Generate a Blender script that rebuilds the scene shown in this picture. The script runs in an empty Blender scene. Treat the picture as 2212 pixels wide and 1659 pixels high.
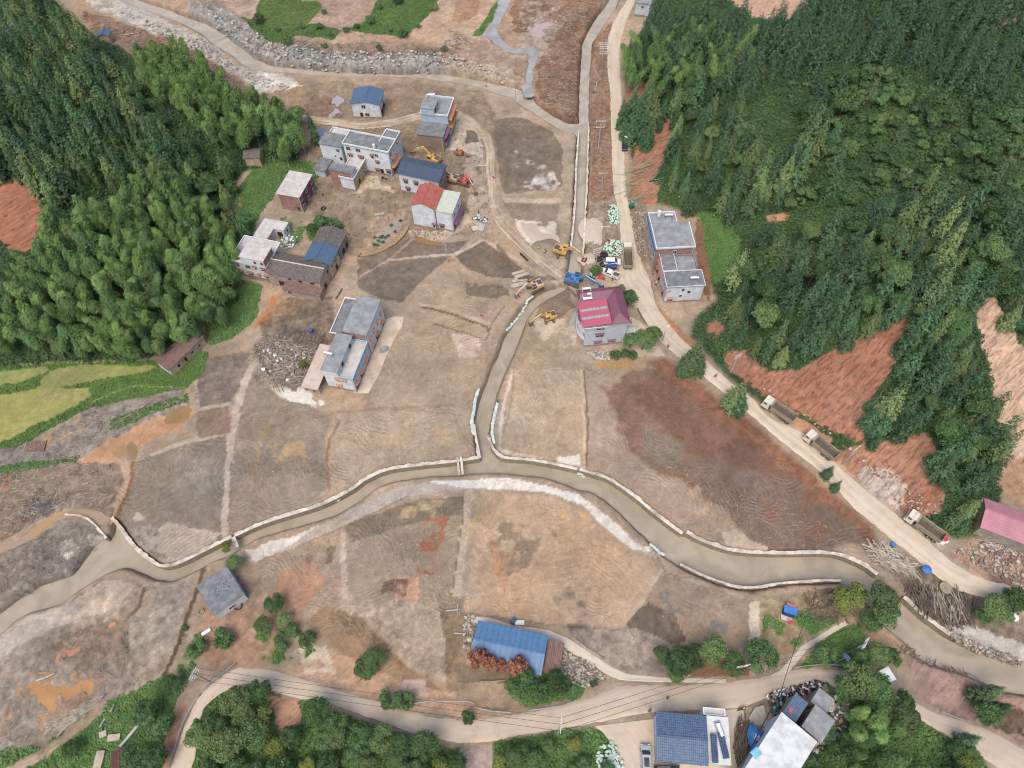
import bpy, bmesh, math, random
import numpy as np
from mathutils import Matrix, Vector
random.seed(7); RNG=np.random.default_rng(11)
R_=math.radians
# ------------------------------------------------------------------ camera, world, sun, exposure
scene=bpy.context.scene; COL=scene.collection
# photo is described on a 2212 x 1659 grid; drone 150 m above the valley floor
F=1548.; CX,CY=1106.,829.5; HC=150.
th=math.atan(math.hypot(22,967.5)/F); ro=-math.atan(22/967.5)
Rx=np.array([[1,0,0],[0,math.cos(th),-math.sin(th)],[0,math.sin(th),math.cos(th)]])
Rz=np.array([[math.cos(ro),-math.sin(ro),0],[math.sin(ro),math.cos(ro),0],[0,0,1]])
RM=Rx@Rz
cd=bpy.data.cameras.new('camera'); cam=bpy.data.objects.new('camera',cd); COL.objects.link(cam)
M4=Matrix([[*RM[0],0],[*RM[1],0],[*RM[2],HC],[0,0,0,1]]); cam.matrix_world=M4
cd.sensor_fit='HORIZONTAL'; cd.sensor_width=36; cd.lens=36*F/2212.; cd.clip_start=1; cd.clip_end=6000
scene.camera=cam
SUN_EL,SUN_AZ=R_(62),R_(200)
w=bpy.data.worlds.new('World'); scene.world=w; w.use_nodes=True
nt=w.node_tree; bg=nt.nodes['Background']
sky=nt.nodes.new('ShaderNodeTexSky'); sky.sky_type='NISHITA'; sky.sun_disc=False
sky.sun_elevation=SUN_EL; sky.sun_rotation=SUN_AZ; sky.dust_density=4.0; sky.air_density=1.0; sky.ozone_density=1.0
nt.links.new(sky.outputs[0],bg.inputs[0]); bg.inputs[1].default_value=0.145
sl=bpy.data.lights.new('sun','SUN'); sl.energy=1.5; sl.angle=R_(38); sl.color=(1,.96,.90)
so=bpy.data.objects.new('sun',sl); COL.objects.link(so)
dv=Vector((math.sin(SUN_AZ)*math.cos(SUN_EL),math.cos(SUN_AZ)*math.cos(SUN_EL),math.sin(SUN_EL)))
so.rotation_euler=dv.to_track_quat('Z','Y').to_euler(); so.location=(0,0,120)
scene.view_settings.view_transform='Standard'; scene.view_settings.look='None'
scene.view_settings.exposure=0.96; scene.view_settings.gamma=1
scene.render.engine='CYCLES'
try: scene.cycles.max_bounces=5; scene.cycles.diffuse_bounces=2; scene.cycles.filter_width=1.1
except Exception: pass
# ------------------------------------------------------------------ photo grid <-> world
Zo={1:(663.6,248.85,.125),2:(857.2,182.5,.125),3:(829.5,320.7,.125),4:(486.6,453.5,.125),5:(636,624.9,.125),6:(1050.7,497.7,.125),7:(1189,569.6,.125),8:(1327.2,442.4,.125),9:(1371.4,1426.7,.125),10:(1581.6,1451.6,.2179),11:(967.75,1310.6,.2179),12:(1244.25,470,.10886),13:(1244.25,553,.10886),14:(387.1,1189,.2179),15:(2018.5,1050.7,.1524),16:(1537.3,1520.75,.13073)}
def Z(k,*xy): o=Zo[k]; r=[(o[0]+xy[i]*o[2],o[1]+xy[i+1]*o[2]) for i in range(0,len(xy),2)]; return r if len(r)>1 else r[0]
def T(c,q,*xy): r=[(c*553+xy[i]/4,q*414.75+xy[i+1]/4) for i in range(0,len(xy),2)]; return r if len(r)>1 else r[0]
def Pz(u,v,z):
    u=np.asarray(u,float); v=np.asarray(v,float)
    d=[RM[i,0]*(u-CX)/F-RM[i,1]*(v-CY)/F-RM[i,2] for i in range(3)]
    t=(z-HC)/d[2]; return d[0]*t,d[1]*t
def proj(x,y,z):
    zz=np.asarray(z,float)-HC
    c=[RM[0,i]*x+RM[1,i]*y+RM[2,i]*zz for i in range(3)]
    return CX+F*c[0]/-c[2], CY-F*c[1]/-c[2]
def inpoly(x,y,poly):
    x=np.asarray(x,float);y=np.asarray(y,float); ins=np.zeros(x.shape,bool); n=len(poly)
    for i in range(n):
        x1,y1=poly[i]; x2,y2=poly[(i+1)%n]
        if y1==y2: continue
        c=((y1>y)!=(y2>y))&(x<(x2-x1)*(y-y1)/(y2-y1)+x1); ins^=c
    return ins
def segdist(x,y,pts,closed=False):
    d=np.full(np.shape(x),1e9); n=len(pts)
    for i in range(n if closed else n-1):
        ax,ay=pts[i]; bx,by=pts[(i+1)%n]; L=(bx-ax)**2+(by-ay)**2+1e-9
        t=np.clip(((x-ax)*(bx-ax)+(y-ay)*(by-ay))/L,0,1)
        d=np.minimum(d,(x-ax-t*(bx-ax))**2+(y-ay-t*(by-ay))**2)
    return np.sqrt(d)
def _h(i,j,s):
    n=(i.astype(np.int64)*374761393+j.astype(np.int64)*668265263+s*982451653)&0x7fffffff
    n=((n^(n>>13))*1274126177)&0x7fffffff; n=(n^(n>>16))&0xffff
    return n/65535.
def vn(x,y,s=0):
    x=np.asarray(x,float);y=np.asarray(y,float)
    i=np.floor(x);j=np.floor(y);fx=x-i;fy=y-j;fx=fx*fx*(3-2*fx);fy=fy*fy*(3-2*fy)
    i=i.astype(int);j=j.astype(int)
    return (_h(i,j,s)*(1-fx)+_h(i+1,j,s)*fx)*(1-fy)+(_h(i,j+1,s)*(1-fx)+_h(i+1,j+1,s)*fx)*fy
def fbm(x,y,sc,o=4,s=0):
    r=0;a=1;t=0
    for k in range(o): r=r+a*vn(np.asarray(x)/sc*2**k+17.3*k,np.asarray(y)/sc*2**k-9.1*k,s+k);t+=a;a*=.5
    return r/t
def up(poly,z=0): 
    a=np.array(poly,float); X,Y=Pz(a[:,0],a[:,1],z); return list(zip(X,Y))
# ------------------------------------------------------------------ terrain
LH=[(60,-60),(110,10),(215,85),(290,125),(400,185),(480,225),(560,262),(640,310),(650,340),(600,350),(520,375),(490,430),(480,500),(495,600),(520,650),(440,700),(330,775),(240,788),(100,792),(0,800),(-200,830),(-900,1000),(-2600,600),(-1800,-330),(60,-330)]
RH=[(1425,-60),(1410,40),(1362,90),(1350,150),(1355,280),(1366,360),(1378,425),(1450,445),(1512,470),(1528,540),(1535,620),(1545,650),(1500,690),(1490,730),(1560,800),(1610,845),(1690,895),(1760,945),(1825,1005),(1905,1065),(1965,1112),(2060,1165),(2112,1165),(2150,1100),(2170,1040),(2195,1000),(2290,980),(2500,950),(3000,800),(4200,-330),(1425,-330)]
RR=[(1425,775),(1530,855),(1600,915),(1680,980),(1790,1075),(1880,1155),(1930,1200),(2010,1265),(2100,1312),(2212,1350),(2600,1450),(3000,1000),(1700,650)]
BH=[(100,2100),(230,1640),(340,1530),(400,1450),(450,1405),(560,1405),(650,1440),(740,1455),(860,1490),(1000,1500),(1060,1500),(1150,1495),(1250,1470),(1330,1465),(1440,1450),(1560,1450),(1650,1435),(1720,1430),(1800,1425),(1870,1420),(1960,1450),(2010,1505),(2100,1540),(2212,1590),(2600,1750),(2600,2100)]
gx=np.arange(-1500,1501,3.); gy=np.arange(-500,1501,3.)
DX,DY=np.meshgrid(gx,gy)
def bump(poly,slope,cap):
    w_=up(poly); ins=inpoly(DX,DY,w_); d=segdist(DX,DY,w_,True)*ins
    return cap*(1-np.exp(-slope*d/cap))
hL=bump(LH,.5,60); hR=bump(RH,.5,46)
DEM=hL*(.85+.3*fbm(DX,DY,40,3,1))+hR*(.85+.3*fbm(DX,DY,38,3,2))+bump(RR,.6,1.5)+bump(BH,.55,4.5)
DEM+=np.clip(np.hypot(DX,DY-130)-330,0,None)*.12*(.5+fbm(DX,DY,220,3,4))
for _ in range(1):
    DEM=(DEM+np.roll(DEM,1,0)+np.roll(DEM,-1,0)+np.roll(DEM,1,1)+np.roll(DEM,-1,1))/5
def hz(x,y):
    fx=np.clip((np.asarray(x,float)-gx[0])/3,0,len(gx)-1.001); fy=np.clip((np.asarray(y,float)-gy[0])/3,0,len(gy)-1.001)
    i=fx.astype(int);j=fy.astype(int);fx=fx-i;fy=fy-j
    return (DEM[j,i]*(1-fx)+DEM[j,i+1]*fx)*(1-fy)+(DEM[j+1,i]*(1-fx)+DEM[j+1,i+1]*fx)*fy
def G(u,v,dz=0):
    u=np.asarray(u,float);v=np.asarray(v,float); z=np.zeros(u.shape)
    for k in range(25):
        x,y=Pz(u,v,z+dz); z=z+.6*(hz(x,y)-z)
    x,y=Pz(u,v,z+dz); return x,y,hz(x,y)
def G1(p,dz=0): x,y,z=G(p[0],p[1],dz); return Vector((float(x),float(y),float(z)))
def GP(poly): a=np.array(poly,float); x,y,z=G(a[:,0],a[:,1]); return list(zip(x,y))
def fitH(base,top):
    b=G1(base); zs=np.linspace(.5,25,250); u,v=proj(b.x,b.y,b.z+zs)
    return b,float(zs[np.argmin((u-top[0])**2+(v-top[1])**2)])
# ------------------------------------------------------------------ materials
KA=.60
def lin(c):
    c=np.array(c,float)/255; c=c*.88+.12*c.mean(); return np.where(c<.04045,c/12.92,((c+.055)/1.055)**2.4)*KA
MATS={}
def mat(name,c,rough=.8,c2=None,sc=1.2,lo=.40,hi=.62,bump_=0.,bsc=6,stripe=None,scol=.75,metal=0,rand=0.,spec=.3,det=6,grime=.0,sdir=0,trans=0):
    """procedural principled material; stripe=(axis,period_m) adds ribs in object space"""
    if name in MATS: return MATS[name]
    m=bpy.data.materials.new(name); m.use_nodes=True; n=m.node_tree.nodes; l=m.node_tree.links
    b=n['Principled BSDF']; b.inputs['Roughness'].default_value=rough; b.inputs['Metallic'].default_value=metal
    b.inputs['Specular IOR Level'].default_value=spec
    A=tuple(lin(c))+(1,); B=tuple(lin(c2 if c2 is not None else np.array(c)*.86))+(1,)
    tc=n.new('ShaderNodeTexCoord'); nz=n.new('ShaderNodeTexNoise'); nz.inputs['Scale'].default_value=sc; nz.inputs['Detail'].default_value=det; nz.inputs['Roughness'].default_value=.65
    l.new(tc.outputs['Object'],nz.inputs['Vector'])
    rp=n.new('ShaderNodeMapRange'); rp.inputs[1].default_value=lo; rp.inputs[2].default_value=hi; l.new(nz.outputs[0],rp.inputs[0])
    mx=n.new('ShaderNodeMix'); mx.data_type='RGBA'; mx.inputs[6].default_value=A; mx.inputs[7].default_value=B; l.new(rp.outputs[0],mx.inputs[0])
    out=mx.outputs[2]
    hsrc=nz.outputs[0]
    if stripe:
        sx=n.new('ShaderNodeSeparateXYZ'); l.new(tc.outputs['Object'],sx.inputs[0])
        def rib(ax,per,amt,o):
            mm=n.new('ShaderNodeMath'); mm.operation='MULTIPLY'; mm.inputs[1].default_value=2*math.pi/per; l.new(sx.outputs[ax],mm.inputs[0])
            s=n.new('ShaderNodeMath'); s.operation='SINE'; l.new(mm.outputs[0],s.inputs[0])
            r=n.new('ShaderNodeMapRange'); r.inputs[1].default_value=-1; r.inputs[2].default_value=-.2; r.inputs[3].default_value=amt; r.inputs[4].default_value=1; l.new(s.outputs[0],r.inputs[0])
            x=n.new('ShaderNodeMix'); x.data_type='RGBA'; x.blend_type='MULTIPLY'; x.inputs[0].default_value=1
            cb=n.new('ShaderNodeCombineColor'); 
            for q in range(3): l.new(r.outputs[0],cb.inputs[q])
            l.new(o,x.inputs[6]); l.new(cb.outputs[0],x.inputs[7]); return x.outputs[2],s.outputs[0]
        out,hs=rib(stripe[0],stripe[1],scol,out); hsrc=hs
        if len(stripe)>2: out,_=rib(stripe[2],stripe[3],scol,out)
    if grime:
        gz=n.new('ShaderNodeTexNoise'); gz.inputs['Scale'].default_value=.35; gz.inputs['Detail'].default_value=8; l.new(tc.outputs['Object'],gz.inputs['Vector'])
        gr=n.new('ShaderNodeMapRange'); gr.inputs[1].default_value=.45; gr.inputs[2].default_value=.75; gr.inputs[4].default_value=grime; l.new(gz.outputs[0],gr.inputs[0])
        gm=n.new('ShaderNodeMix'); gm.data_type='RGBA'; gm.inputs[7].default_value=tuple(lin((120,108,92)))+(1,); l.new(gr.outputs[0],gm.inputs[0]); l.new(out,gm.inputs[6]); out=gm.outputs[2]
    if rand:
        oi=n.new('ShaderNodeObjectInfo'); hv=n.new('ShaderNodeHueSaturation')
        a=n.new('ShaderNodeMapRange'); a.inputs[3].default_value=1-rand; a.inputs[4].default_value=1+rand; l.new(oi.outputs['Random'],a.inputs[0]); l.new(a.outputs[0],hv.inputs['Value'])
        a=n.new('ShaderNodeMapRange'); a.inputs[3].default_value=.5-rand*.07; a.inputs[4].default_value=.5+rand*.07
        q=n.new('ShaderNodeMath'); q.operation='MULTIPLY'; q.inputs[1].default_value=7.31; l.new(oi.outputs['Random'],q.inputs[0]); q2=n.new('ShaderNodeMath'); q2.operation='FRACT'; l.new(q.outputs[0],q2.inputs[0])
        l.new(q2.outputs[0],a.inputs[0]); l.new(a.outputs[0],hv.inputs['Hue']); l.new(out,hv.inputs['Color']); out=hv.outputs[0]
    l.new(out,b.inputs['Base Color'])
    if bump_:
        bp=n.new('ShaderNodeBump'); bp.inputs['Strength'].default_value=bump_; bp.inputs['Distance'].default_value=.1
        if stripe: l.new(hsrc,bp.inputs['Height'])
        else:
            bz=n.new('ShaderNodeTexNoise'); bz.inputs['Scale'].default_value=bsc; bz.inputs['Detail'].default_value=5; l.new(tc.outputs['Object'],bz.inputs['Vector']); l.new(bz.outputs[0],bp.inputs['Height'])
        l.new(bp.outputs[0],b.inputs['Normal'])
    if trans:
        b.inputs['Subsurface Weight'].default_value=0
    MATS[name]=m; return m
# ------------------------------------------------------------------ mesh helpers
class MB:
    def __init__(s): s.v=[];s.f=[];s.m=[]
    def add(s,vs,fs,mi=0):
        o=len(s.v); s.v+= [tuple(v) for v in vs]; s.f+=[tuple(o+i for i in f) for f in fs]; s.m+=[mi]*len(fs); return s
    def box(s,cx,cy,cz,sx,sy,sz,rz=0,mi=0,M=None,taper=1,ty=None):
        ty=taper if ty is None else ty; vs=[]
        for z in (-.5,.5):
            k=1 if z<0 else taper; k2=1 if z<0 else ty
            for x,y in ((-.5,-.5),(.5,-.5),(.5,.5),(-.5,.5)): vs.append(Vector((x*sx*k,y*sy*k2,z*sz)))
        Q=Matrix.Translation((cx,cy,cz))@Matrix.Rotation(rz,4,'Z')
        if M is not None: Q=M@Q
        return s.add([Q@v for v in vs],[(3,2,1,0),(4,5,6,7),(0,1,5,4),(1,2,6,5),(2,3,7,6),(3,0,4,7)],mi)
    def beam(s,p,q,wd,ht,mi=0,w2=None,h2=None):
        p=Vector(p);q=Vector(q);d=(q-p); L=d.length
        if L<1e-5: return s
        d/=L; u=Vector((0,0,1)) if abs(d.z)<.95 else Vector((0,1,0)); sd=d.cross(u).normalized(); u=sd.cross(d)
        w2=wd if w2 is None else w2; h2=ht if h2 is None else h2; vs=[]
        for c,a,b in ((p,wd,ht),(q,w2,h2)):
            for i,j in ((-1,-1),(1,-1),(1,1),(-1,1)): vs.append(c+sd*a/2*i+u*b/2*j)
        return s.add(vs,[(3,2,1,0),(4,5,6,7),(0,1,5,4),(1,2,6,5),(2,3,7,6),(3,0,4,7)],mi)
    def cyl(s,p,q,r,r2=None,n=8,mi=0,caps=True):
        p=Vector(p);q=Vector(q);d=(q-p)
        if d.length<1e-5: return s
        d.normalize(); r2=r if r2 is None else r2
        u=Vector((0,0,1)) if abs(d.z)<.9 else Vector((1,0,0)); a=d.cross(u).normalized(); b=a.cross(d); vs=[]
        for c,rr in ((p,r),(q,r2)):
            for i in range(n): t=2*math.pi*i/n; vs.append(c+a*rr*math.cos(t)+b*rr*math.sin(t))
        fs=[(i,(i+1)%n,n+(i+1)%n,n+i) for i in range(n)]
        if caps: fs+=[tuple(range(n-1,-1,-1)),tuple(range(n,2*n))]
        return s.add(vs,fs,mi)
    def tube(s,pts,r,n=6,mi=0):
        for i in range(len(pts)-1): s.cyl(pts[i],pts[i+1],r,n=n,mi=mi)
        return s
    def ell(s,c,rx,ry,rz,n=8,k=5,mi=0,jit=0,M=None):
        vs=[];fs=[]
        for j in range(k+1):
            ph=math.pi*j/k
            for i in range(n):
                t=2*math.pi*i/n; q=1+random.uniform(-jit,jit)
                p=Vector((rx*math.sin(ph)*math.cos(t)*q,ry*math.sin(ph)*math.sin(t)*q,rz*math.cos(ph)*q))
                if M is not None: p=M@p
                vs.append(Vector(c)+p)
        for j in range(k):
            for i in range(n): fs.append((j*n+i,(j+1)*n+i,(j+1)*n+(i+1)%n,j*n+(i+1)%n))
        return s.add(vs,fs,mi)
    def torus(s,c,R,r,axis='Z',n=16,k=8,mi=0):
        vs=[];fs=[]; Q={'Z':Matrix.Identity(3),'Y':Matrix.Rotation(math.pi/2,3,'X'),'X':Matrix.Rotation(math.pi/2,3,'Y')}[axis]
        for i in range(n):
            t=2*math.pi*i/n
            for j in range(k):
                p=2*math.pi*j/k; vs.append(Vector(c)+Q@Vector(((R+r*math.cos(p))*math.cos(t),(R+r*math.cos(p))*math.sin(t),r*math.sin(p))))
        for i in range(n):
            for j in range(k): fs.append((i*k+j,((i+1)%n)*k+j,((i+1)%n)*k+(j+1)%k,i*k+(j+1)%k))
        return s.add(vs,fs,mi)
    def prism(s,poly,y0,y1,mi=0):
        """poly in x,z extruded along y"""
        n=len(poly); vs=[(x,y0,z) for x,z in poly]+[(x,y1,z) for x,z in poly]
        return s.add(vs,[tuple(range(n)),tuple(range(2*n-1,n-1,-1))]+[(i,n+i,n+(i+1)%n,(i+1)%n) for i in range(n)],mi)
    def xf(s,M): s.v=[tuple(M@Vector(v)) for v in s.v]; return s
    def mesh(s,name,mats):
        me=bpy.data.meshes.new(name); me.from_pydata(s.v,[],s.f)
        for m in (mats if isinstance(mats,(list,tuple)) else [mats]): me.materials.append(m)
        if any(s.m): me.polygons.foreach_set('material_index',s.m)
        me.update(); return me
def tag(o,label=None,cat=None,group=None,kind=None):
    if label: o['label']=label
    if cat: o['category']=cat
    if group: o['group']=group
    if kind: o['kind']=kind
    return o
def emp(name,loc,rz=0,label=None,cat=None,group=None):
    o=bpy.data.objects.new(name,None); o.empty_display_size=.3; o.location=loc; o.rotation_euler=(0,0,rz); COL.objects.link(o); return tag(o,label,cat,group)
def ob(name,me,parent=None,mats=None,loc=None,smooth=False):
    if isinstance(me,MB): me=me.mesh(name,mats)
    if smooth: me.polygons.foreach_set('use_smooth',[True]*len(me.polygons))
    o=bpy.data.objects.new(name,me); COL.objects.link(o); o.parent=parent
    if loc is not None: o.location=loc
    return o
def copytree(r,loc,rz=None,label=None,group=None,scale=None,parent=None):
    c=r.copy(); COL.objects.link(c)
    if parent is not None: c.parent=parent
    else:
        c.location=loc
        if rz is not None: c.rotation_euler=(c.rotation_euler[0],c.rotation_euler[1],rz)
        if scale is not None: c.scale=scale
        if label: c['label']=label
        if group: c['group']=group
    for ch in r.children: copytree(ch,None,parent=c)
    return c
def npmesh(name,V,Fq,mats,smooth=False):
    me=bpy.data.meshes.new(name); nv=len(V); nf=len(Fq); k=Fq.shape[1]
    me.vertices.add(nv); me.vertices.foreach_set('co',np.asarray(V,np.float32).ravel())
    me.loops.add(nf*k); me.loops.foreach_set('vertex_index',np.asarray(Fq,np.int32).ravel())
    me.polygons.add(nf); me.polygons.foreach_set('loop_start',np.arange(0,nf*k,k,dtype=np.int32))
    for m in (mats if isinstance(mats,(list,tuple)) else [mats]): me.materials.append(m)
    me.update(calc_edges=True)
    if smooth: me.polygons.foreach_set('use_smooth',np.ones(nf,bool))
    return me
# ------------------------------------------------------------------ water courses (traced edges, water level -1.7 m)
RIVER=[(-40,1350),(0,1329),(15,1317),(45,1294),(75,1277),(85,1269),(162,1244),(190,1204),(215,1173),(235,1168),(243,1166),(252,1150),(249,1127),(258,1132),(265,1144),(287,1177),(312,1204),(345,1227),(365,1232),(390,1227),(437,1204),(475,1184),(510,1167),(553,1147),(593,1132),(653,1114),(693,1102),(728,1086),(768,1064),(788,1047),(813,1034),(843,1022),(903,1014),(978,1007),(1038,998),
 (1030,954),(1028,912),(1036,874),(1046,844),(1053,829),(1062,800),(1075,775),(1090,735),(1111,692),(1133,665),(1156,645),(1181,630),(1216,620),(1226,624),(1188,645),(1156,665),(1136,692),(1126,720),(1116,747),(1104,775),(1090,805),(1080,829),(1070,859),(1063,892),(1055,924),(1053,949),(1063,977),(1080,997),
 (1106,1000),(1143,1002),(1193,1011),(1246,1023),(1286,1034),(1311,1042),(1341,1062),(1378,1089),(1406,1114),(1438,1139),(1471,1162),(1476,1158),(1501,1172),(1546,1189),(1581,1199),(1659,1204),(1759,1202),(1799,1204),(1834,1217),(1864,1232),(1889,1252),(1941,1297),(1984,1337),(2014,1359),(2049,1384),(2084,1402),(2134,1422),(2179,1434),(2212,1438),(2300,1460),
 (2300,1530),(2212,1499),(2162,1494),(2134,1477),(2109,1467),(2064,1449),(2014,1437),(1974,1419),(1969,1404),(1944,1379),(1914,1357),(1884,1320),(1850,1275),(1819,1259),(1759,1258),(1696,1263),(1659,1267),(1626,1274),(1596,1273),(1568,1267),(1538,1257),(1503,1242),(1466,1224),(1431,1197),(1406,1172),(1371,1139),(1346,1114),(1311,1082),(1276,1061),(1246,1057),(1216,1044),(1181,1032),(1106,1023),(1048,1022),(993,1026),(928,1029),(878,1036),(843,1042),(813,1054),(778,1082),(723,1114),(663,1132),(618,1144),(553,1164),(497,1199),(462,1212),(437,1227),(400,1244),(375,1254),(345,1253),(325,1244),(300,1234),(282,1224),(262,1227),(232,1239),(198,1259),(155,1287),(140,1302),(100,1314),(65,1322),(32,1344),(0,1374),(-40,1400)]
NORTH=[(1320,-30),(1318,0),(1291,37),(1268,72),(1258,100),(1255,140),(1253,187),(1251,270),(1226,268),(1191,250),(1159,227),(1141,202),(1106,190),(1053,180),(990,166),(928,160),(878,162),(778,160),(728,157),(653,150),(593,145),(553,130),(515,100),(480,72),(445,52),(400,37),(360,22),(325,10),(297,0),(270,-20),(215,-20),(250,0),(300,20),(360,40),(400,55),(437,75),(467,100),(500,120),(530,145),(553,156),(593,160),(653,165),(728,170),(803,170),(903,172),(978,182),(1028,192),(1068,205),(1106,215),(1131,235),(1168,257),(1206,282),(1248,295),(1246,350),(1243,415),(1241,472),(1236,520),(1233,555),(1228,600),(1254,600),(1260,527),(1263,465),(1266,415),(1268,350),(1270,275),(1271,200),(1273,150),(1278,95),(1293,70),(1328,20),(1335,0),(1350,-30)]
SIDE=[(0,1184),(50,1162),(100,1124),(140,1104),(175,1101),(207,1101),(237,1117),(227,1122),(220,1134),(190,1120),(150,1117),(112,1129),(75,1159),(32,1184),(0,1197),(-20,1200),(-20,1188)]
GREYC=[(1085,-10),(1103,0),(1095,22),(1082,42),(1073,60),(1076,78),(1092,98),(1115,104),(1140,95),(1158,104),(1160,125),(1152,150),(1146,175),(1150,200),(1142,206),(1133,185),(1138,160),(1144,140),(1147,122),(1138,112),(1112,114),(1088,108),(1060,82),(1040,78),(1046,66),(1062,48),(1070,25),(1075,0)]
PUD={'muddy puddle':[('olive brown puddle beside the grassy strip, left field',[(350,908),(375,890),(395,877),(407,880),(413,889),(402,905),(385,912),(360,916)],(160,120,72)),
 ('orange flood pool among driftwood, lower left corner',[(50,1482),(75,1470),(120,1476),(160,1482),(198,1476),(172,1500),(125,1512),(112,1530),(112,1562),(100,1560),(98,1522),(75,1505)],(186,132,72)),
 ('long thin orange pool across the lower left mud plain',[(134,1417),(150,1405),(190,1380),(220,1360),(262,1338),(270,1342),(240,1362),(205,1380),(160,1408),(140,1424)],(190,128,88)),
 ('pale milky puddle beside the round gravel heap',[(1122,482),(1150,478),(1175,500),(1200,505),(1206,528),(1198,552),(1188,545),(1180,525),(1150,520),(1130,500)],(196,174,152)),
 ('greyish puddle in the small garden plot below the brick house',[(812,510),(836,492),(862,470),(872,464),(874,478),(862,500),(840,515),(820,525)],(165,150,138)),
 ('pinkish puddle between the two upper channels',[(1142,78),(1146,58),(1155,50),(1160,42),(1164,50),(1185,44),(1196,46),(1170,60),(1168,78),(1158,86)],(186,160,150)),
 ('thin grey puddle beside the house with the blue gable roof',[(711,250),(722,234),(726,212),(733,203),(734,214),(728,236),(716,252)],(170,160,160)),
 ('small khaki pool beside the rubble, right of the blue warehouse',[(1221,1432),(1225,1425),(1238,1424),(1248,1430),(1249,1438),(1236,1443),(1224,1441)],(165,145,105)),
 ('ochre puddle at the foot of the red and cream roofed house',[(899,512),(930,518),(956,527),(955,535),(930,532),(900,528)],(150,115,70)),
 ('reddish brown ditch water across the left field',[(272,955),(281,950),(290,962),(296,982),(290,1002),(285,1000),(286,984),(277,970)],(150,118,78))]}
# ------------------------------------------------------------------ ground grid
dx=.4
xs=np.concatenate([-202-np.cumsum(1.0*1.13**np.arange(46))[::-1],np.arange(-202,202.1,dx),202+np.cumsum(1.0*1.13**np.arange(46))])
ys=np.concatenate([2-np.cumsum(1.0*1.13**np.arange(42))[::-1],np.arange(2,284.1,dx),284+np.cumsum(1.0*1.13**np.arange(46))])
X,Y=np.meshgrid(xs,ys); NYg,NXg=X.shape
Hd=hz(X,Y)
U,V=proj(X,Y,Hd); Uw,Vw=proj(X,Y,-1.7+0*X); U3,V3=proj(X,Y,Hd-.3)
wa=fbm(X,Y,5,5,21)-.5+.35*(fbm(X,Y,1.3,2,25)-.5); wb=fbm(X,Y,5,5,22)-.5+.35*(fbm(X,Y,1.3,2,26)-.5); wc=fbm(X,Y,18,3,23)-.5; wd=fbm(X,Y,18,3,24)-.5
def blur(m,k):
    m=m.astype(np.float32)
    for _ in range(k):
        m=(m+np.roll(m,1,0)+np.roll(m,-1,0))/3; m=(m+np.roll(m,1,1)+np.roll(m,-1,1))/3
    return m
def msk(poly,soft=2,warp=10,big=8,uu=None,vv=None):
    uu=U if uu is None else uu; vv=V if vv is None else vv
    a=np.array(poly,float); m=warp+big+12
    bb=(uu>a[:,0].min()-m)&(uu<a[:,0].max()+m)&(vv>a[:,1].min()-m)&(vv<a[:,1].max()+m)
    r=np.zeros(uu.shape,np.float32)
    r[bb]=inpoly(uu[bb]+wa[bb]*warp*2+wc[bb]*big*2,vv[bb]+wb[bb]*warp*2+wd[bb]*big*2,poly)
    return blur(r,soft) if soft else r
def line(pts,wid,warp=6,soft=1):
    a=np.array(pts,float); m=wid+warp*2+8; bb=(U>a[:,0].min()-m)&(U<a[:,0].max()+m)&(V>a[:,1].min()-m)&(V<a[:,1].max()+m)
    r=np.zeros(U.shape,np.float32); r[bb]=segdist(U[bb]+wa[bb]*warp*2,V[bb]+wb[bb]*warp*2,pts)<wid/2
    return blur(r,soft)
fbA=fbm(X,Y,9,5,31); fbB=fbm(X,Y,2.2,4,32); fbC=fbm(X,Y,40,3,33); fbD=fbm(X,Y,.9,3,34)
C=np.empty(X.shape+(3,),np.float32); C[:]=lin((168,146,122))
FUR=np.zeros(X.shape,np.float32); DEB=np.zeros_like(FUR); RIL=np.zeros_like(FUR); GRN=np.zeros_like(FUR); RAISE=np.zeros_like(FUR)
def paint(poly,c,op=1,soft=0,warp=10,big=8,fur=None,deb=None,ril=None,grn=None,frag=None,up_=0,line_w=None):
    m=(line(poly,line_w,warp,soft) if line_w else msk(poly,soft,warp,big))
    if frag is not None: m=m*np.clip((.55*fbA+.45*fbB-frag)*13,0,1)
    m=m*op
    global C
    C+= (lin(c)-C)*m[...,None]
    for A,val in ((FUR,fur),(DEB,deb),(RIL,ril),(GRN,grn)):
        if val is not None: A+=(val-A)*m
    if up_: RAISE.__iadd__(m*up_)
paint([(-3000,-3000),(6000,-3000),(6000,4000),(-3000,4000)],(182,152,124),op=.5,frag=.5)
# hills: soil under the woods
hill=np.clip((hz(X,Y)-1.2)/1.5,0,1)
mL=msk(LH,3,8,8); mR=msk(RH,3,6,4); mB=msk(BH,3,6,4)
for m in (mL,mR): 
    C+=(lin((62,86,46))-C)*m[...,None]; GRN+=(1-GRN)*m
far=np.clip((np.hypot(X,Y-130)-260)/60,0,1); C+=(lin((70,95,50))-C)*far[...,None]; GRN+=(.9-GRN)*far
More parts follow.
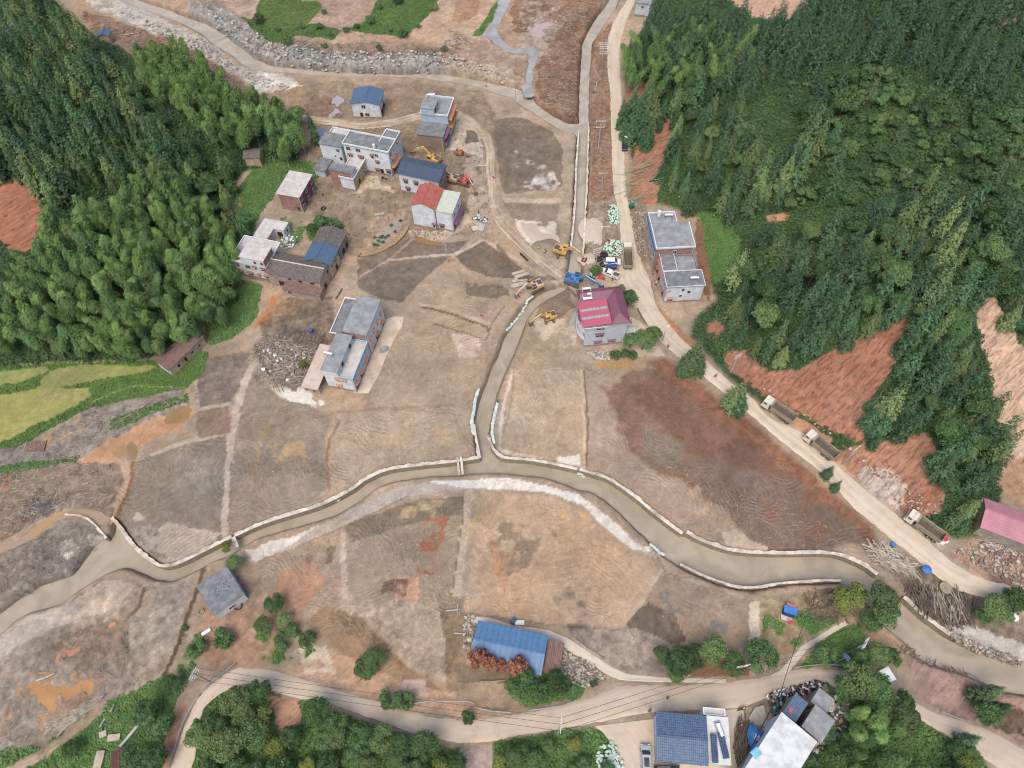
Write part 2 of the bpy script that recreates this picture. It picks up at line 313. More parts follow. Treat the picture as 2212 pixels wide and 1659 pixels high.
# ---- north side
paint([(230,-60),(1320,-60),(1262,95),(1250,270),(1150,225),(1000,170),(700,150),(540,120),(420,40)],(180,150,126),deb=.5)
paint([(1110,-30),(1310,-20),(1255,100),(1250,268),(1180,240),(1155,190),(1165,110),(1110,60)],(160,124,98),deb=.9)
paint([(1200,60),(1300,10),(1290,30),(1255,90),(1250,268),(1225,260),(1225,120)],(146,112,88),soft=3,fur=.4)
paint([(1130,0),(1200,0),(1220,40),(1170,120),(1110,110)],(175,150,130),frag=.45)
paint([(880,85),(960,-20),(1085,-20),(1070,30),(1040,75),(990,95)],(190,158,130),deb=.25)
paint([(985,-10),(1035,-10),(1030,38),(970,40)],(178,140,112),fur=1.0)
paint([(400,8),(480,12),(545,62),(600,98),(700,114),(820,116),(930,118),(1000,132),(985,162),(800,158),(640,146),(560,128),(500,88),(440,46)],(166,160,150),deb=1,up_=.9,soft=4)
paint([(540,75),(700,112),(820,118),(820,135),(640,130)],(140,140,134),frag=.5,deb=1)
paint([(940,120),(1100,145),(1140,185),(1060,175),(960,155)],(195,172,146),deb=.7,up_=.5)
paint([(150,-30),(250,-20),(320,22),(440,75),(520,145),(630,170),(660,200),(560,200),(490,150),(380,95),(280,50),(200,18)],(196,186,172),deb=.8)
paint([(170,20),(290,60),(400,100),(480,150),(560,210),(640,250),(560,250),(400,180),(215,85)],(158,128,102),deb=1)
paint([(250,70),(330,75),(420,110),(380,120)],(176,120,88),frag=.45)
paint([(540,160),(600,165),(650,185),(620,200),(570,195)],(222,212,198),frag=.42)
paint([(570,-10),(690,5),(695,20),(668,52),(600,62),(555,50),(556,20)],(108,126,62),fur=.0,grn=1,warp=4,big=3)
paint([(520,40),(556,50),(610,62),(680,52),(740,65),(722,84),(650,78),(600,92),(550,72)],(78,112,56),grn=1,warp=5,big=3)
paint([(748,64),(800,40),(815,-10),(952,-20),(940,18),(905,55),(870,82),(800,72)],(76,116,48),grn=1,warp=5,big=4)
paint([(820,30),(870,20),(850,50),(810,52)],(112,140,60),grn=1)
paint([(1040,70),(1078,20),(1088,-10),(1080,-10),(1062,25),(1020,74)],(120,140,70),grn=.7,warp=4)
paint([(600,85),(700,90),(900,95),(1000,110),(980,130),(800,115),(650,100)],(150,128,106),frag=.45,deb=1)
# ---- yard between river and houses
paint([(560,200),(700,180),(900,178),(1050,205),(1080,260),(1070,420),(1050,510),(900,520),(780,560),(700,520),(660,420),(640,300),(640,250)],(158,134,108),deb=.5)
paint([(660,215),(740,210),(740,250),(660,245)],(150,120,96),deb=.6)
paint([(740,260),(850,275),(920,255),(960,300),(900,330),(740,330),(700,300)],(150,126,100),fur=.5)
paint([(860,300),(1010,330),(1040,420),(1000,500),(880,500),(870,420)],(150,130,108),fur=.6)
paint([(1000,340),(1050,330),(1060,500),(1020,500)],(180,160,138),frag=.4,fur=.5)
paint([(975,240),(1010,250),(1040,300),(1045,340),(990,325),(960,325),(955,310)],(205,186,160),warp=3,big=2)
paint([(1008,275),(1030,280),(1035,305),(1005,305)],(130,116,98),warp=4)
paint([(770,330),(870,345),(880,410),(800,420),(770,400)],(165,142,116))
paint(Z(1,1040,1060,1230,1060,1290,1240,1450,1240,1520,1350,1040,1270,910,1380,830,1340,960,1180),(205,180,148),warp=3,big=2)
paint([(1000,455),(1050,480),(1058,500),(1000,520),(960,505)],(172,152,128))
paint([(970,465),(1010,462),(1022,480),(985,505),(955,520),(890,512),(880,500),(960,500)],(205,182,155),warp=5,big=3)
# field blocks
paint([(1068,262),(1110,255),(1150,262),(1195,285),(1214,312),(1217,405),(1150,412),(1090,418),(1076,360)],(132,114,96),warp=5,big=3,deb=.3)
paint([(1110,320),(1190,360),(1215,400),(1200,412),(1150,405),(1110,395)],(190,182,176),frag=.56,deb=.5)
paint([(1215,300),(1246,300),(1243,560),(1212,545),(1208,440),(1220,400)],(170,150,126),warp=4,big=2,fur=.3)
paint([(1085,425),(1212,430),(1212,440),(1090,435)],(196,172,146),warp=2,big=1)
paint([(1088,436),(1208,442),(1208,510),(1180,525),(1130,500),(1100,468)],(150,130,110),warp=4,big=2)
paint([(1110,475),(1200,478),(1208,535),(1165,545),(1120,500)],(205,192,176),frag=.38,warp=5,big=3)
paint([(770,560),(830,545),(890,512),(960,528),(1015,520),(985,552),(900,612),(870,655),(812,640),(775,625)],(130,114,98),warp=6,big=4,deb=.3)
paint([(810,470),(870,455),(878,480),(850,525),(800,540),(780,545),(790,500)],(172,146,120),frag=.35)
paint([(985,555),(1046,518),(1090,550),(1150,598),(1145,612),(1105,600),(1060,598),(1010,580)],(122,106,90),warp=4,big=2,deb=.3)
paint([(880,650),(900,625),(960,585),(1060,602),(1130,625),(1120,690),(1052,698),(960,668)],(164,142,118),warp=6,fur=.35)
paint([(1000,600),(1080,612),(1100,640),(1060,645),(1010,630)],(124,108,90),frag=.42,fur=.4)
paint([(872,662),(960,672),(1052,704),(1046,750),(1032,800),(1020,870),(990,885),(812,878),(840,800)],(172,148,122),warp=5,big=4,fur=.5)
paint([(980,720),(1040,730),(1040,770),(990,770)],(195,170,150),frag=.42)
paint([(905,660),(960,675),(1052,706),(1056,720),(1046,790),(1030,850),(1022,900)],(118,100,82),line_w=5,warp=3)
paint([(880,655),(960,665),(1058,700),(1066,712)],(178,156,130),line_w=6,warp=3)
paint([(1058,705),(1080,690),(1105,690),(1062,800),(1036,870),(1020,1000),(1000,990),(1015,900),(1040,800)],(165,144,120),warp=4,big=3,fur=.3)
paint([(735,905),(800,895),(1000,888),(1022,930),(1028,985),(900,1000),(830,1012),(735,1068),(705,1020),(712,960)],(170,147,122),warp=5,big=4,fur=.6)
paint([(820,940),(1000,920),(1000,985),(840,990)],(176,150,116),frag=.54)
paint([(540,800),(600,850),(680,880),(715,905),(704,950),(708,1060),(640,1108),(495,1152),(500,1000),(520,880)],(150,132,112),warp=5,big=5,fur=.6)
paint([(580,960),(660,960),(660,1010),(600,1020)],(176,146,104),frag=.45)
paint([(700,905),(720,890),(860,880),(980,875)],(162,134,106),line_w=6,warp=4)
paint([(733,908),(712,950),(706,1000),(712,1060)],(150,112,84),line_w=5,warp=4)
paint([(620,640),(720,640),(720,740),(640,800),(560,760),(560,700)],(148,128,106),deb=.9)
paint([(590,840),(640,835),(700,870),(690,885),(610,865)],(212,200,182),frag=.4,warp=4)
paint([(600,700),(700,720),(700,800),(640,850),(560,800),(545,750)],(140,122,104),deb=1)
# west
paint([(265,1012),(330,982),(490,938),(492,1000),(482,1160),(390,1222),(320,1192),(252,1122)],(143,127,110),warp=5,big=4,fur=.9)
paint([(280,1100),(400,1140),(480,1150),(400,1215),(330,1185)],(182,164,146),frag=.42,fur=1)
paint([(300,1110),(480,1165),(390,1222),(318,1190),(262,1130)],(176,158,140),frag=.5,fur=1)
paint([(545,790),(528,830),(512,880),(500,940),(495,1000),(490,1080),(486,1160)],(186,168,148),line_w=15,warp=4)
paint([(330,982),(400,955),(492,935)],(186,168,148),line_w=8,warp=4)
paint([(430,880),(495,876),(500,935),(430,945),(418,920)],(150,124,104),warp=4,big=3)
paint([(440,775),(540,765),(536,800),(500,872),(425,885),(420,820)],(144,126,110),warp=5,deb=.5)
paint([(422,800),(430,885),(500,872)],(182,166,148),line_w=7,warp=5)
paint([(170,985),(205,945),(330,892),(400,872),(418,890),(404,915),(330,950),(270,980),(240,1020),(180,1010)],(190,146,108),warp=6)
paint([(205,990),(260,965),(330,925),(400,905),(395,920),(300,962)],(190,136,98),frag=.46)
paint([(180,1010),(270,985),(290,1040),(262,1090),(250,1100),(200,1040)],(184,154,126),warp=6)
paint([(285,1000),(286,1030),(275,1070),(255,1110),(245,1125)],(140,104,76),line_w=8,warp=5)
paint([(-30,985),(160,880),(400,835),(410,870),(240,940),(160,1000),(-30,1020)],(162,150,138),deb=1)
paint([(60,960),(150,900),(200,900),(150,980)],(196,160,120),frag=.45)
paint([(-30,1015),(160,1000),(250,1000),(268,1040),(238,1112),(150,1100),(100,1122),(-30,1185)],(154,132,112),deb=1)
paint([(-30,1020),(20,1010),(30,1060),(-30,1080)],(184,132,102),frag=.42)
paint([(60,1080),(130,1080),(120,1110),(50,1130)],(112,104,98),frag=.48)
paint([(-30,1205),(60,1170),(150,1122),(200,1128),(235,1166),(190,1204),(160,1244),(60,1285),(-30,1340)],(158,144,130),deb=1)
paint([(128,1172),(150,1165),(168,1180),(150,1205),(130,1200)],(220,208,192),warp=4)
paint([(185,1150),(215,1150),(236,1168),(215,1180),(190,1170)],(216,204,188),warp=3,frag=.35)
paint([(-30,1395),(60,1330),(150,1300),(225,1242),(330,1250),(410,1255),(420,1290),(398,1380),(330,1500),(210,1570),(100,1620),(-30,1680)],(176,156,136),deb=.8)
paint([(60,1330),(160,1300),(225,1250),(300,1252),(250,1310),(150,1345),(0,1420),(-30,1400)],(190,172,152),deb=.4)
paint([(60,1400),(200,1350),(300,1330),(300,1420),(200,1460),(60,1440)],(150,128,108),frag=.44,deb=1)
paint([(0,1440),(120,1450),(230,1450),(200,1530),(100,1580),(0,1600)],(176,140,112),frag=.46,deb=.9)
paint([(280,1330),(400,1300),(390,1400),(340,1450),(280,1420)],(190,170,148),deb=.9)
paint([(440,1225),(420,1290),(385,1390),(345,1480),(300,1560)],(122,94,68),line_w=9,warp=3)
paint([(312,1270),(300,1310),(270,1342)],(140,110,86),line_w=7,warp=3)
# centre south
paint([(500,1200),(660,1152),(760,1100),(860,1052),(950,1040),(1100,1030),(1250,1066),(1340,1136),(1400,1186),(1432,1205),(1385,1196),(1320,1152),(1260,1092),(1180,1062),(1000,1056),(880,1072),(780,1122),(640,1182),(545,1210)],(178,164,150),warp=3,big=3)
paint([(930,1040),(1100,1030),(1250,1066),(1340,1136),(1395,1190),(1360,1185),(1320,1152),(1260,1092),(1180,1062),(1000,1052)],(218,210,200),warp=4,big=3)
paint([(525,1185),(640,1155),(690,1140),(600,1190),(550,1205)],(214,204,192),frag=.35)
paint([(740,1140),(880,1080),(1002,1062),(990,1180),(975,1300),(840,1310),(730,1265)],(160,138,116),warp=4,big=4,fur=.8)
paint([(740,1140),(880,1085),(1000,1070),(998,1110),(860,1140),(760,1170)],(130,114,94),warp=4,fur=.8)
paint([(880,1090),(960,1080),(940,1120),(860,1120)],(178,152,112),frag=.52)
paint([(922,1122),(968,1114),(962,1165),(930,1200),(948,1240),(905,1246),(905,1185)],(164,106,76),frag=.40,warp=8)
paint([(560,1205),(640,1182),(732,1150),(742,1260),(720,1310),(640,1320),(560,1290),(535,1240)],(166,142,120),warp=5,fur=.6)
paint([(600,1235),(670,1205),(700,1260),(650,1320),(590,1300)],(182,136,108),frag=.35,warp=8)
paint([(640,1200),(720,1180),(720,1220),(660,1215)],(128,108,90),frag=.4,fur=.8)
paint([(840,1250),(900,1250),(900,1300),(850,1295)],(200,150,120),frag=.36)
paint([(840,1250),(880,1258),(870,1285),(810,1275)],(120,92,82),frag=.48)
paint([(740,1155),(745,1290)],(186,168,148),line_w=12,warp=3)
paint([(1012,1065),(1005,1130),(992,1220),(978,1320)],(186,164,138),line_w=20,warp=3,fur=.5)
paint([(1045,1062),(1040,1085),(1022,1130),(1012,1170)],(176,154,112),line_w=6,warp=3)
paint([(1002,1060),(998,1130),(984,1220),(972,1320)],(130,110,88),line_w=3,warp=2)
paint([(1045,1062),(1200,1072),(1300,1135),(1395,1205),(1425,1235),(1345,1350),(1200,1352),(1000,1322),(1018,1200)],(184,154,126),warp=5,big=5,fur=.45)
paint([(1080,1120),(1200,1130),(1200,1200),(1090,1240),(1050,1180)],(140,120,98),frag=.5,fur=.6)
paint([(1160,1080),(1260,1100),(1300,1180),(1200,1150)],(200,158,104),frag=.52)
paint([(1055,1170),(1100,1190),(1090,1300),(1020,1300)],(184,138,106),frag=.55)
paint([(1180,1270),(1300,1260),(1330,1330),(1200,1320)],(126,112,96),frag=.48,fur=.5)
paint([(1350,1160),(1410,1200),(1430,1205),(1405,1185)],(214,204,192),frag=.35)
paint([(1425,1232),(1500,1258),(1640,1300),(1622,1400),(1500,1425),(1345,1385),(1350,1340)],(156,132,110),warp=5,big=4,fur=.55)
paint([(1350,1330),(1400,1298),(1460,1325),(1490,1380),(1420,1395),(1345,1370)],(116,100,84),warp=5,deb=.4)
paint([(1400,1255),(1470,1262),(1500,1330),(1440,1320)],(126,116,106),frag=.56)
paint([(1540,1340),(1620,1340),(1610,1400),(1520,1390)],(122,116,112),frag=.6)
paint([(1425,1235),(1385,1300),(1345,1350)],(182,160,134),line_w=10,warp=3)
paint([(760,1300),(860,1290),(960,1320),(990,1400),(960,1470),(860,1440),(780,1400),(700,1330)],(188,166,142),deb=.7,fur=.5)
paint([(700,1310),(780,1330),(860,1420),(960,1500),(860,1500),(740,1420),(660,1350)],(158,128,100),fur=.9,warp=8)
paint([(940,1280),(1000,1290),(1010,1480),(960,1500),(960,1400)],(152,126,100),warp=4,fur=.4)
paint([(450,1300),(540,1280),(640,1310),(660,1350),(560,1440),(450,1450),(420,1400)],(184,146,118),warp=8,deb=.4)
paint([(500,1230),(560,1230),(590,1300),(560,1330),(500,1300)],(176,148,122),deb=.5)
paint([(600,1440),(740,1415),(880,1480),(980,1500),(1060,1520),(1020,1552),(900,1530),(760,1496),(610,1450)],(196,158,128),ril=.4)
paint([(640,1400),(700,1400),(720,1460),(660,1460)],(214,192,166),frag=.4)
paint([(860,1470),(915,1465),(920,1500),(880,1510)],(196,168,152),warp=4)
paint([(980,1430),(1110,1452),(1100,1475),(980,1470)],(132,116,94),warp=3)
paint([(1190,1345),(1350,1350),(1450,1385),(1480,1450),(1340,1455),(1280,1400)],(172,154,136),deb=.8)
paint([(1480,1440),(1560,1425),(1620,1435),(1620,1462),(1500,1462)],(140,104,72),warp=3)
paint([(1620,1300),(1660,1300),(1665,1340),(1640,1400),(1615,1400)],(206,186,158),warp=4,big=3)
paint([(1640,1290),(1740,1280),(1870,1290),(1900,1350),(1860,1400),(1740,1390),(1660,1430),(1640,1400)],(172,148,116),deb=.5)
paint([(1640,1405),(1650,1330),(1680,1310),(1760,1330),(1820,1340),(1760,1370),(1700,1420),(1660,1450)],(84,122,56),frag=.44,grn=1)
paint([(1730,1440),(1800,1365),(1850,1350),(1885,1400),(1870,1440),(1800,1446)],(82,120,54),frag=.34,grn=1)
paint([(1870,1350),(1960,1370),(1975,1430),(1900,1430)],(176,146,116),warp=5)
# east
paint([(1108,760),(1150,700),(1225,640),(1248,700),(1250,760),(1300,772),(1420,765),(1400,800),(1250,800),(1110,800)],(172,148,120),warp=6,fur=.3)
paint([(1170,640),(1235,625),(1245,660),(1190,700),(1150,700)],(140,118,94),fur=.7)
paint([(1255,780),(1320,770),(1420,775),(1400,805),(1300,810)],(178,138,92),frag=.4)
paint([(1150,690),(1250,690),(1250,760),(1180,760)],(198,176,150),frag=.46)
paint([(1112,800),(1252,800),(1268,1010),(1180,1000),(1082,975),(1088,900)],(180,156,130),warp=4,big=3,fur=.5)
paint([(1190,985),(1255,985),(1262,1010),(1200,1000)],(222,214,200),frag=.38)
paint([(1252,790),(1380,800),(1440,785),(1560,870),(1660,950),(1760,1060),(1880,1160),(1892,1190),(1800,1197),(1660,1200),(1540,1182),(1470,1150),(1380,1082),(1310,1032),(1268,1010)],(168,144,122),warp=4,big=4,fur=.6)
paint([(1300,840),(1380,800),(1440,780),(1560,870),(1660,955),(1760,1050),(1700,1100),(1560,1090),(1430,1020),(1340,940)],(138,106,86),warp=16,big=14,soft=1,frag=.30)
paint([(1375,850),(1430,800),(1500,820),(1560,880),(1650,965),(1712,1040),(1664,1060),(1560,1030),(1440,935)],(128,94,76),warp=18,big=18,fur=.3,soft=1)
paint([(1530,990),(1640,1020),(1720,1040),(1810,1105),(1884,1172),(1800,1192),(1660,1192),(1600,1130),(1540,1080),(1450,990)],(132,108,92),warp=14,big=10,fur=1,soft=1)
paint([(1660,1030),(1760,1070),(1860,1150),(1780,1170),(1660,1120)],(134,98,78),warp=14,big=10,frag=.42,soft=1)
paint([(1390,920),(1480,960),(1460,1010),(1390,1000)],(138,122,104),warp=6,fur=.8,soft=3)
paint([(1640,960),(1760,1040),(1880,1150),(1800,1140),(1700,1080)],(142,94,70),frag=.5,fur=1)
paint([(1380,1030),(1500,1050),(1600,1120),(1520,1150),(1440,1120)],(178,148,128),frag=.48,fur=.5)
paint([(1560,1150),(1592,1143),(1660,1182),(1662,1200),(1570,1178)],(196,172,148),warp=3)
paint([(1262,800),(1270,900),(1268,1010)],(120,104,84),line_w=4,warp=3)
paint([(1256,800),(1262,900),(1262,1000)],(196,170,140),line_w=7,warp=3)
paint([(1400,780),(1440,770),(1530,840),(1620,905),(1760,1030),(1890,1150),(1900,1185),(1880,1170),(1740,1050),(1600,935),(1520,880)],(146,100,76),warp=6,big=3,soft=3,deb=.4)
paint([(1275,90),(1320,40),(1322,300),(1326,440),(1275,440)],(166,126,98),deb=.8,warp=4)
paint([(1270,440),(1330,430),(1340,520),(1335,580),(1300,600),(1258,600),(1262,520)],(172,146,120),deb=.8)
paint(Z(12,190,100,400,20,480,100,460,420,300,480,190,500,160,350),(206,192,176),warp=3,big=2)
paint(Z(12,150,740,300,715,380,780,380,900,260,940,140,900),(200,182,160),warp=3,big=2)
paint([(1355,415),(1400,435),(1395,520),(1400,580),(1420,640),(1425,670),(1400,640),(1372,560)],(168,142,116),deb=.7)
paint([(1290,600),(1340,580),(1400,600),(1420,660),(1400,690),(1340,630),(1290,620)],(196,170,136),warp=3)
paint([(1345,680),(1400,720),(1440,770),(1380,770),(1365,740)],(200,178,148),warp=4)
paint([(1420,650),(1460,700),(1540,790),(1500,760),(1430,690)],(172,122,86),warp=4)
paint([(1885,1205),(1950,1195),(2020,1240),(2212,1335),(2300,1360),(2300,1470),(2212,1425),(2050,1385),(1960,1300)],(160,138,116),deb=1)
paint([(2030,1352),(2100,1352),(2212,1395),(2300,1430),(2300,1460),(2212,1432),(2130,1415)],(210,200,186),warp=6,deb=.5)
paint([(1960,1430),(2100,1462),(2212,1512),(2300,1550),(2300,1640),(2212,1600),(2090,1550),(1985,1505)],(176,140,122),ril=.6,warp=5)
paint([(2110,1530),(2212,1530),(2212,1590),(2150,1570)],(126,104,84),frag=.4,deb=1)
for pl_,c_,w_ in (([(1108,800),(1086,880),(1080,970),(1190,1000),(1262,1012)],(206,192,174),7),([(880,1070),(780,1122),(640,1182)],(140,122,102),4),([(1110,790),(1105,860),(1090,930)],(150,130,108),5),
  ([(940,700),(1050,735),(1060,700),(1090,660)],(126,108,90),4),([(820,880),(980,895),(1020,990)],(146,126,106),4),([(705,900),(560,880),(520,900)],(142,124,106),4),([(500,1000),(495,1150)],(130,114,98),3),
  ([(780,600),(840,560),(900,512)],(176,152,126),5),([(1400,1170),(1440,1240),(1520,1250),(1660,1290)],(136,116,96),4),([(980,1320),(1200,1352),(1340,1360)],(140,120,98),4),([(610,860),(560,960),(540,1060)],(168,140,104),5),
  ([(840,560),(980,552),(1046,516),(1100,552),(1216,618)],(196,176,154),5),([(1216,618),(1250,640),(1330,700)],(120,100,80),6),([(1075,530),(1130,600),(1200,600)],(124,106,86),9),([(1155,640),(1110,700),(1080,790),(1060,900)],(128,108,88),6)):
    paint(pl_,c_,line_w=w_,warp=4,op=.8)
# landslide scars
paint([(1565,770),(1620,760),(1660,800),(1720,800),(1880,715),(1958,675),(1958,720),(1935,780),(1890,850),(1870,905),(1870,965),(1800,935),(1700,885),(1640,850),(1590,810)],(160,108,84),ril=1,warp=4,big=3)
paint([(1700,800),(1860,760),(1870,860),(1860,930),(1780,900)],(156,110,88),frag=.45,ril=1)
paint([(1780,985),(1850,965),(1900,955),(2005,935),(2040,1000),(2048,1050),(2030,1110),(1960,1115),(1880,1060),(1820,1005)],(168,120,96),ril=1,warp=4,big=3)
paint([(1930,1040),(2040,1010),(2045,1060),(2000,1100),(1950,1090)],(158,104,76),frag=.34,ril=.8)
paint([(1870,1010),(1930,1020),(1960,1050),(1945,1105),(1880,1065),(1850,1030)],(196,176,162),frag=.38,deb=.6)
paint([(1650,870),(1720,900),(1800,955),(1790,975),(1700,915),(1640,870)],(190,140,112),deb=.6)
paint([(2105,640),(2150,640),(2180,700),(2230,760),(2300,760),(2300,1010),(2195,1000),(2160,930),(2140,830),(2118,740)],(202,166,138),ril=1,warp=5,big=3)
paint([(2150,850),(2212,870),(2220,980),(2180,960)],(204,186,168),frag=.46,ril=.6)
paint([(2130,990),(2212,980),(2300,1000),(2300,1100),(2200,1090),(2150,1050)],(190,150,120),deb=.5)
paint([(2080,1170),(2200,1190),(2300,1230),(2300,1290),(2160,1265),(2050,1200)],(186,148,122),deb=.8)
paint([(1372,300),(1400,270),(1452,252),(1462,275),(1440,340),(1418,380),(1380,420),(1360,420),(1368,360)],(158,110,86),ril=.9,warp=4,big=3)
paint([(1350,160),(1390,145),(1430,150),(1440,190),(1400,215),(1355,225)],(160,108,82),ril=.6)
paint([(1360,370),(1385,380),(1420,400),(1420,440),(1370,430)],(176,120,90),ril=.5)
paint([(1500,470),(1520,480),(1528,540),(1535,600),(1530,660),(1512,600),(1505,540)],(144,104,80),warp=6,ril=.4)
paint([(1520,700),(1545,690),(1565,712),(1545,732),(1522,722)],(158,108,82),warp=4)
paint([(1560,760),(1620,755),(1650,800),(1600,810),(1570,790)],(160,112,88),warp=6,ril=.5)
paint([(1570,0),(1640,-30),(1740,-30),(1745,15),(1700,45),(1620,40)],(200,158,132),ril=.3)
paint([(2090,40),(2130,20),(2212,0),(2300,-10),(2300,80),(2212,68),(2160,62)],(190,146,118),ril=.5)
paint([(-60,365),(20,380),(60,400),(95,440),(85,480),(70,530),(40,560),(0,520),(-60,500)],(160,104,78),ril=.8,warp=5)
paint([(515,425),(550,418),(560,440),(548,475),(520,482),(510,455)],(196,148,108),fur=1,warp=4,big=2,grn=0)
paint([(1655,470),(1690,462),(1706,470),(1690,486),(1660,486)],(196,140,104),warp=4,grn=0)
# grass, crops and rice
paint([(1500,452),(1560,470),(1600,520),(1592,585),(1545,615),(1528,560),(1520,500)],(80,122,54),grn=1,warp=4)
paint([(1440,440),(1500,455),(1470,450)],(84,120,56),grn=1)
paint([(455,610),(500,600),(560,620),(552,690),(500,735),(455,750),(440,700)],(78,116,54),grn=1,warp=4)
paint([(555,350),(640,345),(690,350),(680,420),(620,370),(590,420),(560,460),(545,500),(520,500),(500,430)],(84,124,54),grn=1,warp=5,frag=.3)
paint([(660,500),(690,465),(725,470),(745,490),(700,520),(670,520)],(80,122,50),grn=1,warp=3)
paint([(600,470),(640,470),(660,490),(640,530),(600,520)],(110,130,74),grn=.8,frag=.4)
paint([(575,650),(620,640),(640,680),(590,690)],(180,144,108),frag=.3)
paint([(586,640),(560,690),(545,715),(580,700),(600,650)],(192,130,88),frag=.3)
paint([(-60,792),(100,788),(330,778),(380,760),(450,760),(440,800),(400,838),(300,858),(200,880),(110,925),(50,960),(-60,985)],(86,122,44),grn=1,warp=3,big=3)
paint([(-60,806),(60,798),(100,792),(108,805),(40,828),(-60,838)],(138,140,80),grn=1,warp=3,big=2)
paint([(115,800),(180,786),(250,790),(338,790),(320,804),(250,815),(140,835),(80,840),(95,815)],(138,140,80),grn=1,warp=3,big=2)
paint([(-60,862),(30,848),(110,836),(190,840),(200,852),(160,880),(80,920),(20,950),(-60,970)],(150,146,80),grn=1,warp=3,big=2)
paint([(90,850),(200,868),(280,835),(400,838)],(150,146,110),line_w=3,warp=2)
paint([(240,905),(300,880),(400,848),(405,865),(330,890),(280,912),(235,930)],(84,124,54),grn=1,warp=5,frag=.3)
paint([(-20,1012),(60,1000),(130,1000),(170,985),(165,1000),(80,1016),(-20,1030)],(92,122,60),grn=1,warp=4,frag=.35)
paint([(20,955),(60,935),(62,950),(25,965)],(88,124,56),grn=1)
paint([(-60,1640),(60,1615),(140,1575),(215,1525),(330,1470),(375,1470),(370,1560),(350,1700),(-60,1760)],(86,122,56),grn=1,warp=6,frag=.28)
paint([(-20,1690),(90,1630),(170,1570),(215,1530)],(172,148,122),line_w=22,warp=4)
paint([(380,1440),(420,1370),(440,1390),(400,1470),(370,1520)],(110,124,84),grn=.8,frag=.35)
paint([(340,1620),(372,1560),(392,1510),(400,1520),(372,1620),(362,1700),(340,1700)],(190,140,112),warp=3)
paint([(560,1375),(640,1350),(690,1400),(620,1440),(560,1430)],(88,120,56),grn=1,frag=.5)
paint([(412,1560),(430,1500),(560,1484),(660,1525),(780,1560),(930,1605),(990,1625),(990,1800),(412,1800)],(66,92,46),grn=1,warp=4,big=3)
paint([(575,1500),(640,1515),(655,1560),(620,1600),(590,1570)],(192,142,112),warp=5,ril=.6,grn=0)
paint([(985,1625),(1060,1610),(1070,1700),(980,1720)],(182,160,148),warp=5,grn=0,deb=.5)
paint([(1060,1605),(1200,1582),(1300,1575),(1325,1620),(1340,1720),(1060,1760)],(72,108,48),grn=1,warp=4)
paint([(1100,1455),(1190,1450),(1260,1480),(1250,1510),(1140,1530),(1095,1500)],(92,116,60),grn=1,frag=.3,warp=5)
paint([(1760,1520),(1800,1490),(1900,1515),(1975,1550),(2110,1630),(2160,1700),(2160,1800),(1740,1800)],(60,86,46),grn=1,warp=4)
paint([(1200,1405),(1290,1400),(1330,1450),(1260,1470),(1210,1440)],(176,158,136),deb=.9)
paint([(1795,1550),(1830,1540),(1835,1570),(1800,1575)],(150,110,84),grn=0,frag=.3)
# clearings on the right hill
paint([(1620,200),(1700,130),(1900,150),(2120,300),(2100,400),(1850,430),(1650,380)],(62,88,50),grn=1,warp=10,frag=.36)
paint([(1900,160),(2100,180),(2100,280),(1950,300)],(84,98,60),grn=1,frag=.5)
paint([(2050,330),(2212,300),(2212,440),(2080,430)],(86,92,58),grn=1,frag=.5)
# fine colour variation
mot=np.clip((fbm(X,Y,6,5,201)-.5)*5,-1,1)*(1-GRN); C*=(1+DEB*(1-GRN)*((fbB-.5)*.5+(fbD-.5)*.6))[...,None]; C*=(1-.07*(1-GRN))[...,None]; C*=(1+(fbA-.5)*.34+(fbB-.5)*.34+(fbD-.5)*.26+(fbC-.5)*.16+.09*mot)[...,None]
C[...,1]*=1+.008*(1-GRN); C[...,0]*=1+(fbm(X,Y,14,3,77)-.5)*.16*(1-GRN); C[...,2]*=1-(fbm(X,Y,14,3,77)-.5)*.18
# ------------------------------------------------------------------ roads
R1L=[(1362,-20),(1356,0),(1326,42),(1311,87),(1311,140),(1318,195),(1320,275),(1321,350),(1326,415),(1336,465),(1341,515),(1343,555),(1341,577),(1330,600),(1338,622),(1356,640),(1376,667),(1393,695),(1418,725),(1441,752),(1468,775),(1518,810),(1536,827),(1570,855),(1616,889),(1659,930),(1709,969),(1779,1024),(1821,1074),(1871,1119),(1921,1162),(1979,1207),(2009,1234),(2059,1270),(2121,1292),(2212,1319),(2300,1345)]
R1R=[(1382,-20),(1373,0),(1351,50),(1338,100),(1340,150),(1343,200),(1348,287),(1350,362),(1352,415),(1363,452),(1371,515),(1376,540),(1381,555),(1394,580),(1406,600),(1413,640),(1423,667),(1440,690),(1456,710),(1468,726),(1483,742),(1531,782),(1576,822),(1600,840),(1631,862),(1659,899),(1709,922),(1741,936),(1799,992),(1834,1027),(1884,1067),(1946,1117),(2009,1172),(2039,1199),(2084,1232),(2120,1248),(2169,1262),(2212,1270),(2300,1290)]
R2T=[(340,1760),(355,1700),(370,1659),(380,1619),(400,1562),(420,1517),(450,1484),(475,1464),(510,1440),(532,1443),(570,1443),(608,1452),(660,1467),(708,1484),(760,1499),(810,1514),(865,1529),(915,1544),(965,1553),(1028,1555),(1068,1549),(1106,1543),(1156,1535),(1231,1517),(1301,1497),(1343,1480),(1381,1478),(1450,1480),(1518,1478),(1568,1474),(1620,1466),(1659,1461),(1709,1447),(1771,1442),(1819,1449),(1870,1470),(1930,1500),(1979,1517),(2021,1539),(2094,1559),(2159,1587),(2212,1619),(2300,1670)]
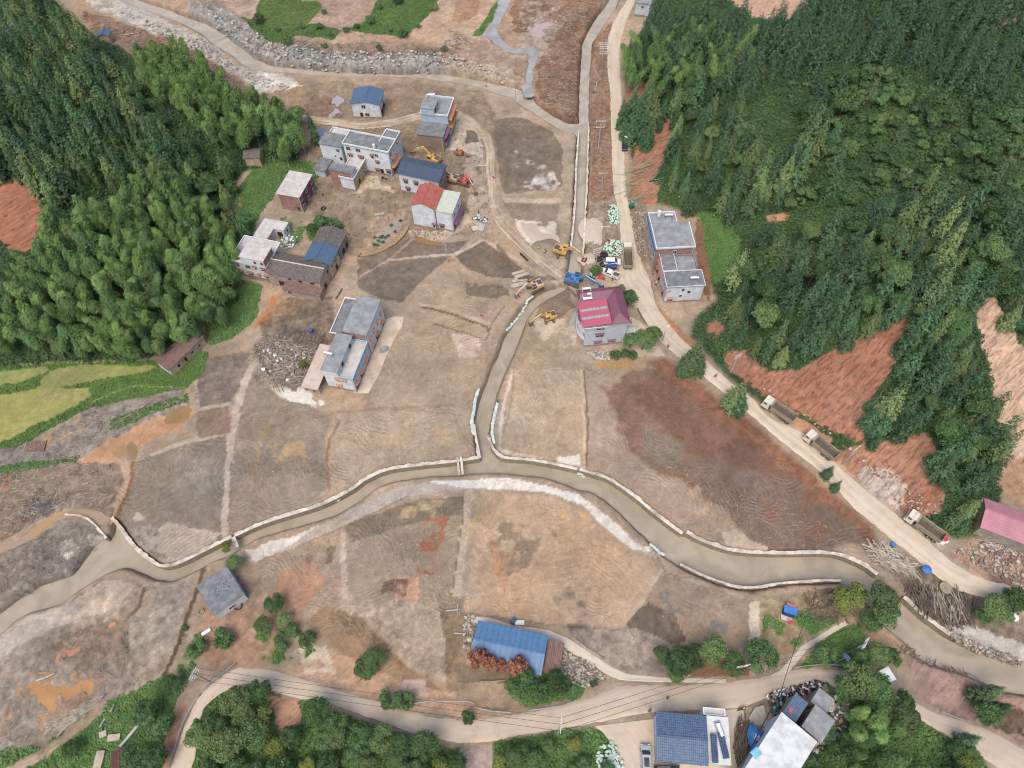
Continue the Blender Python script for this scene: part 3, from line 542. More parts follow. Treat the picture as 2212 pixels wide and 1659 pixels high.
R2B=[(395,1760),(408,1700),(417,1659),(425,1619),(435,1544),(448,1520),(475,1499),(500,1486),(525,1477),(553,1476),(585,1494),(640,1510),(703,1514),(735,1528),(765,1539),(810,1555),(853,1569),(890,1584),(928,1594),(990,1607),(1040,1604),(1106,1593),(1156,1584),(1201,1577),(1260,1568),(1300,1560),(1350,1550),(1400,1540),(1470,1535),(1540,1535),(1600,1530),(1620,1522),(1659,1507),(1721,1492),(1764,1482),(1794,1480),(1840,1505),(1900,1530),(1969,1548),(2009,1567),(2084,1614),(2130,1640),(2175,1675),(2240,1720)]
PLL=[(1281,1569),(1303,1582),(1326,1614),(1343,1659),(1350,1720),(1352,1800)]
PLR=[(1608,1529),(1612,1560),(1608,1600),(1604,1659),(1600,1720),(1598,1800)]
R3T=[(1020,1330),(1060,1334),(1106,1350),(1181,1359),(1226,1377),(1281,1412),(1318,1437),(1356,1455),(1431,1462),(1506,1464),(1568,1466)]
R3B=[(1015,1342),(1055,1352),(1106,1362),(1176,1378),(1210,1392),(1262,1428),(1300,1452),(1340,1470),(1431,1474),(1506,1474),(1568,1474)]
R5L=[(1660,1460),(1684,1448),(1734,1394),(1784,1362),(1824,1340)]
R5R=[(1690,1462),(1706,1450),(1744,1404),(1790,1374),(1832,1350)]
R4L=[(640,246),(703,253),(778,263),(853,255),(915,238),(953,228),(1000,240),(1034,264),(1060,292),(1070,325),(1068,362),(1072,400),(1070,420),(1078,452),(1095,483),(1116,503),(1150,536),(1190,568),(1222,595)]
R4R=[(640,260),(703,268),(778,280),(853,272),(915,256),(953,246),(990,256),(1018,278),(1042,300),(1050,328),(1048,362),(1052,400),(1050,420),(1058,455),(1075,488),(1096,512),(1132,545),(1172,578),(1205,606)]
def resamp(pts,n):
    a=np.array(pts,float); 
    for _ in range(2):
        b=[a[0]]
        for i in range(len(a)-1): b+=[a[i]*.75+a[i+1]*.25,a[i]*.25+a[i+1]*.75]
        a=np.array(b+[a[-1]])
    s=np.r_[0,np.cumsum(np.hypot(*np.diff(a,axis=0).T))]; t=np.linspace(0,s[-1],n)
    return np.c_[np.interp(t,s,a[:,0]),np.interp(t,s,a[:,1])]
rm=np.zeros(X.shape,np.float32)
ROADS=[]
def road(name,L,Rr,m,dz=.06,n=None,k=10,jag=.35,label=None):
    n=n or max(60,int(len(L)*22)); 
    if len(L)==len(Rr):   # pairwise: keep stations matched
        a=np.array(L,float);b=np.array(Rr,float); s=np.r_[0,np.cumsum(np.hypot(*np.diff((a+b)/2,axis=0).T))]; t=np.linspace(0,s[-1],n)
        a=np.c_[np.interp(t,s,a[:,0]),np.interp(t,s,a[:,1])]; b=np.c_[np.interp(t,s,b[:,0]),np.interp(t,s,b[:,1])]
        for q in (a,b):
            for _ in range(10): q[1:-1]=(q[:-2]+2*q[1:-1]+q[2:])/4
    else: a=resamp(L,n); b=resamp(Rr,n)
    ax,ay,_=G(a[:,0],a[:,1]); bx,by,_=G(b[:,0],b[:,1])
    jx=(fbm(ax,ay,1.6,3,91)-.5)*2*jag; jy=(fbm(bx,by,1.6,3,92)-.5)*2*jag
    t=np.linspace(0,1,k+1); wv=np.hypot(bx-ax,by-ay)
    T0=t[None,:]*(1+0*wv[:,None]); T0=T0+(jx/wv)[:,None]*(1-T0)+(jy/wv)[:,None]*T0
    x=ax[:,None]*(1-T0)+bx[:,None]*T0; y=ay[:,None]*(1-T0)+by[:,None]*T0
    z=hz(x,y)+dz+.03*(fbm(x,y,1.2,3,93)-.5); z[:,0]-=.16; z[:,-1]-=.16
    idx=np.arange(n*(k+1)).reshape(n,k+1)
    q=np.stack([idx[:-1,:-1],idx[1:,:-1],idx[1:,1:],idx[:-1,1:]],-1).reshape(-1,4)
    V_=np.stack([x,y,z],-1).reshape(-1,3)
    # consistent upward normals
    a0,b0,c0=V_[q[5][0]],V_[q[5][1]],V_[q[5][2]]
    if np.cross(b0-a0,c0-a0)[2]<0: q=q[:,::-1]
    me=npmesh(name,V_,q,m,True); uv=me.uv_layers.new(name='UVMap')
    s=np.r_[0,np.cumsum(np.hypot(np.diff((ax+bx)/2),np.diff((ay+by)/2)))]
    UU=np.stack([np.repeat(s[:,None],k+1,1),T0*wv[:,None]],-1).reshape(-1,2); uv.data.foreach_set('uv',UU[q.ravel()].astype(np.float32).ravel())
    o=ob(name,me); tag(o,kind='structure')
    ROADS.append(np.r_[a,b[::-1]]); return o
def roadmat(name,c,c2,tr=.8,pale=(214,196,170)):
    m=bpy.data.materials.new(name); m.use_nodes=True; n=m.node_tree.nodes;l=m.node_tree.links; b=n['Principled BSDF']; b.inputs['Roughness'].default_value=.85; b.inputs['Specular IOR Level'].default_value=.2
    uv=n.new('ShaderNodeUVMap'); mp=n.new('ShaderNodeMapping'); mp.inputs['Scale'].default_value=(.05,1.1,1); l.new(uv.outputs[0],mp.inputs[0])
    z=n.new('ShaderNodeTexNoise'); z.inputs['Scale'].default_value=1; z.inputs['Detail'].default_value=6; l.new(mp.outputs[0],z.inputs[0])
    tc=n.new('ShaderNodeTexCoord'); z2=n.new('ShaderNodeTexNoise'); z2.inputs['Scale'].default_value=.28; z2.inputs['Detail'].default_value=9; z2.inputs['Roughness'].default_value=.7; l.new(tc.outputs['Object'],z2.inputs[0])
    def mr(s,a,d,lo=0,hi=1):
        r=n.new('ShaderNodeMapRange'); r.inputs[1].default_value=a; r.inputs[2].default_value=d; r.inputs[3].default_value=lo; r.inputs[4].default_value=hi; l.new(s,r.inputs[0]); return r.outputs[0]
    def mx(f,a,c_):
        x=n.new('ShaderNodeMix'); x.data_type='RGBA'; l.new(f,x.inputs[0])
        if isinstance(a,tuple): x.inputs[6].default_value=a
        else: l.new(a,x.inputs[6])
        x.inputs[7].default_value=c_; return x.outputs[2]
    f4=lambda q: tuple(lin(q))+(1,)
    o=mx(mr(z.outputs[0],.42,.62,0,tr),f4(c),f4(c2)); o=mx(mr(z2.outputs[0],.5,.68,0,.7),o,f4(pale)); o=mx(mr(z2.outputs[0],.46,.3,0,.55),o,f4(tuple(v*.82 for v in c2)))
    l.new(o,b.inputs['Base Color']); bp=n.new('ShaderNodeBump'); bp.inputs['Strength'].default_value=.5; bp.inputs['Distance'].default_value=.08; l.new(z.outputs[0],bp.inputs['Height']); l.new(bp.outputs[0],b.inputs['Normal'])
    return m
M_R1=roadmat('packed_dirt_road',(208,190,166),(190,172,146)); M_R2=roadmat('dusty_concrete_road',(212,190,164),(200,178,152),.6)
M_R3=roadmat('pale_concrete_path',(212,198,178),(196,180,160),.6); M_R4=roadmat('muddy_track',(192,170,142),(146,128,106),1)
road('road',R1L,R1R,M_R1,n=900); road('road',R2T,R2B,M_R2,n=1000); road('plaza',PLL,PLR,M_R2,dz=.064,n=120,k=40)
road('path',R3T,R3B,M_R3,dz=.05,n=260,jag=.12); road('path',R5L,R5R,M_R3,dz=.05,n=120,jag=.12); road('dirt_track',R4L,R4R,M_R4,dz=.05,n=500)
for r in ROADS: rm=np.maximum(rm,msk([tuple(p) for p in r],1,0,0))
# ------------------------------------------------------------------ carve water, finish the ground
wm=np.maximum(msk(RIVER,0,0,0,Uw,Vw),msk(NORTH,0,2,1,Uw,Vw)); wmb=blur(wm,3)
sm=np.maximum(msk(SIDE,0,3,2,U3,V3),msk(GREYC,0,3,2,U3,V3)); 
pm=np.zeros_like(sm)
for nm_,pl,cc in PUD['muddy puddle']: pm=np.maximum(pm,msk(pl,0,6,3))
smb=blur(sm,2); pmb=blur(pm,3)
Zg=Hd+RAISE*(.3+1.4*fbB)+(fbA-.5)*.35*(1-rm)+(fbB-.5)*(.14+.6*DEB+.5*RAISE)*(1-rm)+(fbD-.5)*(.06+.4*DEB+.4*RAISE+.12*FUR)*(1-rm)-.12*rm
rg=fbm(X*.78+Y*.63,(X*-.63+Y*.78)*4.5,7,3,61); Zg-=RIL*np.clip(.5-np.abs(rg-.5)*9,0,1)*.9
Zg=Zg*(1-np.clip(wmb*1.6,0,1))+(-2.5)*np.clip(wmb*1.6,0,1)
Zg-=smb*.75+pmb*.28
edge=np.clip(wmb*(1-wmb)*4,0,1); C*= (1-.25*edge)[...,None]
V_=np.stack([X,Y,Zg],-1).reshape(-1,3)
idx=np.arange(NYg*NXg).reshape(NYg,NXg); q=np.stack([idx[:-1,:-1],idx[:-1,1:],idx[1:,1:],idx[1:,:-1]],-1).reshape(-1,4)
def groundmat():
    m=bpy.data.materials.new('muddy_ground'); m.use_nodes=True; n=m.node_tree.nodes;l=m.node_tree.links; b=n['Principled BSDF']; b.inputs['Roughness'].default_value=.9; b.inputs['Specular IOR Level'].default_value=.15
    ca=n.new('ShaderNodeAttribute'); ca.attribute_name='soil'; ma=n.new('ShaderNodeAttribute'); ma.attribute_name='kindmask'
    sp=n.new('ShaderNodeSeparateColor'); l.new(ma.outputs['Color'],sp.inputs[0])
    tc=n.new('ShaderNodeTexCoord')
    def noise(sc,d=6,r=.65,dist=0,src=None):
        z=n.new('ShaderNodeTexNoise'); z.inputs['Scale'].default_value=sc; z.inputs['Detail'].default_value=d; z.inputs['Roughness'].default_value=r; z.inputs['Distortion'].default_value=dist; l.new(src or tc.outputs['Object'],z.inputs[0]); return z.outputs[0]
    def mr(s,a,d,lo=0,hi=1):
        r=n.new('ShaderNodeMapRange'); r.inputs[1].default_value=a; r.inputs[2].default_value=d; r.inputs[3].default_value=lo; r.inputs[4].default_value=hi; l.new(s,r.inputs[0]); return r.outputs[0]
    def ma2(op,a,c_):
        x=n.new('ShaderNodeMath'); x.operation=op
        for i,v in enumerate((a,c_)):
            if isinstance(v,(int,float)): x.inputs[i].default_value=v
            else: l.new(v,x.inputs[i])
        return x.outputs[0]
    def mulc(col,f):
        cb=n.new('ShaderNodeCombineColor'); [l.new(f,cb.inputs[i]) for i in range(3)]
        x=n.new('ShaderNodeMix'); x.data_type='RGBA'; x.blend_type='MULTIPLY'; x.inputs[0].default_value=1; l.new(col,x.inputs[6]); l.new(cb.outputs[0],x.inputs[7]); return x.outputs[2]
    n1=noise(.5,9,.75,1.2); n2=noise(2.2,6,.75,.5)
    def vm(op,a,c_=None):
        x=n.new('ShaderNodeVectorMath'); x.operation=op; l.new(a,x.inputs[0])
        if c_ is not None: l.new(c_,x.inputs[1])
        return x
    def arcs(cell,per,seed):     # tracks swung in arcs round the digger's stands
        mp_=n.new('ShaderNodeMapping'); mp_.inputs['Location'].default_value=(seed,seed*1.7,0); mp_.inputs['Scale'].default_value=(1,1,0); l.new(tc.outputs['Object'],mp_.inputs[0])
        wn=n.new('ShaderNodeTexNoise'); wn.inputs['Scale'].default_value=.06; wn.inputs['Detail'].default_value=3; l.new(mp_.outputs[0],wn.inputs[0])
        sc_=n.new('ShaderNodeVectorMath'); sc_.operation='SCALE'; sc_.inputs[3].default_value=9; l.new(wn.outputs['Color'],sc_.inputs[0]); pw=vm('ADD',mp_.outputs[0],sc_.outputs[0]).outputs[0]
        v=n.new('ShaderNodeTexVoronoi'); v.voronoi_dimensions='2D'; v.inputs['Scale'].default_value=1/cell; l.new(pw,v.inputs[0])
        d=vm('DISTANCE',pw,v.outputs['Position']); 
        dd=n.new('ShaderNodeMath'); dd.operation='MULTIPLY'; dd.inputs[1].default_value=1.; l.new(v.outputs['Distance'],dd.inputs[0])
        k=n.new('ShaderNodeMath'); k.operation='MULTIPLY'; k.inputs[1].default_value=cell*2*math.pi/per; l.new(v.outputs['Distance'],k.inputs[0])
        a_=n.new('ShaderNodeMath'); a_.operation='MULTIPLY_ADD'; a_.inputs[1].default_value=7; l.new(noise(.9,3,.6),a_.inputs[0]); l.new(k.outputs[0],a_.inputs[2])
        s_=n.new('ShaderNodeMath'); s_.operation='SINE'; l.new(a_.outputs[0],s_.inputs[0]); return ma2('MULTIPLY',s_.outputs[0],.5)
    n3=noise(.09,3,.5,0); n4=noise(.16,4,.6,.5)
    fur=ma2('ADD',ma2('MULTIPLY',arcs(17,1.0,3.),mr(n4,.42,.56)),ma2('MULTIPLY',arcs(26,1.5,41.),mr(n4,.52,.40)))
    fur=ma2('MULTIPLY',fur,ma2('MULTIPLY',ma2('ADD',sp.outputs[0],.12),mr(n3,.38,.56,.15,1)))
    # debris streaks: stretched voronoi-like noise
    mp=n.new('ShaderNodeMapping'); mp.vector_type='TEXTURE'; mp.inputs['Rotation'].default_value=(0,0,.6); mp.inputs['Scale'].default_value=(1.7,.32,1); l.new(tc.outputs['Object'],mp.inputs[0]); s1=noise(1,4,.75,2.2,mp.outputs[0])
    mp2=n.new('ShaderNodeMapping'); mp2.vector_type='TEXTURE'; mp2.inputs['Rotation'].default_value=(0,0,-.7); mp2.inputs['Scale'].default_value=(1.7,.34,1); l.new(tc.outputs['Object'],mp2.inputs[0]); s2=noise(1.1,4,.75,2.2,mp2.outputs[0])
    deb=ma2('MULTIPLY',ma2('SUBTRACT',ma2('MAXIMUM',s1,s2),.57),ma2('ADD',sp.outputs[1],.12))
    # rills on scars, running downhill
    mp3=n.new('ShaderNodeMapping'); mp3.vector_type='TEXTURE'; mp3.inputs['Rotation'].default_value=(0,0,.68); mp3.inputs['Scale'].default_value=(4.2,.55,1); l.new(tc.outputs['Object'],mp3.inputs[0]); r1=noise(.9,5,.6,.5,mp3.outputs[0])
    ril=ma2('MULTIPLY',mr(r1,.38,.52,-.34,.08),sp.outputs[2])
    f=ma2('ADD',mr(n1,.3,.7,.78,1.2),mr(n2,.3,.7,-.11,.11)); f=ma2('ADD',f,ma2('MULTIPLY',fur,.10)); f=ma2('ADD',f,ma2('MULTIPLY',deb,1.9)); f=ma2('ADD',f,ril); nb=ma2('SUBTRACT',1,sp.outputs[2]); q1=noise(.33,7,.68,1.8); q2=noise(.8,6,.7,2.4); f=ma2('ADD',f,mr(q1,.56,.585,0,.14)); f=ma2('ADD',f,mr(q1,.42,.37,0,-.06)); f=ma2('ADD',f,mr(q2,.59,.61,0,.13)); f=ma2('ADD',f,mr(q2,.38,.35,0,-.1))
    l.new(mulc(ca.outputs['Color'],f),b.inputs['Base Color'])
    h=ma2('ADD',ma2('MULTIPLY',fur,.8),ma2('ADD',ma2('MULTIPLY',deb,2.2),ma2('ADD',ma2('MULTIPLY',n1,.8),ma2('MULTIPLY',n2,.5)))); h=ma2('ADD',h,ril)
    bp=n.new('ShaderNodeBump'); bp.inputs['Strength'].default_value=.75; bp.inputs['Distance'].default_value=.22; l.new(h,bp.inputs['Height']); l.new(bp.outputs[0],b.inputs['Normal'])
    return m
gm=groundmat(); me=npmesh('ground',V_,q,gm,True)
at=me.color_attributes.new('soil','FLOAT_COLOR','POINT'); at.data.foreach_set('color',np.concatenate([np.clip(C,0.01,.9),np.ones(C.shape[:2]+(1,),np.float32)],-1).astype(np.float32).ravel())
at=me.color_attributes.new('kindmask','FLOAT_COLOR','POINT'); at.data.foreach_set('color',np.stack([FUR,DEB,RIL,GRN],-1).astype(np.float32).ravel())
ground=ob('ground',me); tag(ground,kind='structure')
def zg(x,y):
    """height of the finished ground at x,y"""
    i=np.clip(np.searchsorted(xs,x)-1,0,NXg-2);j=np.clip(np.searchsorted(ys,y)-1,0,NYg-2)
    return max(Zg[j,i],Zg[j,i+1],Zg[j+1,i],Zg[j+1,i+1])
def watermat(name,c,c2,rough=.22):
    m=bpy.data.materials.new(name); m.use_nodes=True; n=m.node_tree.nodes;l=m.node_tree.links; b=n['Principled BSDF']; b.inputs['Roughness'].default_value=rough; b.inputs['Specular IOR Level'].default_value=.5
    tc=n.new('ShaderNodeTexCoord'); z=n.new('ShaderNodeTexNoise'); z.inputs['Scale'].default_value=.12; z.inputs['Detail'].default_value=7; z.inputs['Distortion'].default_value=1.5; l.new(tc.outputs['Object'],z.inputs[0])
    r=n.new('ShaderNodeMapRange'); r.inputs[1].default_value=.4; r.inputs[2].default_value=.62; l.new(z.outputs[0],r.inputs[0])
    x=n.new('ShaderNodeMix'); x.data_type='RGBA'; x.inputs[6].default_value=tuple(lin(c))+(1,); x.inputs[7].default_value=tuple(lin(c2))+(1,); l.new(r.outputs[0],x.inputs[0]); l.new(x.outputs[2],b.inputs['Base Color'])
    z2=n.new('ShaderNodeTexNoise'); z2.inputs['Scale'].default_value=2.2; z2.inputs['Detail'].default_value=4; l.new(tc.outputs['Object'],z2.inputs[0])
    bp=n.new('ShaderNodeBump'); bp.inputs['Strength'].default_value=.22; bp.inputs['Distance'].default_value=.05; l.new(z2.outputs[0],bp.inputs['Height']); l.new(bp.outputs[0],b.inputs['Normal'])
    return m
def wsheet(name,mask,z,m,kind='structure'):
    sel=np.zeros(mask.shape,bool); sel[:-1,:-1]=(mask[:-1,:-1]>.005)|(mask[1:,1:]>.005)|(mask[:-1,1:]>.005)|(mask[1:,:-1]>.005)
    sel[-1,:]=0; sel[:,-1]=0
    j,i=np.nonzero(sel); 
    if len(j)==0: return None
    qq=np.stack([idx[j,i],idx[j,i+1],idx[j+1,i+1],idx[j+1,i]],-1); u,inv=np.unique(qq,return_inverse=True)
    zz=z if np.isscalar(z) else z.ravel()[u]
    VV=np.stack([X.ravel()[u],Y.ravel()[u],np.zeros(len(u))+zz],-1)
    o=ob(name,npmesh(name,VV,inv.reshape(qq.shape),m,True)); return tag(o,kind=kind)
wr=blur(wm,5); up_m=(Vw<606)&(Uw>200)
wsheet('river',wr*(Uw>-60)*~up_m,-1.7,watermat('muddy_river_water',(176,160,136),(158,144,120),.14))
wsheet('upper_river',wr*up_m,-1.7,watermat('pale_silty_water',(184,172,152),(166,154,134),.15))
sside=blur(msk(SIDE,0,3,2,U3,V3),2); sgrey=blur(msk(GREYC,0,3,2,U3,V3),2)
lowz=Hd-.34
wsheet('side_stream',sside,lowz,watermat('orange_stream_water',(176,136,92),(160,138,112),.3))
wsheet('grey_stream',sgrey,lowz,watermat('grey_stream_water',(168,168,166),(150,146,138),.25))
for nm_,pl,cc in PUD['muddy puddle']:
    a=np.array(pl,float); x,y,z=G(a[:,0],a[:,1]); m_=blur(msk(pl,0,6,3),3)
    o=wsheet('puddle',m_,Hd*0+float(np.median(z))-.12,watermat('puddle_water_%d_%d_%d'%cc,cc,tuple(v*.92 for v in cc),.3)); tag(o,label=nm_)
# ------------------------------------------------------------------ foliage
def leafmat(name,c,c2,c3=None,rand=.34,sc=.9):
    m=bpy.data.materials.new(name); m.use_nodes=True; n=m.node_tree.nodes;l=m.node_tree.links; b=n['Principled BSDF']; b.inputs['Roughness'].default_value=.65; b.inputs['Specular IOR Level'].default_value=.2
    tc=n.new('ShaderNodeTexCoord'); z=n.new('ShaderNodeTexNoise'); z.inputs['Scale'].default_value=sc; z.inputs['Detail'].default_value=4; l.new(tc.outputs['Object'],z.inputs[0])
    r=n.new('ShaderNodeMapRange'); r.inputs[1].default_value=.38; r.inputs[2].default_value=.64; l.new(z.outputs[0],r.inputs[0])
    x=n.new('ShaderNodeMix'); x.data_type='RGBA'; x.inputs[6].default_value=tuple(lin(c)*LK)+(1,); x.inputs[7].default_value=tuple(lin(c2)*LK)+(1,); l.new(r.outputs[0],x.inputs[0]); o=x.outputs[2]
    oi=n.new('ShaderNodeObjectInfo')
    if c3 is not None:
        r2=n.new('ShaderNodeMapRange'); r2.inputs[1].default_value=.55; r2.inputs[2].default_value=1.; l.new(oi.outputs['Random'],r2.inputs[0])
        x=n.new('ShaderNodeMix'); x.data_type='RGBA'; l.new(o,x.inputs[6]); x.inputs[7].default_value=tuple(lin(c3)*LK)+(1,); l.new(r2.outputs[0],x.inputs[0]); o=x.outputs[2]
    hv=n.new('ShaderNodeHueSaturation'); q=n.new('ShaderNodeMath'); q.operation='MULTIPLY'; q.inputs[1].default_value=13.7; l.new(oi.outputs['Random'],q.inputs[0]); q2=n.new('ShaderNodeMath'); q2.operation='FRACT'; l.new(q.outputs[0],q2.inputs[0])
    a=n.new('ShaderNodeMapRange'); a.inputs[3].default_value=1-rand; a.inputs[4].default_value=1+rand; l.new(q2.outputs[0],a.inputs[0]); l.new(a.outputs[0],hv.inputs['Value'])
    l.new(o,hv.inputs['Color']); l.new(hv.outputs[0],b.inputs['Base Color'])
    MATS[name]=m; return m
LK=1.0
LM=dict(
 con=leafmat('cedar_needles',(60,94,64),(88,122,78),(122,142,84)),
 pine=leafmat('fir_needles',(62,96,60),(92,128,72),(128,146,84)),
 bam=leafmat('bamboo_leaves',(88,124,62),(124,156,78),(80,112,66),.34,.6),
 bamd=leafmat('dark_bamboo_leaves',(78,114,64),(104,140,72),(122,152,76),.25,.5),
 brd=leafmat('broad_leaves',(60,92,54),(90,124,64),(108,130,74)),
 olv=leafmat('olive_leaves',(104,120,50),(130,140,62),None),
 red=leafmat('withered_red_leaves',(150,92,70),(176,116,88),None,.1),
 shr=leafmat('shrub_leaves',(72,102,60),(98,128,72),(112,124,82),.25),
 grs=leafmat('grass_blades',(84,118,60),(106,138,72),None,.1,.3),
 ugr=leafmat('undergrowth_leaves',(54,80,48),(78,106,58),None,.1,.12))
BARK=mat('bark',(120,104,88),c2=(90,78,66)); CULM=mat('bamboo_culm',(170,176,140),c2=(130,140,100))
def quads(cen,nor,upv,sx,sy):
    """leaf cards -> verts; cen,nor,upv (n,3)"""
    nor=nor/np.linalg.norm(nor,axis=1,keepdims=True); a=np.cross(nor,upv); a/=np.linalg.norm(a,axis=1,keepdims=True)+1e-9; b=np.cross(nor,a)
    sx=np.asarray(sx)[:,None]/2; sy=np.asarray(sy)[:,None]/2
    V=np.stack([cen-a*sx-b*sy,cen+a*sx-b*sy*.6,cen+a*sx*.5+b*sy,cen-a*sx*.7+b*sy*.8],1); return V.reshape(-1,3)
def qf(nq): return np.arange(nq*4).reshape(-1,4)
def unit(n,r): v=r.normal(size=(n,3)); return v/np.linalg.norm(v,axis=1,keepdims=True)
def conifer(seed,h=10,r=1.9,leaf=.42,layers=17,dens=1.):
    g=np.random.default_rng(seed); C_=[];N_=[];S_=[]
    for k in range(layers):
        t=.12+.88*k/(layers-1); z=h*t; rr=r*(math.sin(min(1,(1-t)*1.1+.05)*math.pi/2)**.95)*g.uniform(.8,1.15); nb=max(3,int(7*rr/r+2)); a0=g.uniform(0,6.28)
        for b in range(nb):
            a=a0+6.283*b/nb+g.normal(0,.2); L=rr*g.uniform(.75,1.15); n=max(3,int(L/r*13*dens)); s=g.uniform(.25,1,n)**.7
            p=np.stack([np.cos(a)*L*s,np.sin(a)*L*s,z-.35*L*s*s+g.normal(0,.08,n)],1)+g.normal(0,.17,(n,3)); C_.append(p)
            N_.append(np.stack([np.cos(a)*.7+0*s,np.sin(a)*.7+0*s,1+0*s],1)+g.normal(0,.45,(n,3))); S_.append(leaf*g.uniform(.7,1.3,n)*(1-.35*t))
    C_=np.concatenate(C_);N_=np.concatenate(N_);S_=np.concatenate(S_); return quads(C_,N_,np.tile([0,0,1.],(len(C_),1))+g.normal(0,.3,C_.shape),S_,S_*1.15)
def bamboo(seed,h=11.5,lean=.22,n=1700,rad=1.3):
    g=np.random.default_rng(seed); a=g.uniform(0,6.28); dr=np.array([math.cos(a),math.sin(a)])
    def cur(t): t=np.asarray(t); off=lean*h*(t**2.2); return np.stack([dr[0]*off,dr[1]*off,h*(t-.13*t**5)],-1)
    nb=26; C_=[];N_=[];S_=[]
    for k in range(nb):
        t=.40+.60*(k/(nb-1)); c=cur(t); rr=rad*math.sin(math.pi*min(1,(t-.36)/.64*.86+.12))**.7+.2; m=n//nb; aa=g.uniform(0,6.28); 
        th_=aa+g.normal(0,1.1,m); s=rr*g.uniform(.3,1.2,m)
        C_.append(np.stack([c[0]+np.cos(th_)*s,c[1]+np.sin(th_)*s,c[2]-.28*s*s+g.normal(0,.22,m)+.15],1)); N_.append(np.stack([np.cos(th_)*.7,np.sin(th_)*.7,.8+0*s],1)+g.normal(0,.35,(m,3))); S_.append(g.uniform(.28,.5,m))
    C_=np.concatenate(C_);N_=np.concatenate(N_);S_=np.concatenate(S_)
    V=quads(C_,N_,np.tile([0,0,1.],(len(C_),1))+g.normal(0,.25,C_.shape),S_*.42,S_*1.12)
    mb=MB(); ts=np.linspace(0,.97,7); P_=cur(ts)
    for i in range(6): mb.cyl(P_[i],P_[i+1],.075-.008*i,.067-.008*i,5,caps=False)
    return V,mb
def lobes(seed,r=2.6,h=6,nl=16,n=1500,leaf=.36,flat=.85,trunk=.35):
    g=np.random.default_rng(seed); C_=[];N_=[]
    for k in range(nl):
        d=unit(1,g)[0]; d[2]=abs(d[2])*.9-.15; rr=r*g.uniform(.28,.46); c=np.array([0,0,h*trunk+(h*(1-trunk))*.42])+d*np.array([r*.68,r*.68,h*(1-trunk)*.36])
        m=n//nl; v=unit(m,g); v[:,2]=np.where(v[:,2]<-.2,-v[:,2],v[:,2]); rad_=rr*g.uniform(.55,1.08,m)
        C_.append(c+v*rad_[:,None]*np.array([1,1,flat])); N_.append(v+g.normal(0,.5,(m,3))+np.array([0,0,.25]))
    C_=np.concatenate(C_);N_=np.concatenate(N_); S_=leaf*g.uniform(.6,1.35,len(C_)); return quads(C_,N_,g.normal(size=C_.shape),S_,S_*.8)
def trunkmb(h,r,limbs=4,seed=0,lh=.5,spread=.3):
    g=random.Random(seed); mb=MB(); mb.cyl((0,0,-.4),(0,0,h),r,r*.35,6,caps=False)
    for k in range(limbs):
        a=g.uniform(0,6.28); z=h*(lh+.1*k%.4); mb.cyl((0,0,z),(math.cos(a)*h*spread,math.sin(a)*h*spread,z+h*.28),r*.45,r*.15,5,caps=False)
    return mb
TV={}
def variant(key,Vv,lm,tmb,tm): TV.setdefault(key,[]).append((npmesh(key+'_crown',Vv,qf(len(Vv)//4),LM[lm]),tmb.mesh(key+'_trunk',tm),Vv))
for s in range(6): variant('cedar',conifer(100+s,8.4+1.3*(s%3),1.55+.3*(s%2),.31,17,1.9),'con',trunkmb(6.5,.16,0,s),BARK)
for s in range(6): variant('fir',conifer(200+s,7.8+1.3*(s%3),1.7+.3*(s%2),.33,16,1.9),'pine',trunkmb(6.,.15,0,s),BARK)
for s in range(8):
    V_,mb=bamboo(300+s,10.5+1.2*(s%3),.12+.05*(s%4)); variant('bamboo',V_,'bam',mb,CULM)
for s in range(3):
    V_,mb=bamboo(330+s,10+1.2*(s%3),.15+.08*(s%4),1200,1.2); variant('darkbamboo',V_,'bamd',mb,CULM)
for s in range(5): variant('broad',lobes(400+s,2.7+.3*(s%2),6.5,22,3800,.27),'brd',trunkmb(4,.18,4,s),BARK)
for s in range(2): variant('olive',lobes(420+s,2.6,6,18,3200,.27),'olv',trunkmb(3.5,.18,4,s),BARK)
for s in range(2): variant('dead',lobes(430+s,1.7,4.6,14,1300,.26,1.1,.2),'red',trunkmb(3.6,.09,3,s),BARK)
for s in range(5): variant('shrub',lobes(440+s,1.15,1.9,9,420,.27,.8,.05),'shr',trunkmb(.9,.06,3,s,.2),BARK)
for s in range(3): variant('bigshrub',lobes(450+s,1.9,3.2,13,1500,.24,.85,.05),'brd',trunkmb(1.6,.09,4,s,.2),BARK)
KIND={'cedar':('cedar_tree','tree'),'fir':('fir_tree','tree'),'bamboo':('bamboo_stalk','bamboo'),'darkbamboo':('bamboo_stalk','bamboo'),'broad':('broadleaf_tree','tree'),'olive':('broadleaf_tree','tree'),'dead':('withered_tree','tree'),'shrub':('shrub','shrub'),'bigshrub':('large_shrub','shrub')}
def tree(key,p,sc=1,label='',group=None,rz=None,vi=None,lean=(0,0),zs=None):
    v=TV[key]; cm,tm,_=v[random.randrange(len(v)) if vi is None else vi%len(v)]; nm,ct=KIND[key]
    r=emp(nm,(p[0],p[1],p[2]-.15),random.uniform(0,6.28) if rz is None else rz,label,ct,group); r.scale=(sc,sc,sc*(zs or 1)); r.rotation_euler[0]=lean[0]; r.rotation_euler[1]=lean[1]
    ob('crown',cm,r); ob('trunk' if 'bamboo' not in key else 'culm',tm,r); return r
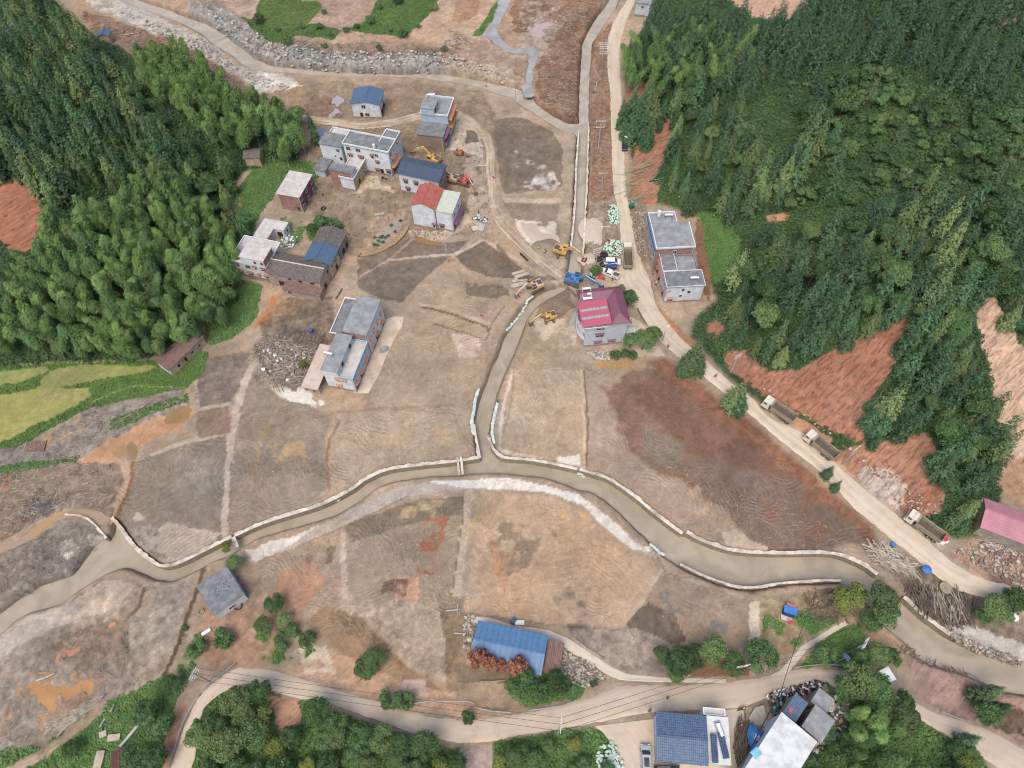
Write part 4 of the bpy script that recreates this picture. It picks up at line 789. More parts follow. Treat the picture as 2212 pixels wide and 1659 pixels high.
# forests: sampled in plan, kept where the photo shows crowns
def stand(poly,space,dz,excl=(),seed=0,jit=.42):
    g=np.random.default_rng(seed); out=[]
    a=np.array(poly,float); x0,y0,_=G(a[:,0],a[:,1],dz); bx=(x0.min()-3,x0.max()+3); by=(y0.min()-3,y0.max()+3)
    xx=np.arange(bx[0],bx[1],space); yy=np.arange(by[0],by[1],space); A,B=np.meshgrid(xx,yy); A[1::2]+=space/2
    A=A+g.uniform(-jit,jit,A.shape)*space; B=B+g.uniform(-jit,jit,B.shape)*space; Zh=hz(A,B); u,v=proj(A,B,Zh+dz)
    k=inpoly(u,v,poly); ex=np.zeros(k.shape,bool)
    for e in excl: ex|=inpoly(u,v,e)
    k&=~ex; return np.stack([A[k],B[k],Zh[k]],1)
CEDAR_R=[(1365,95),(1345,120),(1400,30),(1480,20),(1560,25),(1640,40),(1740,10),(1790,-30),(2300,-30),(2300,40),(2160,60),(2300,80),(2300,180),(2150,200),(2000,130),(1900,110),(1800,110),(1700,140),(1650,160),(1640,260),(1690,300),(1720,250),(1790,180),(1830,140),(1850,200),(1790,330),(1740,400),(1700,440),(1620,470),(1560,450),(1480,445),(1440,400),(1455,300),(1445,250),(1405,300),(1365,310),(1345,280),(1345,220),(1400,200),(1440,200),(1400,150),(1350,150)]
CEDAR_R2=[(1590,590),(1640,520),(1700,500),(1800,480),(1900,440),(2050,430),(2150,440),(2300,430),(2300,760),(2230,740),(2180,680),(2160,640),(2110,640),(2110,720),(2130,800),(2140,880),(2180,1000),(2130,1060),(2120,1130),(2070,1150),(2040,1120),(2050,1040),(2020,960),(1960,940),(1900,960),(1870,950),(1870,890),(1900,830),(1950,770),(1960,680),(1900,700),(1830,740),(1760,760),(1700,800),(1650,790),(1620,740),(1560,680),(1600,650)]
FIR_L=[(-60,-30),(60,-30),(130,20),(200,90),(250,130),(240,200),(330,270),(380,330),(420,380),(360,400),(280,400),(200,410),(120,430),(90,430),(60,390),(0,370),(-60,360)]
MIX_L=[(250,130),(330,240),(430,330),(490,340),(500,380),(480,420),(530,480),(520,540),(440,500),(380,400),(300,330)]
BAM_L=[(290,115),(340,90),(420,110),(500,190),(600,215),(640,245),(650,290),(610,320),(540,300),(470,300),(430,260),(370,210),(300,160)]
BAM_L2=[(90,450),(150,440),(220,430),(290,385),(380,370),(420,430),(500,510),(510,600),(460,680),(420,700),(340,740),(280,760),(200,755),(100,740),(-60,730),(-60,590),(40,580),(80,520)]
BAM_R=[(1355,110),(1420,55),(1500,50),(1600,60),(1640,120),(1560,150),(1500,160),(1440,170),(1400,200),(1350,160)]
BAM_SE=[(1840,1510),(1910,1500),(1960,1560),(1990,1600),(1960,1640),(2050,1620),(2120,1659),(2120,1720),(1840,1720),(1850,1600)]
SH_R=[(1700,170),(1900,140),(2100,230),(2300,260),(2300,420),(2100,420),(1950,420),(1830,450),(1720,440),(1740,320)]
hole=[[(1490,455),(1560,465),(1600,520),(1590,590),(1540,620),(1500,600)],[(1630,180),(1720,150),(1740,240),(1700,330),(1640,330)],[(1980,350),(2100,350),(2100,430),(1980,440)]]
ALLT={}
pts=np.concatenate([stand(CEDAR_R,4.1,5,hole,1),stand(CEDAR_R2,3.9,5,hole,2)])
def screen(pts): return np.stack(proj(pts[:,0],pts[:,1],pts[:,2]+6),1)
def plant_all(key,pts,group,labels,smin,smax,cap=300,stuffname=None,mixkey=None,rename=None):
    u,v=proj(pts[:,0],pts[:,1],pts[:,2]+6); on=(u>-40)&(u<2252)&(v>-40)&(v<1700); pts=pts[on]
    d=np.hypot(pts[:,0],pts[:,1]); o=np.argsort(d); pts=pts[o]; near=pts[:cap]; rest=pts[cap:]
    for i,p in enumerate(near):
        k=key
        if mixkey and random.random()<mixkey[1]: k=mixkey[0]
        uu,vv=proj(p[0],p[1],p[2]+6); lb=labels[0]
        for f,l2 in labels[1:]:
            if f(uu,vv): lb=l2; break
        t_=tree(k,p,random.uniform(smin,smax),lb,group)
        if rename=='clearing_tree': t_.name='hillside_tree'
        elif rename: t_.name=rename
    if len(rest) and stuffname:
        Vs=[];Ts=MB()
        for p in rest:
            V_=TV[key][random.randrange(len(TV[key]))][2]; a=random.uniform(0,6.28); s=random.uniform(smin,smax); R2=np.array([[math.cos(a),-math.sin(a),0],[math.sin(a),math.cos(a),0],[0,0,1]])
            Vs.append(V_@R2.T*s+np.array([p[0],p[1],p[2]-.2])); Ts.cyl((p[0],p[1],p[2]-.3),(p[0],p[1],p[2]+8*s),.15,.05,5,caps=False)
        VV=np.concatenate(Vs); root=emp(stuffname[0],(0,0,0),0,stuffname[1],'woodland'); root['kind']='stuff'
        ob('crown',npmesh('woodland_crown',VV,qf(len(VV)//4),LM[stuffname[2]]),root)['kind']='stuff'; ob('trunk',Ts,root,BARK)['kind']='stuff'
    return len(pts)
print('cedars',len(pts))
plant_all('cedar',pts,'dark conifers on the right hillside',['dark conifer in the dense wood on the right hillside',
  (lambda u,v:u>1850 and v>700,'dark conifer on the narrow ridge between the two landslide scars'),(lambda u,v:v<200,'tall dark conifer at the upper edge of the right hillside wood'),(lambda u,v:u<1640 and v<460,'dark conifer above the small landslide by the right dirt road'),(lambda u,v:v>620,'dark conifer along the upper edge of the large red landslide'),(lambda u,v:v>500 and u<1850,'dark conifer between the green crop plot and the large red landslide'),(lambda u,v:v>420,'dark conifer in the middle of the right hillside wood'),],.6,1.5,299,('woodland','far dark conifers at the top of the right hillside','con'),('broad',.16))
pts=stand(FIR_L,3.7,4,(),3); print('firs',len(pts))
plant_all('fir',pts,'mixed green trees on the upper left hillside',['green tree in the middle of the dense wood on the upper left hillside',(lambda u,v:v<90,'green tree at the top left corner of the hillside wood'),(lambda u,v:v>330,'green tree just above the red scar at the left edge'),(lambda u,v:u>240,'green tree on the right flank of the upper left wood, near the bamboo'),(lambda u,v:u<70,'green tree cut by the left edge of the photo, upper left wood')],.6,1.45,299,('woodland','far green trees along the top of the left hillside','pine'),('cedar',.3),'fir_tree')
pts=stand(MIX_L,3.6,5,(),4); print('mixl',len(pts))
plant_all('broad',pts,'round trees between wood and bamboo on the left slope',['round bushy tree between the conifers and the bamboo, left slope'],.7,1.05,60,None,('fir',.45))
pb=np.concatenate([stand(BAM_L2,3.0,8,(),5),stand(BAM_L,3.1,8,(),6)]); print('bamboo',len(pb))
plant_all('bamboo',pb,'feathery bamboo on the left slope',['bright green feathery bamboo in the heart of the grove on the left slope',(lambda u,v:v>690,'feathery bamboo along the edge of the ripening rice'),(lambda u,v:u>410 and v>340,'feathery bamboo nearest the white terraced house'),(lambda u,v:u<110 and v>340,'feathery bamboo below the red scar at the left edge'),(lambda u,v:340<v<470,'feathery bamboo where the grove meets the darker trees'),(lambda u,v:v<340,'feathery bamboo above the brick house on the left slope')],.85,1.15,290,('bamboo_grove','far feathery bamboo by the upper left river bank','bam'),('darkbamboo',.3))
pts=np.concatenate([stand(BAM_R,3.6,8,(),7)]); print('bamr',len(pts))
plant_all('darkbamboo',pts,'bamboo beside the upper right road',['dark green bamboo above the upper right dirt road'],.9,1.1,60)
pts=stand(BAM_SE,3.2,8,(),8); print('bamse',len(pts))
plant_all('bamboo',pts,'bamboo in the lower right corner',['bright feathery bamboo in the lower right corner below the road'],.7,.95,60)
pts=stand(SH_R,3.5,1,(),9); print('shr',len(pts))
plant_all('bigshrub',pts,'shrubs scattered on the right hill clearing',['low shrub in the open clearing on the right hillside'],.6,1.5,290,None,('shrub',.35))
pts=stand(SH_R,9,5,(),39)
plant_all('cedar',pts[::2],'lone trees on the right hill clearing',['single tree rising from the scrub of the right hillside clearing'],.6,1.1,40,None,('broad',.5),'clearing_tree')
# trees one can name by where they stand: (kind, point of the crown centre in the photo, crown height above base, scale, label)
SOLO=[('broad',(1390,742),3,1.0,'round dark tree beside the lane, right of the grey-tiled mansion'),('broad',(1410,728),3,.8,'smaller round tree behind the dark tree right of the mansion'),
('broad',(1362,740),2.5,.75,'leafy tree at the corner of the mansion with the maroon roof'),('broad',(1358,650),2.5,.8,'leafy tree between the maroon roof and the road'),('bigshrub',(1340,625),1,.7,'bushy plant at the back corner of the maroon-roofed mansion'),
('bigshrub',(1330,765),1.5,.7,'round shrub in front of the mansion wall, left one'),('bigshrub',(1350,763),1.5,.7,'round shrub in front of the mansion wall, middle one'),('bigshrub',(1366,765),1.5,.65,'round shrub in front of the mansion wall, right one'),
('cedar',(1498,772),6,1.2,'tall dark conifer at the bend of the road below the white house'),('cedar',(1482,785),5,.9,'shorter dark conifer left of the tall one at the road bend'),('cedar',(1512,790),4,.8,'small dark conifer right of the tall one at the road bend'),
('cedar',(1592,855),6,1.25,'lone dark conifer beside the road near the first dump truck'),('cedar',(1600,870),5,.95,'small conifer leaning on the lone conifer by the first dump truck'),
('cedar',(1797,1012),5,.55,'slender conifer on the roadside below the second dump truck'),('cedar',(1812,1045),4,.45,'small slender conifer at the roadside, nearest the river'),
('olive',(1828,1300),4,1.15,'large olive green tree leaning over the river bend'),('olive',(1845,1285),4,.9,'olive tree behind the large one by the river bend'),('broad',(1895,1300),4,1.1,'dark tree beside the olive tree on the river bank'),('broad',(1912,1325),4,.9,'dark tree overhanging the river, right of the olive tree'),('broad',(1880,1340),3,.7,'small dark tree at the foot of the riverside trees'),
('broad',(2150,1320),4,1.0,'dark tree beside the round white dish, right bank'),('broad',(2190,1300),4,1.0,'dark tree at the right edge beside the dirt road'),('broad',(2120,1330),2,.6,'low dark tree by the driftwood heap'),
('cedar',(2125,1500),4,.9,'dark conifer on the pink slope below the river'),('broad',(2130,1545),3,.85,'dark tree by the lower right road'),('cedar',(2160,1490),5,.7,'narrow conifer above the lower right road'),('cedar',(2165,1530),3,.6,'short conifer beside the lower right road'),
('broad',(1778,1415),2.5,.8,'yellowish green tree beside the narrow path to the river'),('broad',(1860,1425),2.5,.8,'blue-green tree between the lamp and the river'),('broad',(1893,1415),3,.8,'dark tree beside the river bank below the utility pole'),('broad',(1925,1420),3,.65,'small tree at the river edge below the riverside trees'),
('broad',(1850,1470),4,1.15,'large green tree over the lower right road'),('broad',(1890,1490),4,1.0,'dark tree right of the large one over the lower right road'),('broad',(1820,1490),3.5,.85,'green tree at the corner of the scrap yard'),('broad',(1940,1520),4,.9,'dark tree beside the road opening, lower right'),('cedar',(2090,1600),3,.7,'small conifer below the lower right road'),('broad',(2070,1625),3,.6,'bushy tree below the lower right road'),
('broad',(1470,1430),4,1.0,'dark tree hanging over the bottom road, second from left of its row'),('broad',(1430,1415),3,.65,'smaller dark tree at the left end of the roadside row'),('broad',(1540,1405),4,.95,'dark tree in the middle of the roadside row'),('broad',(1500,1420),3,.75,'dark tree between two larger ones in the roadside row'),('broad',(1580,1435),3,.75,'low dark tree next to the pole in the roadside row'),('broad',(1640,1420),4,1.0,'dark tree at the right end of the roadside row'),('broad',(1460,1455),3,.6,'small tree overhanging the pale path'),
('broad',(1125,1475),4,1.05,'bright leafy tree below the blue warehouse'),('broad',(1205,1475),2.5,.7,'leafy tree in the rubble below the broken tiled roof'),('bigshrub',(1175,1495),1.5,.9,'leafy shrub between the warehouse tree and the guardrail'),('bigshrub',(1235,1495),1.5,.8,'shrub at the guardrail corner below the rubble'),
('dead',(1036,1434),0,1.15,'withered red-brown tree in front of the blue roof, leftmost'),('dead',(1060,1441),0,.95,'withered red-brown tree in front of the blue roof, second'),('dead',(1083,1446),0,.8,'thin withered tree in front of the blue roof'),('dead',(1119,1452),0,1.15,'round withered red tree in front of the blue roof, rightmost'),
('broad',(592,1302),3,.62,'dark tree on the red slope, topmost of the cluster'),('broad',(612,1338),3,.55,'dark tree on the red slope, second of the cluster'),('broad',(572,1355),2.5,.7,'dark tree on the left of the red slope cluster'),('bigshrub',(630,1362),2,.85,'bushy shrub in the middle of the red slope cluster'),('bigshrub',(664,1380),2,.9,'bushy shrub on the right of the red slope cluster'),('bigshrub',(610,1385),1.5,.9,'low shrub below the red slope cluster'),
('bigshrub',(485,1380),1.5,1.2,'bushy green shrub below the grey-roofed house'),('bigshrub',(425,1400),1.5,.9,'shrub on the slope beside the utility pole'),('broad',(812,1430),1.5,.75,'fallen leafy tree on the slope above the bottom road'),('bigshrub',(790,1445),1,1.1,'leafy end of the fallen tree near the bottom road'),
('bigshrub',(845,1510),1.5,1.1,'shrub beside the guardrail of the bottom road'),('bigshrub',(880,1515),1,.8,'small shrub hanging over the guardrail'),('bigshrub',(1010,1550),1,.7,'reddish scrub inside the bend of the bottom road'),
('broad',(508,1218),2,.6,'dark tree behind the grey-roofed house'),('olive',(490,1183),2,.5,'yellowish bush over the river wall'),('bigshrub',(399,1357),.5,.4,'small bush in the ditch left of the grey-roofed house'),
('broad',(640,245),5,1.0,'tall round tree at the end of the upper dirt track'),('cedar',(668,258),4,.6,'slim tree beside the upper dirt track'),('cedar',(678,290),4,.8,'conifer beside the small blue roof'),
('broad',(695,488),1.5,.7,'leafy mound behind the old tiled house'),('bigshrub',(680,500),1.5,1.2,'bright shrub behind the old tiled house'),('bigshrub',(718,492),1.5,1.1,'bright shrub right of the leafy mound'),
('olive',(655,788),1.5,.4,'small reddish bush beside the driftwood heap'),('bigshrub',(1288,583),1.5,.8,'dark bush beside the white pickup truck'),
('cedar',(1400,205),5,1.1,'big conifer by the upper right road'),('cedar',(1385,235),5,1.0,'dark conifer just above the parked dark pickup'),('cedar',(1370,220),4,.9,'conifer at the edge of the upper right road'),
('broad',(160,1620),1,.5,'low tree among the debris, lower left'),('broad',(320,1540),3,.85,'olive tree at the foot of the slope, lower left'),('broad',(345,1570),3,.9,'green tree at the foot of the slope beside the road'),('broad',(370,1480),2,.6,'scrubby tree below the leaning pole'),('broad',(300,1640),3,.85,'green tree at the lower left edge of the slope'),('broad',(340,1640),3,.8,'dark tree beside the guardrail, lower left')]
for k,(px,dz,s,l_) in enumerate([(q[1],q[2],q[3],q[4]) for q in SOLO]):
    tree(SOLO[k][0],G1(px,dz*.9),s*(1.12 if SOLO[k][0]!='dead' else 1.1),l_,zs=1.7 if SOLO[k][0]=='dead' else None)
BOT=[[(412,1560),(440,1510),(500,1490),(560,1480),(590,1510),(600,1580),(680,1520),(740,1530),(800,1560),(860,1570),(960,1610),(990,1640),(985,1720),(412,1720)],[(1060,1625),(1120,1600),(1200,1585),(1290,1580),(1325,1620),(1330,1720),(1060,1720)],[(1840,1500),(1900,1480),(1980,1530),(2000,1570),(1920,1560),(1860,1560)],[(1790,1560),(1840,1560),(1850,1720),(1730,1720)],[(2030,1590),(2150,1640),(2180,1720),(2050,1720)]]
gl=['round leafy tree in the wood below the bottom road, lower left','round leafy tree on the green bank at the bottom centre','dark leafy tree beside the lower right road','dark leafy tree behind the white roof, lower right','leafy tree below the lower right road']
for i,bp_ in enumerate(BOT):
    pts=stand(bp_,4.0,5,(),20+i,.35); print('bot',len(pts))
    for p in pts: tree('broad' if random.random()<.85 else 'olive',p,random.uniform(.7,1.05) if i!=1 else random.uniform(.45,.75),gl[i],['wood below the bottom road','trees on the bottom green bank','dark trees by the lower right road','trees behind the white roof','trees below the lower right road'][i])
for i,p in enumerate([(600,68),(622,88),(655,60),(690,64),(715,78),(748,70),(772,62),(800,52),(845,66),(872,80),(905,60),(938,22),(820,20),(860,8),(700,30),(560,50),(700,104),(620,98),(960,112),(820,108)]):
    tree('bigshrub' if i%2 else 'shrub',G1(p),random.uniform(.7,1.3),'scrubby bush among the crop strips at the top of the photo','bushes among the top crop strips')
# ground cover nobody could count
def cover(name,label,sel,n,size,lm,hmax=.6,cl=.5,seed=1):
    g=np.random.default_rng(seed); j,i=np.nonzero(sel[:-1,:-1]); k=g.integers(0,len(j),n//6); x=X[j[k],i[k]]+g.uniform(0,dx,len(k)); y=Y[j[k],i[k]]+g.uniform(0,dx,len(k)); z=Zg[j[k],i[k]]
    C_=np.stack([x,y,z],1); hgt=g.uniform(.15,1,len(k))*hmax; C_=np.repeat(C_,6,0); hh=np.repeat(hgt,6); m=len(C_); v=unit(m,g); v[:,2]=abs(v[:,2])
    rr=np.repeat(g.uniform(.3,1,len(k))*cl,6); P_=C_+v*np.stack([rr,rr,hh],1); S_=size*g.uniform(.6,1.4,m)
    V_=quads(P_,v+np.array([0,0,.7])+g.normal(0,.35,(m,3)),g.normal(size=(m,3)),S_,S_*.8)
    o=ob(name,npmesh(name,V_,qf(m),LM[lm])); return tag(o,label,'plants',kind='stuff')
vis=(U>-30)&(U<2240)&(V>-30)&(V<1690)&(rm<.1)
green=(C[...,1]>C[...,0]*1.08)&(GRN>.5)&vis
wood=green&((mL>.5)|(mR>.5))&~inpoly(U,V,hole[0])
cover('undergrowth','dense green undergrowth and saplings covering the wooded hillsides',wood,380000,.42,'ugr',1.3,.9,1)
cover('grass','rough green grass and low crops around the fields and road banks',green&~wood&~((V<100)&(U<960)&(U>500))&~((U<420)&(V>780)&(V<1000)),150000,.28,'grs',.45,.35,2)
rice=green&(((V<100)&(U<960)&(U>500))|((U<440)&(V>780)&(V<1000)))
LM['rice']=leafmat('ripening_rice',(134,136,78),(156,150,82),None,.05,.4); LM['rice2']=leafmat('green_crop',(90,118,60),(106,132,68),None,.05,.4)
yel=rice&(C[...,0]>C[...,1]*.72)&(V>700)
cover('rice_field','yellow-green ripening rice on the left terraces',yel,60000,.3,'rice',.3,.3,3)
cover('crop_field','green crops and banks beside the rice and river',rice&~yel,60000,.3,'rice2',.35,.3,4)
# ------------------------------------------------------------------ building materials
W_=mat('white_render',(226,230,234),c2=(204,208,212),sc=.9,grime=.25,rough=.85); W2=mat('grey_white_render',(206,212,218),c2=(184,190,196),sc=.9,grime=.4)
TILEW=mat('pale_wall_tiles',(206,210,216),c2=(190,196,204),stripe=(2,.45,0,.3),scol=.88,rough=.45)
BRICK=mat('red_brick',(178,134,122),c2=(156,112,100),stripe=(2,.22),scol=.86,grime=.4); BRICKD=mat('muddy_brick',(164,136,120),c2=(146,116,100),stripe=(2,.24),scol=.88,grime=.8)
BLUEW=mat('faded_blue_render',(158,178,200),c2=(182,194,206),sc=.7,grime=.2); MAROON=mat('maroon_wall_tiles',(134,72,82),c2=(112,58,70),stripe=(2,.4),scol=.85,rough=.5)
PINKW=mat('pinkish_wall_tiles',(196,180,176),c2=(178,162,160),stripe=(2,.4),scol=.88)
MUD=mat('mud_brick_wall',(206,184,150),c2=(180,154,122),sc=.8,grime=.5); OLDW=mat('old_stone_wall',(178,168,152),c2=(146,134,116),sc=1.2,grime=.6)
CONC=mat('weathered_concrete_roof',(158,160,162),c2=(128,130,132),sc=.55,lo=.36,hi=.62,grime=.25,bump_=.3); CONCD=mat('dark_concrete_roof',(138,140,142),c2=(108,110,114),sc=.6,lo=.36,hi=.6,grime=.15,bump_=.3)
CONCL=mat('light_concrete_roof',(206,200,194),c2=(184,180,174),sc=.6,grime=.3); PAR=mat('white_parapet',(228,230,232),c2=(206,208,208)); PARB=mat('sky_blue_parapet',(136,182,210),c2=(158,194,214))
SLAB=mat('pinkish_slab',(212,188,172),c2=(196,172,154),sc=.5,grime=.2); WHR=mat('bright_white_roof',(216,218,216),c2=(194,198,198),sc=.35,grime=.35)
BLR=mat('blue_metal_roof',(84,110,142),c2=(76,100,132),stripe=(0,.85),scol=.84,rough=.5); BLRy=mat('blue_metal_roof_cross',(82,106,138),c2=(74,98,128),stripe=(1,.6),scol=.84,rough=.5)
DBL=mat('slate_blue_metal_roof',(74,90,112),c2=(66,80,100),stripe=(0,.5),scol=.86,rough=.5); WBL=mat('bright_blue_metal_roof',(88,134,178),c2=(78,122,168),stripe=(0,1.15,1,.38),scol=.84,rough=.5)
BTL=mat('blue_glazed_tiles',(90,118,150),c2=(74,98,128),stripe=(0,.34,1,.42),scol=.66,rough=.5,sc=1.5); RTL=mat('orange_red_tiles',(190,106,90),c2=(176,84,68),stripe=(1,.55,0,.4),scol=.84,rough=.6,sc=.8)
CRM=mat('cream_corrugated_sheet',(198,204,184),c2=(186,190,170),stripe=(1,.8),scol=.88,rough=.6); MRT=mat('maroon_roof_tiles',(140,84,104),c2=(128,76,96),stripe=(0,.45,1,.55),scol=.86,rough=.5)
PNK=mat('crimson_roof_sheet',(198,84,108),c2=(186,94,116),stripe=(0,.35),scol=.87,rough=.55,sc=2); PNK2=mat('faded_pink_roof',(196,128,138),c2=(180,118,128),stripe=(0,.4,1,.6),scol=.87,rough=.6,sc=.4)
OLDT=mat('old_grey_clay_tiles',(128,118,112),c2=(98,90,86),stripe=(0,.42),scol=.72,rough=.9,sc=1.6,bump_=.6,lo=.35,hi=.65); OLDB=mat('old_brown_clay_tiles',(150,118,106),c2=(116,88,80),stripe=(0,.42),scol=.72,rough=.9,sc=1.4,bump_=.6,lo=.35,hi=.65)
GLS=mat('dark_window_glass',(48,58,64),c2=(70,82,86),rough=.15,sc=.8,spec=.5); FRM=mat('window_frame',(196,198,196),c2=(180,180,178)); DARK=mat('painted_opening_shade',(42,38,36),c2=(56,50,46)); SKYL=mat('ribbed_grey_skylight',(166,168,170),c2=(150,152,156),stripe=(0,.9),scol=.75)
OR_=mat('orange_awning_tiles',(204,136,92),c2=(188,122,84),stripe=(0,.3),scol=.85); BRN=mat('brown_awning_tiles',(146,98,78),c2=(128,84,68)); PUR=mat('purple_band_tiles',(136,84,108),c2=(122,74,98)); BLB=mat('blue_band_tiles',(80,118,164),c2=(92,128,170)); REDA=mat('red_awning_tiles',(176,106,96),c2=(170,90,80))
METW=mat('white_painted_metal',(232,232,228),c2=(214,214,210),rough=.4); METG=mat('galvanised_metal',(176,182,186),c2=(156,162,168),rough=.4,metal=.3); RUST=mat('rusty_steel',(140,84,66),c2=(116,72,58)); BLK=mat('black_rubber',(40,40,42),c2=(54,54,56),rough=.7)
WOODP=mat('weathered_planks',(168,148,124),c2=(140,122,102),sc=2); CST=mat('concrete_pole',(186,184,178),c2=(168,166,160)); SOLP=mat('solar_panel_cells',(44,58,84),c2=(54,70,98),rough=.3,stripe=(0,.33,1,.33),scol=1.9)
CPL=mat('mud_stained_plinth',(160,148,130),c2=(140,124,104),sc=1.4,grime=.6)
AW={'o':OR_,'b':BRN,'p':PUR,'r':REDA}
def rect(c4,H,zb=None):
    """corners FL,FR,BR,BL of a roof in the photo at height H -> centre, angle, size"""
    a=np.array(c4,float)
    if zb is None:
        z=0.
        for _ in range(6):
            x,y=Pz(a[:,0],a[:,1],z+H); z=float(np.mean(hz(x,y)))
        zb=z
    x,y=Pz(a[:,0],a[:,1],zb+H); P_=[Vector((x[i],y[i])) for i in range(4)]
    ex=(P_[1]-P_[0])+(P_[2]-P_[3]); ey=(P_[3]-P_[0])+(P_[2]-P_[1]); w=ex.length/2; d=ey.length/2
    a1=math.atan2(ex.y,ex.x); a2=math.atan2(-ey.x,ey.y)
    dlt=(a2-a1+math.pi)%(2*math.pi)-math.pi; ang=a1+dlt*w*0+dlt*(d/(w+d))
    c=sum(P_,Vector((0,0)))/4; return dict(x=c.x,y=c.y,z=zb,a=ang,w=w,d=d,H=H)
def house(name,label,blocks,cat='house',group=None,name2=None):
    """blocks: dict(c=corners,H=..,z0=..,wall=(F,R,B,L),roof=kind,rm=mat,win=[...],par=mat,...)"""
    b0=rect(blocks[0]['c'],blocks[0]['H']); root=emp(name,(b0['x'],b0['y'],b0['z']),b0['a'],label,cat,group)
    inv=(Matrix.Translation((b0['x'],b0['y'],b0['z']))@Matrix.Rotation(b0['a'],4,'Z')).inverted()
    for bi,B in enumerate(blocks):
        b=rect(B['c'],B['H'],b0['z']) if bi else b0
        if B.get('snap',True): 
            k=round((b['a']-b0['a'])/(math.pi/2)); b['a']=b0['a']+k*math.pi/2
        M=inv@Matrix.Translation((b['x'],b['y'],b0['z']))@Matrix.Rotation(b['a'],4,'Z')
        oh=B.get('oh',.35); z0=B.get('z0',-.6); H=B['H']; kind=B.get('roof','flat'); th_=B.get('th',.18)
        w=b['w']-2*oh; d=b['d']-2*oh; e=.004*bi
        w-=e; d-=e; wl=B['wall']; wl=wl if isinstance(wl,(tuple,list)) else (wl,)*4; ms=[]; 
        for m in wl:
            if m not in ms: ms.append(m)
        Ht=H-th_ if kind in('flat','parapet') else H-.12
        if not B.get('open'):
            mb=MB(); x,y=w/2,d/2; vs=[(-x,-y,z0),(x,-y,z0),(x,y,z0),(-x,y,z0),(-x,-y,Ht),(x,-y,Ht),(x,y,Ht),(-x,y,Ht)]
            for f,mi in (((0,1,5,4),0),((1,2,6,5),1),((2,3,7,6),2),((3,0,4,7),3)): mb.add([vs[i] for i in f],[(0,1,2,3)],ms.index(wl[mi]))
            mb.add([vs[4],vs[5],vs[6],vs[7]],[(0,1,2,3)],0)
            ob('wall',mb.xf(M),root,ms)
        else:
            mb=MB()
            for i in (-.47,0,.47):
                for j in (-.45,.45): mb.box(w*i,d*j,(Ht+z0)/2,.3,.3,Ht-z0)
            ob('column',mb.xf(M),root,wl[0])
        if not B.get('open') and B['H']>4: ob('downpipe',MB().cyl((w/2-.25,-d/2-.08,z0+.4),(w/2-.25,-d/2-.08,Ht-.1),.06,n=5).xf(M),root,METW); ob('plinth',MB().box(0,-d/2-.03,.25,w+.06,.06,.7).box(w/2+.03,0,.25,.06,d,.7).xf(M),root,CPL)
        rm_=B['rm']; W,D=b['w'],b['d']; mb=MB(); mm=[rm_]
        if kind in ('flat','parapet'):
            mb.box(0,0,H-th_/2,W,D,th_); ro=ob('roof',mb.xf(M),root,[rm_])
            if kind=='parapet':
                ph=B.get('ph',.55); pt=.22; pb=MB(); sides=B.get('ps','FRBL')
                if 'F' in sides: pb.box(0,-D/2+pt/2,H+ph/2-.002,W,pt,ph)
                if 'B' in sides: pb.box(0,D/2-pt/2,H+ph/2-.002,W,pt,ph)
                if 'R' in sides: pb.box(W/2-pt/2,0,H+ph/2-.004,pt,D-2*pt-.01,ph)
                if 'L' in sides: pb.box(-W/2+pt/2,0,H+ph/2-.004,pt,D-2*pt-.01,ph)
                ob('parapet',pb.xf(M),root,B.get('par',PAR))
            if B.get('rim'): 
                pb=MB(); t=.16
                for (cx,cy,sx,sy) in ((0,-D/2+t/2,W,t),(0,D/2-t/2,W,t),(W/2-t/2,0,t,D-2*t-.01),(-W/2+t/2,0,t,D-2*t-.01)): pb.box(cx,cy,H+.05,sx,sy,.1)
                ob('roof_rim',pb.xf(M),root,B['rim'])
        elif kind in ('gx','gy'):
            rh=B.get('rh',1.2); t=.12; rp=B.get('rp',0.)
            if kind=='gx':
                A=[(-W/2,-D/2,H),(W/2,-D/2,H),(W/2,rp*D,H+rh),(-W/2,rp*D,H+rh)]; Bq=[(-W/2,rp*D,H+rh),(W/2,rp*D,H+rh),(W/2,D/2,H),(-W/2,D/2,H)]
                gab=[[(-w/2,-d/2,Ht),(-w/2,d/2,Ht),(-w/2,rp*D,H+rh-.1)],[(w/2,-d/2,Ht),(w/2,d/2,Ht),(w/2,rp*D,H+rh-.1)]]; gm_=[wl[3],wl[1]]
                rid=[(-W/2,rp*D,H+rh+.03),(W/2,rp*D,H+rh+.03)]
            else:
                A=[(-W/2,-D/2,H),(-W/2,D/2,H),(rp*W,D/2,H+rh),(rp*W,-D/2,H+rh)]; Bq=[(rp*W,-D/2,H+rh),(rp*W,D/2,H+rh),(W/2,D/2,H),(W/2,-D/2,H)]
                gab=[[(-w/2,-d/2,Ht),(w/2,-d/2,Ht),(rp*W,-d/2,H+rh-.1)],[(-w/2,d/2,Ht),(w/2,d/2,Ht),(rp*W,d/2,H+rh-.1)]]; gm_=[wl[0],wl[2]]
                rid=[(rp*W,-D/2,H+rh+.03),(rp*W,D/2,H+rh+.03)]
            for qd in (A,Bq):
                top=[Vector(v) for v in qd]; bot=[v-Vector((0,0,t)) for v in top]
                mb.add(top+bot,[(0,1,2,3),(7,6,5,4),(0,4,5,1),(1,5,6,2),(2,6,7,3),(3,7,4,0)])
            ro=ob('roof',mb.xf(M),root,[rm_])
            rb=MB().beam(rid[0],rid[1],.35,.12); ob('ridge_cap',rb.xf(M),ro,[B.get('ridge',rm_)])
            for g_,gmm in zip(gab,gm_): ob('gable',MB().add(g_,[(0,1,2)]).xf(M),root,gmm)
        elif kind=='shed':
